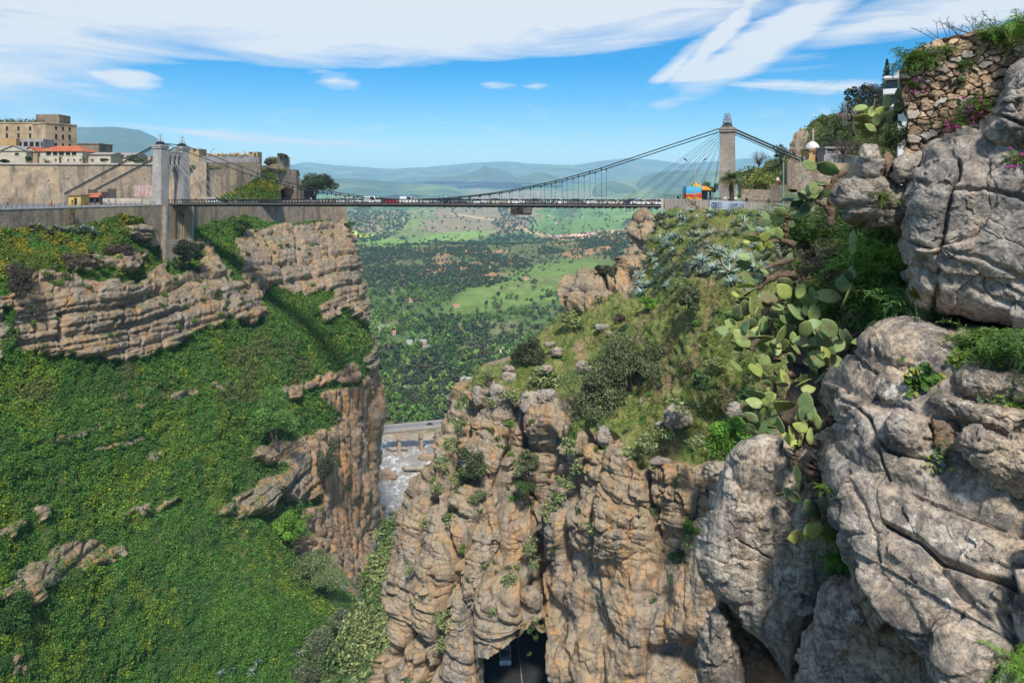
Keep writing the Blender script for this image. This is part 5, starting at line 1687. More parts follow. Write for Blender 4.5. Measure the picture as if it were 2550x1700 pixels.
house('turret', 618, 641, 378, 404, 275, 5, plaster_tan, 'small ochre turret at the end of the concrete fence', cat='turret', win=[(623, 628, 379, 383), (633, 637, 381, 389)])
fen = plain('concrete_panels', (0.36, 0.34, 0.33), 0.9, var=0.3, vscale=0.6)
fo = wall('panel_fence', [(497, 389, 404, 250), (560, 390, 404, 258), (645, 392, 404.5, 270)], 0.25, fen, 'grey concrete panel fence on top of the fortress wall', 'fence')
for k in range(24):
 t_ = k / 23
 a = P(497 + 148 * t_, 404, 250 + 20 * t_)
 m = MB()
 m.box(-0.11, 0.11, -0.2, 0.0, 0, 2.3)
 m.build('post', brown_wall, fo, loc=Vector(a) - fo.location)
m = MB()
for k in range(70):
 px = RNG.uniform(505, 618)
 a = P(px, RNG.uniform(383, 390), 262 + (px - 500) * 0.1)
 s_ = RNG.uniform(0.4, 0.9)
 m.lathe([(0.05, a[2] - s_), (s_, a[2] - 0.4 * s_), (s_ * 0.8, a[2] + 0.4 * s_), (0.05, a[2] + s_ * 0.8)], a[0], a[1], 7)
tag(m.build('rubble_heap', plain('ruin_stone', (0.40, 0.31, 0.20), 0.95, var=0.4, vscale=0.6), smooth=True), 'row of tumbled ruin stones showing above the panel fence', 'rubble', kind='stuff')
# kiosks at the road
yk = plain('yellow_plaster', (0.62, 0.42, 0.12), 0.85, var=0.15, vscale=0.5)
kr, Lk, Hk = house('kiosk', 170, 201, 487, 509.5, 195, 4, yk, 'yellow ticket kiosk with dark door beside the road', cat='kiosk', win=())
m = MB()
m.box(Lk * 0.48, Lk * 0.70, -0.04, 0.1, 0, 1.9)
m.build('door', win_dark, kr)
m = MB()
m.box(-0.3, Lk + 0.3, -0.4, 4.2, Hk, Hk + 0.25)
m.build('roof', brown_wall, kr)
kr, Lk, Hk = house('kiosk', 220, 248, 484, 504, 212, 4, brown_wall, 'small open fronted building with red tiled canopy between the cable ends', cat='kiosk')
m = MB()
m.box(0.2, Lk - 0.2, -0.05, 0.1, 0, Hk * 0.7)
m.build('opening', win_dark, kr)
m = MB()
m.add([(-0.3, -1.2, Hk - 0.9), (Lk + 0.3, -1.2, Hk - 0.9), (Lk + 0.3, 1, Hk + 0.4), (-0.3, 1, Hk + 0.4), (-0.3, 1, Hk - 0.9), (Lk + 0.3, 1, Hk - 0.9)], [(0, 1, 2, 3), (0, 3, 4), (1, 5, 2), (0, 4, 5, 1)])
m.build('canopy', red_tile, kr)
house('anchor_block', 188, 219, 472, 505, 216, 5, wall_low, 'stone block holding the end of the near back cable', cat='block')
house('anchor_block', 250, 268, 470, 505, 222, 5, wall_low, 'stone block holding the end of the far back cable', cat='block')
mu = NT('mural_paint')
_n = mu.noise(mu.pos((1, 1, 0.35)), 1.1, 5, 0.7)
mural = mu.out(mu.mix(mu.ramp(_n, [(0.42, 0.0), (0.6, 1.0)]), (0.52, 0.40, 0.34), (0.40, 0.22, 0.20)), 0.9)
wall('mural', [(334, 461, 489, 228.6), (386, 461, 489, 230.2)], 0.15, mural, 'faded pinkish mural panel on the fortress wall left of the tower', 'mural')
wall('low_wall', [(256, 494, 503, 212), (386, 494, 504, 216)], 0.5, cream_wall, 'low white wall behind the parked cars beside the tower', drop=0.5)
wall('rubble_wall', [(512, 489, 498, 244), (560, 492, 498, 250), (640, 491, 498, 262), (692, 491, 498, 272)], 0.6, plain('pale_rubble', (0.52, 0.45, 0.38), 0.9, var=0.4, vscale=0.9), 'low pale rubble wall at the foot of the green mound', drop=0.8)

# ------------------------------------------------------------------ the promenade at the right end of the bridge
GZP = -3.0
wp_ = [(1655, 494, 524, 142), (1720, 496.5, 526, 137), (1800, 500, 528, 131.5), (1880, 504, 530, 126.5), (1960, 508, 533, 121), (2060, 512.5, 536, 115), (2160, 516, 540, 109)]
cm = NT('stained_concrete')
_n = cm.noise(cm.pos((1.4, 1.4, 0.10)), 1.6, 5, 0.65)
_n2 = cm.noise(cm.pos(), 0.5, 5, 0.6)
conc_st = cm.out(cm.mix(cm.ramp(_n, [(0.44, 0.0), (0.68, 0.75)]), cm.mix(_n2, (0.56, 0.49, 0.41), (0.44, 0.36, 0.29)), (0.20, 0.17, 0.145)), 0.9, _n2, 0.3, 0.05, 0.2)
pw = wall('promenade_wall', wp_, 0.5, conc_st, 'stained white concrete wall of the promenade, painted with letters', drop=1.5)
wall('promenade_wall_end', [(1653, 494, 524, 142), (1655, 494, 524, 147)], 0.5, conc_st, None).name
_e = bpy.data.objects['promenade_wall_end']
_e.parent = pw
_e.name = 'return_wall'
_e.location = _e.location - pw.location
panel = wall('painted_panel', [(1768, 498.6, 524, 133.7 - 0.10), (1800, 500.2, 525, 131.5 - 0.10), (1855, 502.9, 526.5, 128.1 - 0.10)], 0.05, plain('blue_white_paint', (0.56, 0.60, 0.66), 0.85, var=0.15, vscale=0.8), None)
panel.parent = pw
panel.location = panel.location - pw.location
ink = plain('letter_ink', (0.10, 0.14, 0.24), 0.8)


def letters(txt, pxl, pxr, yt, yb, Yl, Yr):
 """Outlined block letters along a wall, each a ring-like text body."""
 a, b = PV(pxl, (yt + yb) / 2, Yl), PV(pxr, (yt + yb) / 2, Yr)
 cu = bpy.data.curves.new('lettering', 'FONT')
 cu.body = txt
 cu.align_x = 'CENTER'
 cu.align_y = 'CENTER'
 cu.extrude = 0.01
 cu.fill_mode = 'NONE'
 cu.bevel_depth = 0.03
 o = bpy.data.objects.new('lettering_tmp', cu)
 COL.objects.link(o)
 bpy.context.view_layer.update()
 dg = bpy.context.evaluated_depsgraph_get()
 me = bpy.data.meshes.new_from_object(o.evaluated_get(dg))
 bpy.data.objects.remove(o)
 co = np.zeros(len(me.vertices) * 3)
 me.vertices.foreach_get('co', co)
 co = co.reshape(-1, 3)
 w, h = np.ptp(co[:, 0]), np.ptp(co[:, 1])
 Lw = (b - a).length
 Hh = (yb - yt) / F * (Yl + Yr) / 2
 co[:, 0] *= Lw / w
 co[:, 1] *= Hh / h
 co -= (co.max(0) + co.min(0)) / 2
 d = (b - a).normalized()
 mid = (a + b) / 2
 ny = Vector((d.y, -d.x, 0)).normalized()
 M = np.array([[d.x, 0, ny.x], [d.y, 0, ny.y], [d.z, 1, 0]])
 me.vertices.foreach_set('co', (co @ M.T).ravel())
 me.update()
 me.materials.clear()
 me.materials.append(ink)
 return me, mid + ny * 0.06


for txt, a, b, ya, yb in (('GREEN', 1772, 1808, 503, 518), ('ARMY', 1814, 1840, 505, 520)):
 me, mid = letters(txt, a, b, ya + 0.5, yb, np.interp(a, [1768, 1855], [133.7, 128.1]) - 0.12, np.interp(b, [1768, 1855], [133.7, 128.1]) - 0.12)
 link('lettering', me, pw, mid - pw.location)
m = MB()
hc = PV(1848, 511, 128.3)
dv_ = (PV(1855, 511, 128.1) - PV(1840, 511, 129.0)).normalized()
pts = []
for k in range(25):
 t_ = 2 * math.pi * k / 24
 pts.append(hc + dv_ * (0.028 * 16 * math.sin(t_) ** 3) + Vector((0, -0.05, 0.028 * (13 * math.cos(t_) - 5 * math.cos(2 * t_) - 2 * math.cos(3 * t_)))))
m.tube(pts, 0.05, 4)
m.build('painted_heart', ink, pw, M=Matrix.Translation(-pw.location))
fl = [P(p, YH, y) + np.array([0, 0.5, GZP]) for p, a, b, y in wp_]
slab('promenade', [tuple(p) for p in fl] + [tuple(P(p, YH, y) + np.array([0, 0, GZP])) for p, y in [(2300, 130), (2200, 175), (1900, 190), (1660, 165)]], 2.0, asph2)
# low railing on the wall
pr = empty('promenade_railing', tuple(PV(1700, YH, 139) + Vector((0, 0, GZP))))
tag(pr, 'dark low railing on top of the concrete promenade wall', 'railing')
m = MB()
prev = None
for t_ in np.linspace(0, 4, 60):
 p = PV(np.interp(t_, range(7), [w[0] for w in wp_]), np.interp(t_, range(7), [w[1] for w in wp_]), np.interp(t_, range(7), [w[3] for w in wp_])) + Vector((0.05, 0.3, 0))
 hgt = 0.75 if t_ < 1.3 else 0.35
 m.tube([p, p + Vector((0, 0, hgt))], 0.04, 4)
 if prev is not None:
  m.tube([prev[0], p + Vector((0, 0, hgt))], 0.03, 4, False)
 prev = (p + Vector((0, 0, hgt)),)
m.build('rails', steel, pr, M=Matrix.Translation(-pr.location))
# painted kiosk
gm = NT('painted_flames')
uv = gm.obj((1, 1, 1))
sp = gm.n('ShaderNodeSeparateXYZ', {0: uv})
wv_ = gm.noise(gm.obj((2.2, 2.2, 0.8)), 1.3, 3, 0.6)
h_ = gm.math('ADD', sp.outputs[2], gm.math('MULTIPLY', gm.math('SUBTRACT', wv_, 0.5), 2.4))
rp = gm.n('ShaderNodeValToRGB')
gm.set(rp.inputs[0], gm.math('DIVIDE', h_, 3.3))
e = rp.color_ramp.elements
rp.color_ramp.interpolation = 'CONSTANT'
cols = [(0.0, (0.05, 0.35, 0.45)), (0.22, (0.75, 0.42, 0.03)), (0.42, (0.70, 0.13, 0.02)), (0.54, (0.55, 0.03, 0.02)), (0.66, (0.70, 0.22, 0.05)), (0.76, (0.06, 0.35, 0.55)), (0.9, (0.10, 0.45, 0.65))]
while len(e) < len(cols):
 e.new(0.5)
for k, (p, c_) in enumerate(cols):
 e[k].position = p
 e[k].color = (*c_, 1)
flame = gm.out(rp.outputs[0], 0.6)
a = PV(1709, YH, 148)
ks = empty('painted_kiosk', (a.x, a.y, GZP), 0.03)
tag(ks, 'street kiosk painted with red and yellow flames on the promenade', 'kiosk')
m = MB()
m.box(0, 3.35, 0, 2.6, 0, 3.9)
m.build('body', flame, ks)
m = MB()
m.box(1.6, 3.2, 0.3, 2.2, 3.9, 4.35)
m.box(1.9, 2.6, 0.5, 1.6, 4.35, 4.8)
m.build('roof_sign', plain('yellow_sign', (0.75, 0.42, 0.03), 0.6), ks)
m = MB()
m.tube([(3.3, 1, 4.25), (3.3, 1, 4.7)], 0.45, 10)
m.build('dish', light_steel, ks)
m = MB()
m.add([(3.35, -0.6, 3.3), (5.35, -0.6, 3.3), (5.2, 2.4, 4.0), (3.35, 2.4, 4.0), (3.35, -0.6, 3.1), (5.35, -0.6, 3.1), (5.2, 2.4, 3.8), (3.35, 2.4, 3.8)], [(0, 1, 2, 3), (7, 6, 5, 4), (0, 4, 5, 1), (1, 5, 6, 2), (2, 6, 7, 3), (3, 7, 4, 0)])
m.build('awning', plain('orange_awning', (0.60, 0.26, 0.03), 0.7), ks)
for x, y in ((5.25, -0.5), (5.25, 2.2), (3.45, -0.5)):
 m = MB()
 m.box(x - 0.06, x + 0.06, y - 0.06, y + 0.06, 0, 3.3)
 m.build('post', steel, ks)
m = MB()
m.box(3.4, 5.2, 1.6, 2.3, 0, 3.6)
m.build('counter', plain('blue_grey_booth', (0.10, 0.14, 0.18), 0.6), ks)
m = MB()
for x in (5.6, 6.6, 7.6):
 m.tube([(x, 0.4, 0), (x, 0.4, 1.7)], 0.05, 4)
m.box(5.6, 7.6, 0.2, 0.6, 1.3, 1.45)
m.build('side_table', steel, ks)

# domed shrine on the right
gold = plain('ochre_shrine', (0.60, 0.34, 0.11), 0.85, var=0.2, vscale=0.6)
a = PV(2015, 408, 150)
sh = empty('shrine', (a.x, a.y, a.z - 1), 0.1)
tag(sh, 'small ochre shrine with white dome and scalloped cornice', 'shrine')
m = MB()
m.box(0, 3.4, 0, 3.4, -3, 3.9)
m.build('body', gold, sh)
m = MB()
for k in range(8):
 x = 0.2 + k * 0.43
 m.tube([(x, -0.12, 3.75), (x, -0.12, 4.05)], 0.2, 6)
 m.tube([(3.5, x, 3.75), (3.5, x, 4.05)], 0.2, 6)
m.box(-0.12, 3.52, -0.1, 3.5, 4.05, 4.25)
m.build('cornice', plain('brown_tiles', (0.36, 0.20, 0.09), 0.8, var=0.3), sh)
m = MB()
m.lathe([(1.5, 0), (1.52, 0.3), (1.38, 0.8), (1.05, 1.3), (0.6, 1.65), (0.15, 1.8)], 0, 0, 20)
m.build('dome', plain('white_dome', (0.66, 0.64, 0.60), 0.6, var=0.3, vscale=1.5), sh, smooth=True, loc=(1.7, 1.7, 4.25))
m = MB()
m.tube([(1.85, 1.7, 5.9), (1.85, 1.7, 8.9)], 0.22, 6)
m.box(1.5, 2.2, 1.5, 1.9, 8.2, 8.5)
m.build('finial', plain('pinkish_finial', (0.46, 0.36, 0.30), 0.8, var=0.3), sh)
m = MB()
m.box(1.55, 1.8, -0.04, 0.1, 1.6, 2.4)
m.build('slit_window', win_dark, sh)
house('terrace_house', 2056, 2110, 366, 388, 146, 6, grey_wall, 'flat roofed grey terrace house right of the domed shrine', cat='house', cornice=True, win=[(2060, 2082, 370, 378)])
wall('terrace_wall', [(2052, 386, 402, 140), (2098, 386, 402, 138), (2150, 392, 410, 132)], 0.5, concrete, 'whitish terrace wall beneath the grey house on the hill', drop=1)
for a_, b_, t_, bt_, Y_, lab in ((1918, 1972, 460, 500, 126, 'block shaped stone retaining wall behind the lamp post'), (1846, 1918, 471, 500, 132, 'long low stone wall behind the pollarded trees'), (1960, 2200, 405, 500, 128, 'tall overgrown brown retaining wall below the shrine')):
 wall('stone_retaining_wall', [(a_, t_, bt_, Y_), (b_, t_ + 2, bt_ + 2, Y_ - 3)], 1.5, wall_up, lab, drop=2)
# white house at the top right, half hidden
ww = plain('white_render', (0.74, 0.73, 0.71), 0.7, var=0.08, vscale=0.6)
a = PV(2190, 300, 112)
wh = empty('villa', tuple(a), -0.49)
tag(wh, 'white modern villa with balcony slabs half hidden behind the stone wall', 'house')
k = 112 / F
m = MB()
m.box(40 * k, 110 * k, 0, 6, -14, 112 * k)
m.build('wall', ww, wh)
for y0, y1, x0 in ((100, 106, 10), (62, 74, 8), (30, 36, 14)):
 m = MB()
 m.box(x0 * k, 110 * k, -1.6, 5.9, y0 * k, y1 * k)
 m.build('balcony', ww, wh)
m = MB()
m.box(36 * k, 110 * k, 0.2, 5.8, 112 * k, 122 * k)
m.build('parapet', ww, wh)
for y0, y1 in ((76, 98), (38, 60)):
 m = MB()
 m.box(14 * k, 39.8 * k, 0.6, 5.5, y0 * k, y1 * k)
 m.build('window', plain('dark_glazing', (0.05, 0.055, 0.06), 0.15, 0, 0.5), wh)
 m = MB()
 m.box(46 * k, 62 * k, -0.05, 0.2, (y0 + 8) * k, (y1 - 6) * k)
 m.build('window', bpy.data.materials['dark_glazing'], wh)
# ------------------------------------------------------------------ vehicles
def paint(name, c, rough=0.25):
 m = NT(name)
 return m.out(c, rough, spec=0.5, **{'Coat Weight': 0.6, 'Coat Roughness': 0.08})


glass_m = plain('car_glass', (0.03, 0.035, 0.04), 0.08, 0, 0.6)
tyre_m = plain('tyre', (0.02, 0.02, 0.02), 0.9)
rim_m = plain('rim', (0.45, 0.45, 0.46), 0.35, 0.7)
lamp_m = plain('lamp_glass', (0.75, 0.75, 0.72), 0.15, 0, 0.6)
tail_m = plain('tail_lamp', (0.35, 0.01, 0.01), 0.2, 0, 0.6)
PAINTS = {'white': paint('white_paint', (0.78, 0.78, 0.77)), 'silver': paint('silver_paint', (0.42, 0.44, 0.46), 0.2), 'grey': paint('grey_paint', (0.16, 0.165, 0.17)), 'dark red': paint('red_paint', (0.26, 0.015, 0.02)),
    'dark blue': paint('blue_paint', (0.03, 0.05, 0.12)), 'black': paint('black_paint', (0.015, 0.015, 0.017)), 'beige': paint('beige_paint', (0.55, 0.50, 0.42)), 'light blue': paint('light_blue_paint', (0.30, 0.38, 0.48))}
KINDS_ = {
 'hatchback': dict(L=3.9, W=1.66, low=[(-1.95, 0.28), (1.90, 0.25), (1.95, 0.55), (1.75, 0.78), (0.95, 0.90), (-1.85, 0.95), (-1.95, 0.75)], cab=[(-1.82, 0.93), (1.0, 0.88), (0.35, 1.40), (-1.45, 1.45)], top=(-1.42, 0.32, 1.44)),
 'saloon': dict(L=4.4, W=1.7, low=[(-2.2, 0.30), (2.15, 0.26), (2.2, 0.55), (2.05, 0.76), (1.1, 0.90), (-1.25, 0.95), (-2.1, 0.92), (-2.2, 0.7)], cab=[(-1.65, 0.92), (1.1, 0.88), (0.45, 1.38), (-0.95, 1.42)], top=(-0.95, 0.42, 1.41)),
 'van': dict(L=4.6, W=1.8, low=[(-2.3, 0.30), (2.25, 0.28), (2.3, 0.65), (2.1, 0.95), (1.4, 1.05), (-2.3, 1.05)], cab=[(-2.28, 1.03), (1.45, 1.03), (0.85, 1.80), (-2.2, 1.85)], top=(-2.2, 0.82, 1.84)),
}
CARBASE = {}


def vehicle(kind, colour, label, loc, rz, group=None, cat=None):
 K = KINDS_[kind]
 r = empty({'hatchback': 'hatchback_car', 'saloon': 'saloon_car', 'van': 'van'}[kind], loc, rz)
 tag(r, label, cat or ('van' if kind == 'van' else 'car'), group)
 key = kind
 if key not in CARBASE:
  w = K['W'] / 2
  b = MB()
  M = Matrix.Translation((0, -w, 0))
  b.prism(K['low'], 2 * w, M)
  x0, x1, zt = K['top']
  b.box(x0, x1, -w * 0.84, w * 0.84, zt - 0.03, zt + 0.05)
  cab = K['cab']
  if kind == 'van':     # blind rear sides
   b.box(x0, -0.3, -w * 0.90, w * 0.90, 1.04, zt)
  for sy in (-1, 1):
   for (xa, za), (xb, zb) in ((cab[0], cab[3]), (cab[1], cab[2]), ((-0.45, 0.9), (-0.42, zt))):
    b.tube([(xa, sy * w * 0.93, za), (xb, sy * w * 0.83, zb)], 0.05, 4)
  g = MB()
  n = len(cab)
  v = [(x, -w * (0.92 if z < 1.1 else 0.82), z) for x, z in cab] + [(x, w * (0.92 if z < 1.1 else 0.82), z) for x, z in cab]
  g.add(v, [tuple(range(n)), tuple(range(2 * n - 1, n - 1, -1))] + [((i + 1) % n, i, n + i, n + (i + 1) % n) for i in range(n)])
  wh = MB()
  wh.tube([(0, -0.10, 0), (0, 0.10, 0)], 0.31, 14)
  ri = MB()
  ri.tube([(0, -0.115, 0), (0, 0.115, 0)], 0.19, 10)
  hl = MB()
  hl.box(-0.06, 0.05, -0.17, 0.17, -0.07, 0.07)
  CARBASE[key] = (b, g.mesh('window', glass_m), wh.mesh('wheel', tyre_m), ri.mesh('rim', rim_m), hl.mesh('headlight', lamp_m), hl.mesh('tail_light', tail_m))
 b, gm_, wm_, rm_, hm_, tm_ = CARBASE[key]
 nm = kind + colour
 if nm not in CARBASE:
  CARBASE[nm] = b.mesh('body', PAINTS[colour])
 link('body', CARBASE[nm], r)
 link('window', gm_, r)
 w, L = K['W'] / 2, K['L'] / 2
 for sx_ in (-0.62, 0.64):
  for sy in (-1, 1):
   wv_ = link('wheel', wm_, r, (sx_ * L, sy * (w - 0.06), 0.31))
   link('rim', rm_, wv_)
 for sy in (-1, 1):
  link('headlight', hm_, r, (L - 0.04, sy * (w - 0.24), 0.64))
  link('tail_light', tm_, r, (-L + 0.03, sy * (w - 0.22), 0.74))
 return r


def on_deck(px, y):
 k = (px - CX) / F
 x = (PA[1] * k - PA[0]) / (bd[0] / SPAN - k * bd[1] / SPAN)
 c, s_ = math.cos(brz), math.sin(brz)
 return (PA[0] + c * x - s_ * y, PA[1] + s_ * x + c * y, deck_z(x) + 0.02)


QU = [(888, -1.3, 'hatchback', 'white', 'white hatchback on the bridge, leftmost car of the queue'), (934, -1.3, 'van', 'white', 'white van on the bridge just left of the dark red car'), (981, -1.3, 'saloon', 'dark red', 'dark red car on the bridge between two white vans'),
   (1024, -1.3, 'van', 'white', 'white van on the bridge just right of the dark red car'), (1073, -1.3, 'hatchback', 'silver', 'silver grey hatchback on the bridge behind the white van'), (1112, 1.35, 'saloon', 'dark blue', 'dark blue car in the far lane left of mid span'),
   (1150, -1.3, 'hatchback', 'grey', 'grey car at the lowest point of the bridge cables'), (1196, -1.3, 'saloon', 'white', 'white saloon on the bridge, first of three in a row'), (1241, -1.3, 'saloon', 'beige', 'cream white saloon between two white cars near mid span'),
   (1291, -1.3, 'hatchback', 'white', 'white hatchback on the bridge left of the hanging cradle'), (1335, 1.35, 'saloon', 'light blue', 'pale blue car in the far lane above the hanging cradle'), (1340, -1.3, 'saloon', 'grey', 'dark grey saloon above the hanging cradle'),
   (1395, -1.3, 'hatchback', 'white', 'white hatchback on the bridge right of the cradle'), (1440, -1.3, 'saloon', 'grey', 'grey saloon on the bridge below the last hangers'), (1462, 1.35, 'hatchback', 'white', 'white hatchback in the far lane under the last hangers'),
   (1530, -1.3, 'saloon', 'beige', 'cream saloon on the bridge under the fan of stay cables'), (1568, 1.35, 'hatchback', 'dark blue', 'dark blue hatchback in the far lane near the right bridge end'), (1597, -1.3, 'saloon', 'white', 'white saloon close to the right end of the bridge'),
   (1642, -1.3, 'hatchback', 'white', 'white hatchback leaving the bridge at the promenade wall'), (850, 1.35, 'hatchback', 'silver', 'silver hatchback in the far lane at the left of the queue')]
for px, y, kd, co, lab in QU:
 vehicle(kd, co, lab, on_deck(px, y), brz + (0 if y < 0 else math.pi), 'cars queuing on the suspension bridge')


def on_plane(px, py, z):
 Y = z * F / (YH - py)
 return tuple(P(px, py, Y))


vehicle('saloon', 'white', 'white car parked beside the left bridge tower', on_plane(362, 505.5, RZ), -0.25)
vehicle('van', 'grey', 'grey van parked before the small red roofed building', on_plane(237, 506.5, RZ), -0.3)
vehicle('hatchback', 'silver', 'silver hatchback parked right of the yellow kiosk', on_plane(212, 506.0, RZ), -0.2)
vehicle('hatchback', 'white', 'white car driving past the foot of the fortress wall right of the tower', (P(530, 497, 236)[0], 236, RZ), 0.9)
tv = vehicle('van', 'silver', 'silver van with white headlights coming out of the dark road tunnel', (-1.1, 107.5, -73.4), math.radians(-88))

# motorcycles on the deck
def motorbike(loc, rz, label):
 r = empty('motorcycle', loc, rz)
 tag(r, label, 'motorcycle')
 for x in (-0.65, 0.65):
  m = MB()
  m.tube([(x, -0.06, 0.3), (x, 0.06, 0.3)], 0.3, 12)
  m.build('wheel', tyre_m, r)
 m = MB()
 m.tube([(-0.65, 0, 0.3), (-0.2, 0, 0.55), (0.35, 0, 0.6), (0.65, 0, 0.3)], 0.08, 6)
 m.tube([(0.35, 0, 0.6), (0.48, 0, 1.0)], 0.05, 6)
 m.build('frame', PAINTS['black'], r)
 m = MB()
 m.tube([(-0.75, 0, 0.78), (-0.2, 0, 0.74), (0.05, 0, 0.8)], 0.13, 8)
 m.build('seat', tyre_m, r)
 m = MB()
 m.tube([(0.42, -0.33, 1.0), (0.46, 0, 0.98), (0.42, 0.33, 1.0)], 0.035, 5)
 m.build('handlebar', steel, r)
 return r


motorbike(on_deck(1124, -2.1), brz, 'black motorcycle on the near side of the bridge by the dark blue car')
motorbike(on_deck(1386, -2.1), brz, 'dark motorcycle riding beside the white hatchback on the bridge')

# ------------------------------------------------------------------ people
def skin_mesh(verts, edges, radii):
 me = bpy.data.meshes.new('person_body')
 me.from_pydata(verts, edges, [])
 o = bpy.data.objects.new('tmp_person', me)
 COL.objects.link(o)
 md = o.modifiers.new('skin', 'SKIN')
 md.use_smooth_shade = True
 for k, r in enumerate(radii):
  me.skin_vertices[0].data[k].radius = r if isinstance(r, tuple) else (r, r)
 me.skin_vertices[0].data[0].use_root = True
 o.modifiers.new('sub', 'SUBSURF').levels = 1
 bpy.context.view_layer.update()
 dg = bpy.context.evaluated_depsgraph_get()
 out = bpy.data.meshes.new_from_object(o.evaluated_get(dg))
 bpy.data.objects.remove(o)
 return out


def body(pose):
 """Pelvis, spine, head, arms with hands, legs; returns an unposed-colour mesh facing +x."""
 V, E, R = [], [], []

 def add(p, r, par=None):
  V.append(p)
  R.append(r)
  if par is not None:
   E.append((par, len(V) - 1))
  return len(V) - 1
 sit = pose == 'sit'
 hz_ = 0.95
 pel = add((0, 0, hz_), (0.15, 0.12))
 waist = add((0.01, 0, 1.12), (0.135, 0.105), pel)
 ch = add((0.02, 0, 1.34), (0.17, 0.12), waist)
 nk = add((0.02, 0, 1.50), 0.065, ch)
 h1 = add((0.045, 0, 1.62), (0.085, 0.095), nk)
 add((0.04, 0, 1.74), (0.07, 0.08), h1)
 swing = {'walk': 0.28, 'stride': 0.38, 'stand': 0.03, 'sit': 0.0, 'robe': 0.10}[pose]
 for s_ in (-1, 1):
  f = s_ * swing
  sh_ = add((0.02, 0.17 * s_, 1.42), 0.062, ch)
  el = add((-0.25 * f, 0.23 * s_, 1.15), 0.045, sh_)
  wr = add((0.08 - 0.55 * f, 0.23 * s_, 0.92), 0.032, el)
  pm = add((0.11 - 0.62 * f, 0.225 * s_, 0.85), (0.036, 0.022), wr)
  for k in range(4):
   add((0.12 - 0.64 * f + 0.018 * (k - 1.5), 0.215 * s_, 0.775 + 0.008 * abs(k - 1.3)), 0.0085, pm)
  add((0.155 - 0.6 * f, 0.20 * s_, 0.83), 0.010, pm)
  hp = add((0, 0.09 * s_, 0.88), 0.095, pel)
  if sit:
   kn = add((0.44, 0.11 * s_, 0.88), 0.062, hp)
   an = add((0.46, 0.11 * s_, 0.46), 0.042, kn)
   add((0.60, 0.12 * s_, 0.42), 0.04, an)
  else:
   kn = add((f * 0.5 + 0.03, 0.10 * s_, 0.49), 0.065, hp)
   an = add((f - (0.10 if f < 0 else 0), 0.10 * s_, 0.08), 0.042, kn)
   add((f + 0.14 - (0.10 if f < 0 else 0), 0.11 * s_, 0.04), 0.038, an)
 if pose == 'robe':
  for k in range(2):
   b_ = add((0.0, 0.05 * (k * 2 - 1), 0.55), 0.17, pel)
   add((0.0, 0.06 * (k * 2 - 1), 0.10), 0.23, b_)
 return skin_mesh(V, E, R)


BODIES = {p: body(p) for p in ('walk', 'stride', 'stand', 'sit', 'robe')}
cloth_m = NT('clothing')
clothm = cloth_m.out(cloth_m.attr('col').outputs['Color'], 0.85)


def person(loc, rz, pose, top, legs, label, hair=(0.02, 0.015, 0.012), sc=1.0, group=None, scarf=None):
 me = BODIES[pose].copy()
 me.name = 'person'
 n = len(me.vertices)
 co = np.zeros(n * 3)
 me.vertices.foreach_get('co', co)
 co = co.reshape(-1, 3)
 z, r = co[:, 2], np.abs(co[:, 1])
 skin = np.array([0.42, 0.25, 0.17])
 c = np.zeros((n, 3)) + np.array(legs)
 c[z > 0.97] = top
 c[(r > 0.16) & (z > 0.80) & (z < 1.45) & (z > 0.94)] = top
 c[(r > 0.185) & (z < 0.94) & (z > 0.7)] = skin
 c[z > 1.50] = skin
 c[(z > 1.70) | ((z > 1.56) & (co[:, 0] < 0.03))] = hair
 if scarf is not None:
  c[(z > 1.48) & ((co[:, 0] < 0.08) | (z > 1.72))] = scarf
 if pose != 'sit':
  c[z < 0.09] = (0.03, 0.03, 0.03)
 a = me.attributes.new('col', 'FLOAT_COLOR', 'POINT')
 a.data.foreach_set('color', np.concatenate([c, np.ones((n, 1))], 1).astype(np.float32).ravel())
 me.materials.clear()
 me.materials.append(clothm)
 o = link('person', me, None, loc)
 o.rotation_euler = (0, 0, rz)
 o.scale = (sc, sc, sc)
 tag(o, label, 'person', group)
 return o


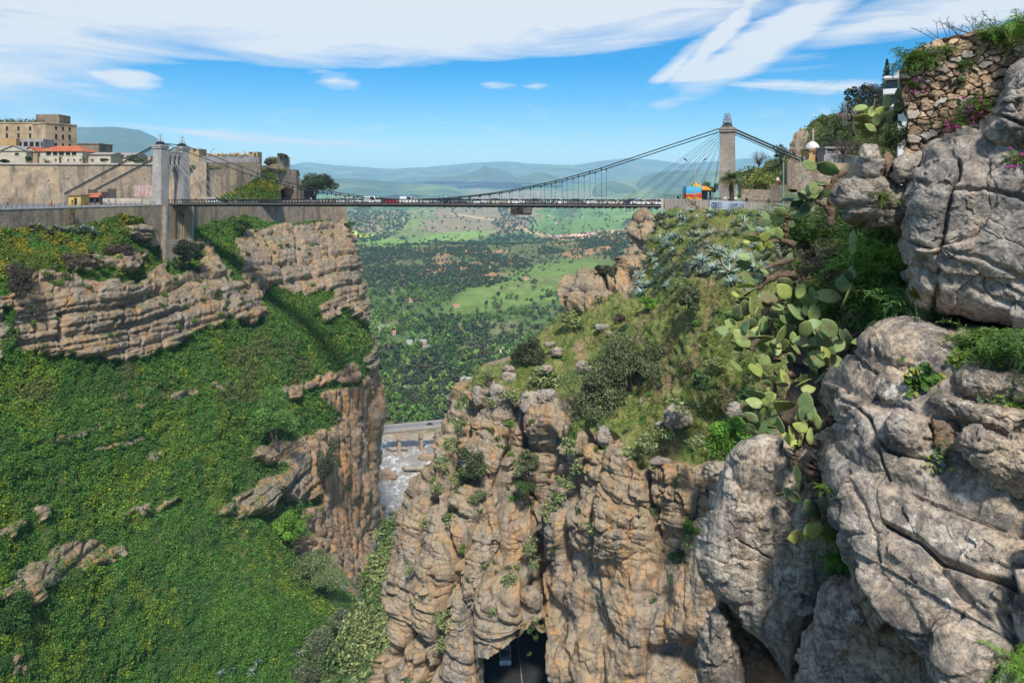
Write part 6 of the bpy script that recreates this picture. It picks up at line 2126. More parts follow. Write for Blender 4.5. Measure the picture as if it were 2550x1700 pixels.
BLK, WHT, RED, BLU, GRY, BRN, GRN, PNK = (0.02, 0.02, 0.022), (0.7, 0.69, 0.67), (0.42, 0.02, 0.03), (0.06, 0.12, 0.30), (0.2, 0.2, 0.21), (0.16, 0.09, 0.05), (0.05, 0.16, 0.07), (0.5, 0.2, 0.25)
for px, y, pose, rz, top, lg, lab, sf in [
 (434, -2.2, 'walk', 0, BRN, BLK, 'person in brown top walking on the bridge beside the left tower', None), (468, -2.2, 'stand', 1.5, BLK, BLK, 'person in black standing at the bridge railing near the left tower', None), (483, -2.2, 'walk', 3.1, GRY, BLU, 'person in grey top and blue trousers walking on the bridge near the tower', None),
 (500, -2.2, 'stride', 0, BLK, BLU, 'person in black top and blue trousers striding along the left bridge walkway', None), (600, -2.2, 'stand', -1.6, BLK, WHT, 'person in black top and white trousers leaning by the railing', None), (611, -2.2, 'walk', 0, BRN, BLK, 'person in brown coat walking next to someone in white trousers', None), (642, -2.2, 'walk', 3.1, BLU, GRY, 'person in blue jacket walking alone on the left half of the bridge', None),
 (786, -2.2, 'stride', 0, WHT, BLU, 'person in white shirt walking on the bridge below the umbrella pine', None), (842, -2.2, 'walk', 0, BLK, BRN, 'person in black top just left of the car queue', None), (872, -2.2, 'walk', 3.1, GRY, BLK, 'person in grey top beside the leftmost white hatchback', None), (966, -2.2, 'walk', 0, BLK, BLK, 'person all in black walking between white van and dark red car', None),
 (1088, -2.2, 'walk', 3.1, BLU, BLK, 'person in blue top walking past the silver hatchback', None), (1408, -2.2, 'stride', 0, BLK, GRY, 'person in black top with grey trousers right of the motorcycle', None), (1611, -2.2, 'robe', 0, WHT, WHT, 'person in long white clothes near the right bridge end', WHT), (1626, -2.2, 'robe', 0, RED, RED, 'person in long red dress walking near the right bridge end', RED)]:
 person(on_deck(px, y), brz + rz, pose, top, lg, lab, scarf=sf)
for px, py, pose, rz, top, lg, lab, sf in [
 (19, 519.0, 'stride', 0.3, BLK, GRY, 'person in black top and grey trousers walking at the far left road edge', None), (128, 515.0, 'robe', 0.3, RED, RED, 'person in long dark red robe walking on the left road', RED), (180, 511.6, 'stand', -1.6, BLK, GRN, 'person in black and green standing before the yellow kiosk', None), (196, 510.8, 'robe', -1.6, (0.5, 0.42, 0.3), (0.5, 0.42, 0.3), 'person in beige robe by the yellow kiosk corner', (0.5, 0.42, 0.3)),
 (236, 510.0, 'stand', 0, BLU, BLK, 'person in blue top by the grey parked van', None), (259, 508.6, 'walk', 0.2, WHT, BLK, 'person in white top right of the grey van', None), (271, 508.2, 'stride', 0.2, BLK, BLU, 'person in black top striding right of the small red roofed building', None), (288, 507.8, 'walk', 3.2, GRN, GRY, 'person in green top on the pink pavement', None),
 (300, 507.4, 'robe', 0.2, BLK, BLK, 'person in black robe, left of a pair on the pink pavement', BLK), (309, 507.2, 'walk', 0.2, BLK, GRY, 'person in black top with grey trousers beside the black robe', None), (339, 506.6, 'robe', 3.2, BLK, BRN, 'person in black and brown near the white parked car', BLK),
 (703, 499.2, 'stand', -1.5, BLU, GRY, 'person in blue top at the left side of the road tunnel mouth', None), (710, 499.0, 'walk', -1.5, WHT, BLU, 'person in white top with blue trousers before the tunnel mouth', None), (725, 498.8, 'stand', -1.5, WHT, BLK, 'person in white top and black trousers right of the tunnel mouth', None), (731, 499.0, 'walk', -2.5, GRY, BLK, 'person in grey top near the tunnel corner', None),
 (759, 498.6, 'walk', 0.3, BLK, BLK, 'person in black walking below the trunk of the umbrella pine', None), (771, 498.8, 'stand', -1.5, PNK, BLK, 'person in pink top standing under the umbrella pine', None), (812, 498.6, 'walk', 3.0, BLK, GRY, 'person in black and grey at the right end of the left terrace', None), (820, 498.4, 'robe', 3.0, BLK, BLK, 'person in black robe at the right end of the left terrace', BLK)]:
 person(on_plane(px, py, RZ + 0.12 if px < 690 else RZ), rz, pose, top, lg, lab, scarf=sf)
for px, Y, pose, rz, top, lg, lab, sf, z in [
 (1806, 134, 'sit', -1.6, WHT, BLU, 'person in white top sitting on the wall before the big palm, left of two', None, -2.75), (1832, 132.5, 'sit', -1.6, WHT, GRY, 'person in white top sitting right of the palm trunk', None, -2.75), (1817, 135, 'stand', -1.6, BLK, BLK, 'person in black standing by the palm trunk', None, GZP), (1854, 134, 'walk', 0.2, BLK, BLK, 'person in black standing on the steps right of the tower', None, -1.2),
 (1859, 131, 'sit', -1.6, BLK, BLU, 'person in black sitting on the promenade right of the palm', None, -2.9), (1937, 126.5, 'sit', -1.6, WHT, RED, 'person in white top and red skirt sitting on the stone wall', WHT, 0.9), (1689, 144, 'sit', -1.2, BLK, BLK, 'person in black sitting beside the painted kiosk', None, -2.6)]:
 person((P(px, YH, Y)[0], Y, z), rz, pose, top, lg, lab, scarf=sf)

# ------------------------------------------------------------------ lamp posts and poles
def lamp_post(px, py_base, Y, H, label, arms=2, z=None, col=light_steel, span=2.4, rz=0.0):
 b = P(px, py_base, Y)
 if z is not None:
  b[2] = z
 r = empty('street_lamp', tuple(b), rz)
 tag(r, label, 'street lamp')
 m = MB()
 m.tube([(0, 0, 0), (0, 0, H * 0.5), (0, 0, H)], [0.14, 0.11, 0.08], 7)
 m.tube([(0, 0, 0), (0, 0, 0.5)], 0.2, 8)
 m.build('pole', col, r)
 for s_ in ((-1, 1) if arms == 2 else (1,)):
  m = MB()
  m.tube([(0, 0, H * 0.72), (0.25 * s_ * span, 0, H * 0.84), (0.55 * s_ * span, 0, H * 0.95), (s_ * span, 0, H * 1.03)], 0.06, 5)
  m.build('arm', col, r)
  m = MB()
  m.tube([(s_ * span * 0.95, 0, H * 1.02), (s_ * span * 1.15, 0, H * 1.05), (s_ * span * 1.35, 0, H * 1.08)], [0.06, 0.17, 0.07], 6)
  m.build('lamp_head', steel, r)
 return r


lamp_post(1731, 0, 141, 9.0, 'double armed street lamp in front of the painted kiosk', z=GZP, span=1.75)
lamp_post(2003, 0, 124, 9.3, 'double armed street lamp behind the upper cactus pads', z=GZP, span=1.6)
lamp_post(109, 515, 178, 6.5, 'slim grey lamp post at the far left road edge', 1, z=RZ, span=1.1)
lamp_post(159, 512, 190, 7.2, 'slim grey lamp post left of the yellow kiosk', 1, z=RZ, span=1.1)
lamp_post(351, 505, 214, 7.4, 'slim lamp post before the mural panel', 1, z=RZ, span=1.1)
lamp_post(531, 497, 238, 7.6, 'slim lamp post behind the railing by the pocked fortress wall', 1, z=RZ, span=1.1)
lamp_post(662, 497, 268, 8.0, 'slim lamp post in front of the green mound', 1, z=RZ, span=1.2)
lamp_post(525, 404, 262, 4.7, 'hooked lamp post above the panel fence, left one', 1, span=0.9)
lamp_post(614, 404, 276, 4.3, 'hooked lamp post above the panel fence beside the turret', 1, span=0.9, rz=math.pi)
b = PV(1951, YH, 118)
r = empty('utility_pole', (b.x, b.y, GZP))
tag(r, 'teal grey utility pole in front of the block shaped wall', 'pole')
m = MB()
m.tube([(0, 0, 0), (0, 0, 8.6)], [0.13, 0.09], 6)
m.build('pole', plain('teal_pole', (0.20, 0.30, 0.30), 0.6), r)
m = MB()
m.box(-0.25, 0.25, -0.1, 0.1, 8.0, 8.2)
m.build('bracket', steel, r)
b = PV(2104, 290, 150)
r = empty('pylon', tuple(b))
tag(r, 'lattice mast with a cross arm on the hill top', 'mast')
m = MB()
for sx_ in (-0.3, 0.3):
 m.tube([(sx_, 0, -2), (sx_ * 0.8, 0, 3.4)], 0.06, 4)
for k in range(7):
 m.tube([(-0.28, 0, k * 0.5), (0.28, 0, k * 0.5 + 0.45)], 0.035, 4)
m.build('mast', light_steel, r)
m = MB()
m.tube([(-1.0, 0, 3.2), (0, 0, 3.0), (1.0, 0, 3.3)], 0.05, 4)
m.build('cross_arm', light_steel, r)

# ------------------------------------------------------------------ the arched road bridge in the gorge
vb0, vb1 = PV(860, YH, 424), PV(1175, YH, 447)
vd = (vb1 - vb0)
VL = vd.length
vr = empty('arched_bridge', (vb0.x, vb0.y, -150.0), math.atan2(vd.y, vd.x))
tag(vr, 'low arched road bridge over the river in the gorge', 'bridge')
sand = plain('bridge_stone', (0.36, 0.26, 0.17), 0.9, var=0.25, vscale=0.2)
m = MB()
m.box(0, VL, -4.4, 4.4, -1.3, -0.03)
m.build('deck', plain('bridge_concrete', (0.36, 0.32, 0.28), 0.9, var=0.2, vscale=0.3), vr)
m = MB()
m.box(0, VL, -3.6, 3.6, -0.03, 0.0)
m.build('roadway', asph2, vr)
for y in (-4.3, 4.3):
 m = MB()
 m.box(0, VL, y - 0.12, y + 0.12, -0.03, 0.85)
 m.build('parapet', bpy.data.materials['bridge_concrete'], vr)
sp_ = 14.0
off = 5.0
m = MB()
n = int(VL / 0.4)
for i in range(n):
 x0, x1 = VL * i / n, VL * (i + 1) / n
 u = ((x0 + x1) / 2 - off) % sp_ - sp_ / 2
 if abs(u) < 5.9:
  zb = -7.2 + 5.0 * math.sqrt(max(0, 1 - (u / 5.9) ** 2))
 else:
  zb = -7.2
 m.box(x0, x1, -3.9, 3.9, zb, -1.3)
m.build('arches', sand, vr)
k = 0
x = off
while x < VL:
 m = MB()
 m.box(x - 1.05, x + 1.05, -3.7, 3.7, -22, -7.2, taper=0.85)
 m.build('pier', sand, vr)
 m = MB()
 m.box(x - 1.5, x + 1.5, -4.3, 4.3, -22, -14.6)
 m.build('footing', sand, vr)
 x += sp_
vc, vs = math.cos(vr.rotation_euler.z), math.sin(vr.rotation_euler.z)
for px, y, co, lab in ((1070, -1.4, 'black', 'dark car alone on the arched river bridge'), (1119, 1.4, 'dark blue', 'dark blue car reaching the right end of the arched bridge')):
 kk = (px - CX) / F
 x = (vb0.y * kk - vb0.x) / (vc - kk * vs)
 vehicle('saloon', co, lab, (vb0.x + vc * x - vs * y, vb0.y + vs * x + vc * y, -149.98), vr.rotation_euler.z + (math.pi if y > 0 else 0))
for px in (1005, 1115):
 kk = (px - CX) / F
 x = (vb0.y * kk - vb0.x) / (vc - kk * vs)
 lamp_post(px, YH, 433, 8.5, 'thin lamp post on the arched bridge, ' + ('left one' if px < 1050 else 'right one'), 1, z=-150, span=1.2)
# ------------------------------------------------------------------ plants
bark = plain('bark', (0.13, 0.095, 0.07), 0.95, var=0.4, vscale=3, bump=0.5)
wood_m = rock_mat('cactus_wood', 9, tan=(0.22, 0.14, 0.085), grey=(0.17, 0.115, 0.08), orange=(0.27, 0.13, 0.06), og=0.5, streak=0.6, bstr=1.0)
padm = NT('cactus_pad')
_c = padm.attr('col').outputs['Color']
_n = padm.noise(padm.obj((1, 1, 1)), 26, 3, 0.6)
_v = padm.n('ShaderNodeTexVoronoi', {'Vector': padm.obj((1, 1, 1)), 'Scale': 24.0}, feature='F1')
_dots = padm.ramp(_v.outputs['Distance'], [(0.0, 1.0), (0.16, 0.0)])
_c = padm.mix(1.0, _c, padm.ramp(_n, [(0.3, 0.8), (0.7, 1.12)]), 'MULTIPLY')
_c = padm.mix(padm.math('MULTIPLY', _dots, 0.55), _c, (0.30, 0.27, 0.14))
pad_mat = padm.out(_c, 0.5, _dots, 0.5, 0.01, 0.35)


def pad_mesh(L, Wd, tone, seed):
 """One fleshy pad: flat egg, thick rim; x to the tip, z the normal; base at the origin."""
 rng = np.random.default_rng(seed)
 nu, nv = 13, 20
 t = np.linspace(0, 1, nu)
 prof = np.sin(np.pi * t ** 0.82) ** 0.72
 prof[0] = 0.16
 prof[-1] = 0.0
 a = np.linspace(0, 2 * np.pi, nv, endpoint=False)
 x = t[:, None] * L + 0 * a[None]
 y = prof[:, None] * np.cos(a)[None] * Wd / 2
 th = 0.050 * L + 0.011
 z = prof[:, None] ** 0.5 * np.sign(np.sin(a))[None] * np.abs(np.sin(a))[None] ** 0.8 * th * 0.5
 z = z + rng.normal(0, 0.25) * (x / L - 0.3) ** 2 * L * 0.5 + rng.normal(0, 0.5) * (y / Wd) ** 2 * L * 0.3
 V = np.stack([x, y, z], -1)
 V = V + 0.012 * L * fbm(V / L * 3 + seed, 2, 3)[..., None]
 idx = np.arange(nu * nv).reshape(nu, nv)
 nb = np.roll(idx, -1, 1)
 q = np.stack([idx[:-1], nb[:-1], nb[1:], idx[1:]], -1).reshape(-1, 4)
 lo, hi = np.array([0.10, 0.175, 0.085]), np.array([0.36, 0.42, 0.10])
 base = lo * (1 - tone) + hi * tone
 if tone < 0.12:
  base = np.array([0.07, 0.12, 0.05])
 rim = np.abs(np.cos(a))[None] ** 12 + 0 * x
 rim = np.maximum(rim, sstep(0.88, 1.0, t)[:, None] + 0 * x)
 c = base[None, None] * np.exp(rng.normal(0, 0.08)) + 0 * V
 c = lerp(c, base * 0.6 + np.array([0.17, 0.16, 0.045]), rim * 0.75)
 c = lerp(c, [0.20, 0.13, 0.07], (fbm(V / L * 2.2 + seed * 3, 2, 9) > 0.62) * 0.7)
 return mesh_np('pad', V.reshape(-1, 3), quads=q, mat=pad_mat, vcol=c.reshape(-1, 3))


PADN = [0]


def cactus(name, label, Y0, pads, stems, ox, oy, sc, group='prickly pears by the rocks'):
 """pads: (x, y, length, width, angle, tone) in crop units: the middle of each pad, its size and which way it points."""
 cxp = np.mean([p[0] for p in pads]) / sc + ox
 cyp = np.max([p[1] for p in pads]) / sc + oy
 rng = np.random.default_rng(len(pads) + int(ox))
 b = PV(cxp, cyp, Y0)
 r = empty(name, b)
 tag(r, label, 'cactus', group)
 extra = []
 for x, y, L, Wd, an, tone in pads:
  if rng.random() < 0.42 and len(pads) > 17 and len(pads) + len(extra) < 98:
   extra.append((x + rng.normal(0, 0.5) * L, y + rng.normal(0.1, 0.4) * L, L * rng.uniform(0.7, 1.0), L * rng.uniform(0.3, 0.62), an + rng.normal(0, 50), float(np.clip(tone + rng.normal(0, 0.2), 0.05, 0.8))))
 for x, y, L, Wd, an, tone in list(pads) + extra:
  px, py = x / sc + ox, y / sc + oy
  Y = Y0 + rng.uniform(-0.5, 0.5)
  k = Y / F
  Lw, Ww = L / sc * k * 1.14, Wd / sc * k * 1.14
  tw = Lw * 0.66
  ct = min(1.0, Ww / tw)
  tw = max(tw, Ww)
  al = math.acos(ct) * (1 if rng.random() < 0.62 else -1)
  a_ = math.radians(an)
  pit = rng.normal(0, 0.30)
  d = Vector((math.cos(a_) * math.cos(pit), math.sin(pit) * 0.9, math.sin(a_) * math.cos(pit))).normalized()
  side = Vector((-d.z, 0, d.x)).normalized()      # in the picture plane, across the pad
  nrm = d.cross(side).normalized()
  if nrm.y > 0:
   nrm = -nrm
  side = nrm.cross(d).normalized()
  n2 = (nrm * math.cos(al) + side * math.sin(al)).normalized()
  s2 = n2.cross(d).normalized()
  M = Matrix((d, s2, n2)).transposed().to_4x4()
  c = PV(px, py, Y)
  M.translation = c - d * Lw / 2 - b
  PADN[0] += 1
  o = link('pad', pad_mesh(Lw, tw, tone, PADN[0]), r)
  o.matrix_local = M
 for st in stems:
  pts = [PV(x / sc + ox, y / sc + oy, Y0 + (0.25 if Y0 > 13 else -0.05)) - b for x, y, w in st]
  rad = [w / sc * Y0 / F / 2 for x, y, w in st]
  P2, R2 = [], []
  for i in range(len(pts) - 1):
   for t in np.linspace(0, 1, 6, endpoint=False):
    P2.append(pts[i].lerp(pts[i + 1], t) + Vector(rng.normal(0, 0.012, 3)) * (1 if t > 0 else 0))
    R2.append((rad[i] * (1 - t) + rad[i + 1] * t) * rng.uniform(0.85, 1.2))
  P2.append(pts[-1])
  R2.append(rad[-1] * 0.6)
  m = MB()
  m.tube(P2, R2, 9)
  m.build('stem', wood_m, r, smooth=True)
 return r


cactus('prickly_pear', 'tall prickly pear on a bare woody trunk standing before the promenade wall', 18.5,
    [(1040, 45, 130, 95, 155, .35), (1205, 75, 215, 110, 160, .35), (1130, 210, 150, 35, 175, .1), (1085, 270, 115, 85, 95, .35), (1145, 330, 125, 60, 55, .15), (1135, 340, 110, 85, 60, .1), (1205, 305, 115, 90, 60, .2), (980, 310, 60, 50, 110, .2), (1025, 290, 130, 22, 92, .3), (880, 295, 90, 30, 170, .1), (850, 330, 120, 30, 175, .1),
  (860, 375, 220, 42, 185, .1), (910, 435, 140, 90, 215, .05), (975, 490, 190, 75, 255, .05), (1060, 410, 80, 60, 280, .1), (970, 345, 110, 40, 140, .2), (1085, 330, 130, 50, 50, .4)],
    [[(1255, 640, 75), (1250, 470, 85), (1262, 330, 75), (1275, 180, 60), (1320, 140, 70), (1410, 105, 50)], [(1250, 520, 50), (1195, 435, 50), (1090, 385, 40), (985, 372, 30)], [(1275, 200, 50), (1340, 170, 40), (1400, 240, 20)], [(1260, 240, 45), (1180, 240, 35), (1120, 235, 25)]], 1750, 400, 3.92)
cactus('prickly_pear', 'prickly pear with dull green pads growing just left of the tall trunk', 17.6,
    [(765, 500, 130, 80, 150, .25), (610, 535, 100, 55, 170, .2), (640, 560, 110, 60, 160, .02), (720, 560, 130, 80, 145, .1), (600, 605, 120, 90, 190, .15), (870, 620, 70, 60, 60, .1), (470, 660, 120, 45, 145, .3), (480, 710, 130, 60, 160, .1), (635, 665, 80, 60, 100, .2), (685, 690, 80, 52, 60, .45), (480, 757, 140, 65, 175, 1.0), (605, 745, 110, 90, 60, .95), (640, 818, 110, 70, -20, 1.0),
  (565, 838, 120, 80, 220, .95), (425, 795, 70, 32, 185, .9), (740, 710, 120, 70, -60, .5)],
    [[(900, 830, 70), (790, 780, 60), (700, 790, 40), (640, 790, 30)], [(790, 790, 50), (810, 690, 55), (822, 600, 50), (850, 520, 40)]], 1750, 400, 3.92)
cactus('prickly_pear', 'prickly pear with yellow edged pads leaning left over the agaves', 16.8,
    [(400, 935, 120, 70, 165, .3), (395, 1000, 140, 75, 185, .2), (525, 915, 80, 62, 100, .08), (625, 935, 110, 62, 40, .08), (520, 1000, 170, 70, 130, .5), (560, 1045, 130, 50, 130, .2), (450, 1138, 190, 85, 155, .2), (685, 1085, 80, 45, 20, .15), (425, 1225, 180, 60, 190, 1.0), (430, 1297, 160, 52, 205, .8), (320, 1305, 90, 48, 180, .9), (545, 1235, 120, 28, 80, .4), (865, 1050, 110, 36, 120, .5), (850, 940, 90, 60, 60, .12), (600, 1080, 90, 40, 150, .3), (400, 1350, 110, 50, 170, .4), (360, 1380, 90, 45, 165, .35)],
    [[(900, 1105, 70), (720, 1120, 75), (620, 1160, 75), (545, 1260, 35)], [(890, 965, 40), (800, 985, 55), (690, 1015, 45), (600, 1060, 30)]], 1750, 400, 3.92)
XP = [(800, 1200, 180, 110, 150, .3), (790, 1270, 170, 130, 140, .9), (875, 1322, 165, 110, 95, .25), (955, 1270, 140, 62, 70, .9), (1070, 1322, 170, 48, 92, .35), (1210, 1320, 230, 110, 175, .42), (1012, 1372, 130, 80, 150, .8), (635, 1335, 190, 100, 170, .15), (640, 1395, 150, 62, 170, .6), (410, 1437, 170, 90, 95, .3), (480, 1420, 170, 72, 95, .42), (300, 1520, 180, 100, 170, .35), (515, 1520, 130, 48, 90, .1),
   (745, 1440, 140, 42, 175, .1), (690, 1517, 130, 75, 185, .1), (800, 1535, 150, 90, 160, .3), (915, 1472, 190, 100, 140, .3), (1000, 1460, 90, 60, 90, .1), (1085, 1482, 150, 120, 100, .5), (890, 1532, 100, 72, 80, .1), (900, 1200, 120, 52, 30, .5)]
XP2 = [(215, 90, 170, 80, 170, .3), (275, 30, 120, 92, 150, .8), (225, 172, 150, 92, 185, .5), (382, 162, 190, 130, 130, .62), (340, 217, 180, 52, 170, .7), (410, 72, 130, 110, 90, .1), (525, 90, 150, 110, 170, .12), (635, 107, 120, 82, 0, .1), (550, 147, 210, 38, 175, .5), (765, 122, 175, 95, 65, .45), (703, 257, 135, 110, 95, .62), (590, 347, 160, 125, 100, .2), (880, 152, 100, 52, 90, .7), (700, 392, 140, 52, 175, .5),
    (860, 347, 110, 76, 100, .1), (900, 252, 150, 52, 130, .4), (840, 272, 100, 62, 180, .6), (810, 215, 120, 80, 120, .35), (690, 180, 110, 70, 140, .25), (450, 130, 130, 90, 160, .3), (480, 30, 150, 100, 100, .15), (590, 20, 140, 90, 80, .4), (340, 280, 110, 40, 200, .2), (300, 60, 120, 90, 120, .3)]
cactus('prickly_pear', 'largest prickly pear in the middle of the slope, a heap of grey green pads', 15.8, XP + [(x, y + 1568, L, w, a, t) for x, y, L, w, a, t in XP2],
    [[(460, 1850, 90), (520, 1770, 80), (610, 1735, 60)], [(700, 1960, 60), (690, 1900, 70), (800, 1850, 50), (860, 1600, 40)]], 1750, 400, 3.92)
cactus('prickly_pear', 'prickly pear pads stacked against the edge of the huge grey rock', 14.4,
    [(1000, 70, 190, 150, 150, .3), (1085, 25, 150, 85, 20, .3), (1230, 60, 200, 140, 130, .28), (1000, 192, 220, 95, 185, .22), (1175, 172, 220, 100, 125, .15), (1290, 207, 120, 72, 75, .2), (1337, 235, 140, 52, 50, .35), (1045, 267, 140, 72, 175, .1), (1105, 327, 120, 100, 180, .5), (1187, 312, 140, 110, 95, .95), (1200, 410, 130, 105, -80, .6), (1070, 402, 170, 85, 175, .15), (1090, 482, 130, 82, 250, .06), (1330, 412, 190, 112, -50, .4),
  (1655, 82, 190, 82, 65, .5), (1520, 202, 130, 48, 185, .6), (1165, 532, 190, 42, 45, .4), (1260, 300, 150, 36, 60, .4), (1360, 130, 110, 60, 100, .1), (1175, 735, 140, 52, 85, .08), (1060, 140, 150, 90, 100, .3), (1150, 90, 160, 100, 80, .25)],
    [[(1180, 640, 60), (1190, 560, 55), (1230, 470, 45), (1260, 330, 35)], [(1560, 100, 30), (1430, 170, 40), (1340, 110, 90)]], 1750, 800, 3.92)
cactus('prickly_pear', 'slender upright prickly pear with narrow pads before the fern bank', 15.2,
    [(1478, 1000, 210, 70, 85, .25), (1470, 760, 150, 26, 78, .6), (1420, 1112, 110, 62, 120, .1), (1362, 1200, 160, 92, 95, .12), (1405, 1332, 200, 72, 65, .4), (1480, 1262, 130, 58, -70, .8), (1456, 1092, 120, 42, 85, .3), (1412, 1232, 130, 26, 95, .8), (1465, 850, 130, 24, 88, .6)],
    [[(1330, 1560, 35), (1345, 1450, 32), (1390, 1400, 26)]], 1750, 400, 3.92)
cactus('prickly_pear', 'prickly pear with spread pads and thin stems above the rounded boulder', 14.8,
    [(325, 427, 160, 42, 145, .5), (500, 477, 200, 80, 170, .8), (545, 517, 180, 82, 165, .22), (675, 552, 110, 62, 170, .3), (790, 547, 160, 82, 125, .9), (770, 612, 120, 62, 170, .15), (630, 622, 120, 60, 100, .8), (980, 592, 160, 50, 30, .85), (955, 562, 110, 32, 100, .6), (510, 707, 190, 82, 165, .4), (500, 792, 150, 82, 170, .5), (640, 752, 160, 76, 40, .85), (680, 792, 120, 42, 70, .5), (792, 812, 220, 112, 165, .7),
  (400, 832, 130, 82, 110, .12), (470, 932, 130, 82, 150, .15), (575, 912, 140, 82, 85, .3), (675, 922, 150, 92, 80, .3), (590, 1022, 130, 110, 90, .12), (690, 1042, 140, 52, 150, .4), (460, 1057, 120, 80, 150, .2), (530, 1112, 150, 62, 140, .3), (600, 1157, 140, 72, 170, .4), (700, 1060, 130, 40, 10, .1), (520, 930, 120, 40, 80, .3)],
    [[(700, 730, 40), (700, 640, 45), (690, 560, 40), (730, 490, 70)], [(900, 560, 45), (880, 520, 60), (800, 500, 40)], [(640, 1085, 60), (760, 1110, 60), (860, 1140, 40)]], 1750, 800, 3.92)
cactus('prickly_pear', 'lowest large prickly pear, rooted on gnarled brown wood beside the rounded boulder', 12.75,
    [(1005, 787, 200, 112, 85, .25), (960, 907, 140, 76, 110, .12), (1025, 962, 100, 52, 90, .6), (1067, 897, 130, 52, 70, .2), (1115, 967, 140, 48, 100, .75), (950, 1032, 130, 92, 160, .92), (862, 1082, 130, 62, 110, .9), (845, 1152, 190, 82, 135, .92), (957, 1152, 130, 62, 60, .9), (1050, 1117, 140, 82, 80, .55), (760, 1012, 150, 30, 100, .4), (920, 1480, 190, 95, 125, .06), (930, 930, 110, 60, 60, .5), (990, 1000, 100, 60, 120, .3),
  (1210, 1600, 100, 60, 140, .2), (1130, 1590, 110, 70, 110, .1)],
    [[(1090, 1580, 150), (1075, 1450, 140), (1120, 1340, 110), (1260, 1280, 110)], [(905, 1400, 60), (900, 1290, 70), (950, 1190, 60), (1000, 1060, 45), (1105, 1045, 30)], [(1260, 1240, 100), (1130, 1200, 90), (1040, 1170, 60)], [(1270, 960, 90), (1180, 1000, 80), (1120, 1070, 40)]], 1750, 800, 3.92)
cactus('prickly_pear', 'few hanging pads of a prickly pear on the face of the rounded boulder', 12.6,
    [(1060, 72, 100, 52, 140, .2), (1150, 137, 85, 60, 110, .08), (1190, 162, 95, 56, -70, .08), (1245, 112, 70, 42, 10, .2), (1080, 306, 88, 70, 190, .95), (1180, 270, 110, 86, 20, .95), (990, 70, 50, 26, 170, .6), (1105, 27, 60, 42, 90, .1)],
    [[(1270, 180, 20), (1240, 200, 18), (1225, 240, 14)], [(1240, 60, 22), (1160, 90, 18)]], 1500, 1200, 2.24)
cactus('prickly_pear', 'prickly pear with upright pads growing at the foot of the old stone wall', 15.5,
    [(905, 1097, 160, 85, 95, .12), (1065, 1122, 180, 100, 35, .3), (1050, 1247, 190, 112, -5, .6), (890, 1242, 150, 92, 45, .2), (890, 1287, 140, 80, 40, .1), (755, 1187, 140, 80, 80, .5), (740, 1257, 100, 72, 80, .3), (470, 1292, 170, 105, 140, .6), (595, 1247, 170, 42, 90, .2), (560, 1312, 110, 72, 90, .7), (660, 1312, 130, 100, 60, .8), (745, 1367, 190, 100, 40, .5), (450, 1382, 200, 86, 170, .75), (455, 1467, 180, 92, 185, .75),
  (620, 1402, 130, 90, 90, .3), (550, 1492, 130, 82, 150, .4), (900, 1442, 80, 60, 30, .85), (1030, 1332, 120, 82, -40, .08), (530, 1547, 150, 62, 170, .5), (690, 1430, 120, 70, 60, .4)],
    [[(640, 1640, 40), (640, 1500, 42), (660, 1430, 36), (860, 1300, 30), (940, 1190, 26)], [(640, 1500, 34), (560, 1450, 26)]], 2050, 0, 4.704)


# ---------------- generic leafy plants
def crown(name, me, loc, label, cat, group=None, s=1.0, rz=0.0, trunk=None):
 o = link(name, me, None, loc)
 o.scale = (s, s, s) if not isinstance(s, tuple) else s
 o.rotation_euler = (0, 0, rz)
 tag(o, label, cat, group)
 return o


def on_grid(px, py, gx, gy, V):
 k = np.argmin((gx - px) ** 2 + (gy - py) ** 2)
 return V.reshape(-1, 3)[k]


def shrub(px, py, wpx, hpx, Y, col, label, n=1500, leaf_px=4.0, seed=0, clumps=18, cat='shrub', name='shrub', group=None, spread=0.36, bias=0.4, aspect=0.5, trunk=True, cvar=0.22):
 """A bush centred at (px, py), wpx by hpx in the picture, at distance Y."""
 k = Y / F
 rx, rz = wpx / 2 * k, hpx / 2 * k
 c = PV(px, py + hpx * 0.5, Y)
 me = crown_mesh('crown', rx, rx * 0.9, rz, int(n * 3.0), leaf_px * k * 0.78, col, leafm2, clumps, spread, seed, bias, aspect, cvar)
 if not trunk:
  o = link(name, me, None, c + Vector((0, 0, rz)))
  return tag(o, label, cat, group)
 r = empty(name, c)
 tag(r, label, cat, group)
 link('crown', me, r, (0, 0, rz))
 m = MB()
 rng = np.random.default_rng(seed)
 for j in range(4):
  a = rng.uniform(0, 6.28)
  m.tube([(0.05 * rx * math.cos(a), 0.05 * rx * math.sin(a), -0.15 * rz), (0.25 * rx * math.cos(a), 0.25 * rx * math.sin(a), 0.6 * rz), (0.45 * rx * math.cos(a), 0.45 * rx * math.sin(a), 1.2 * rz)], [0.03 * rx, 0.022 * rx, 0.01 * rx], 5)
 m.build('trunk', bark, r)
 return r


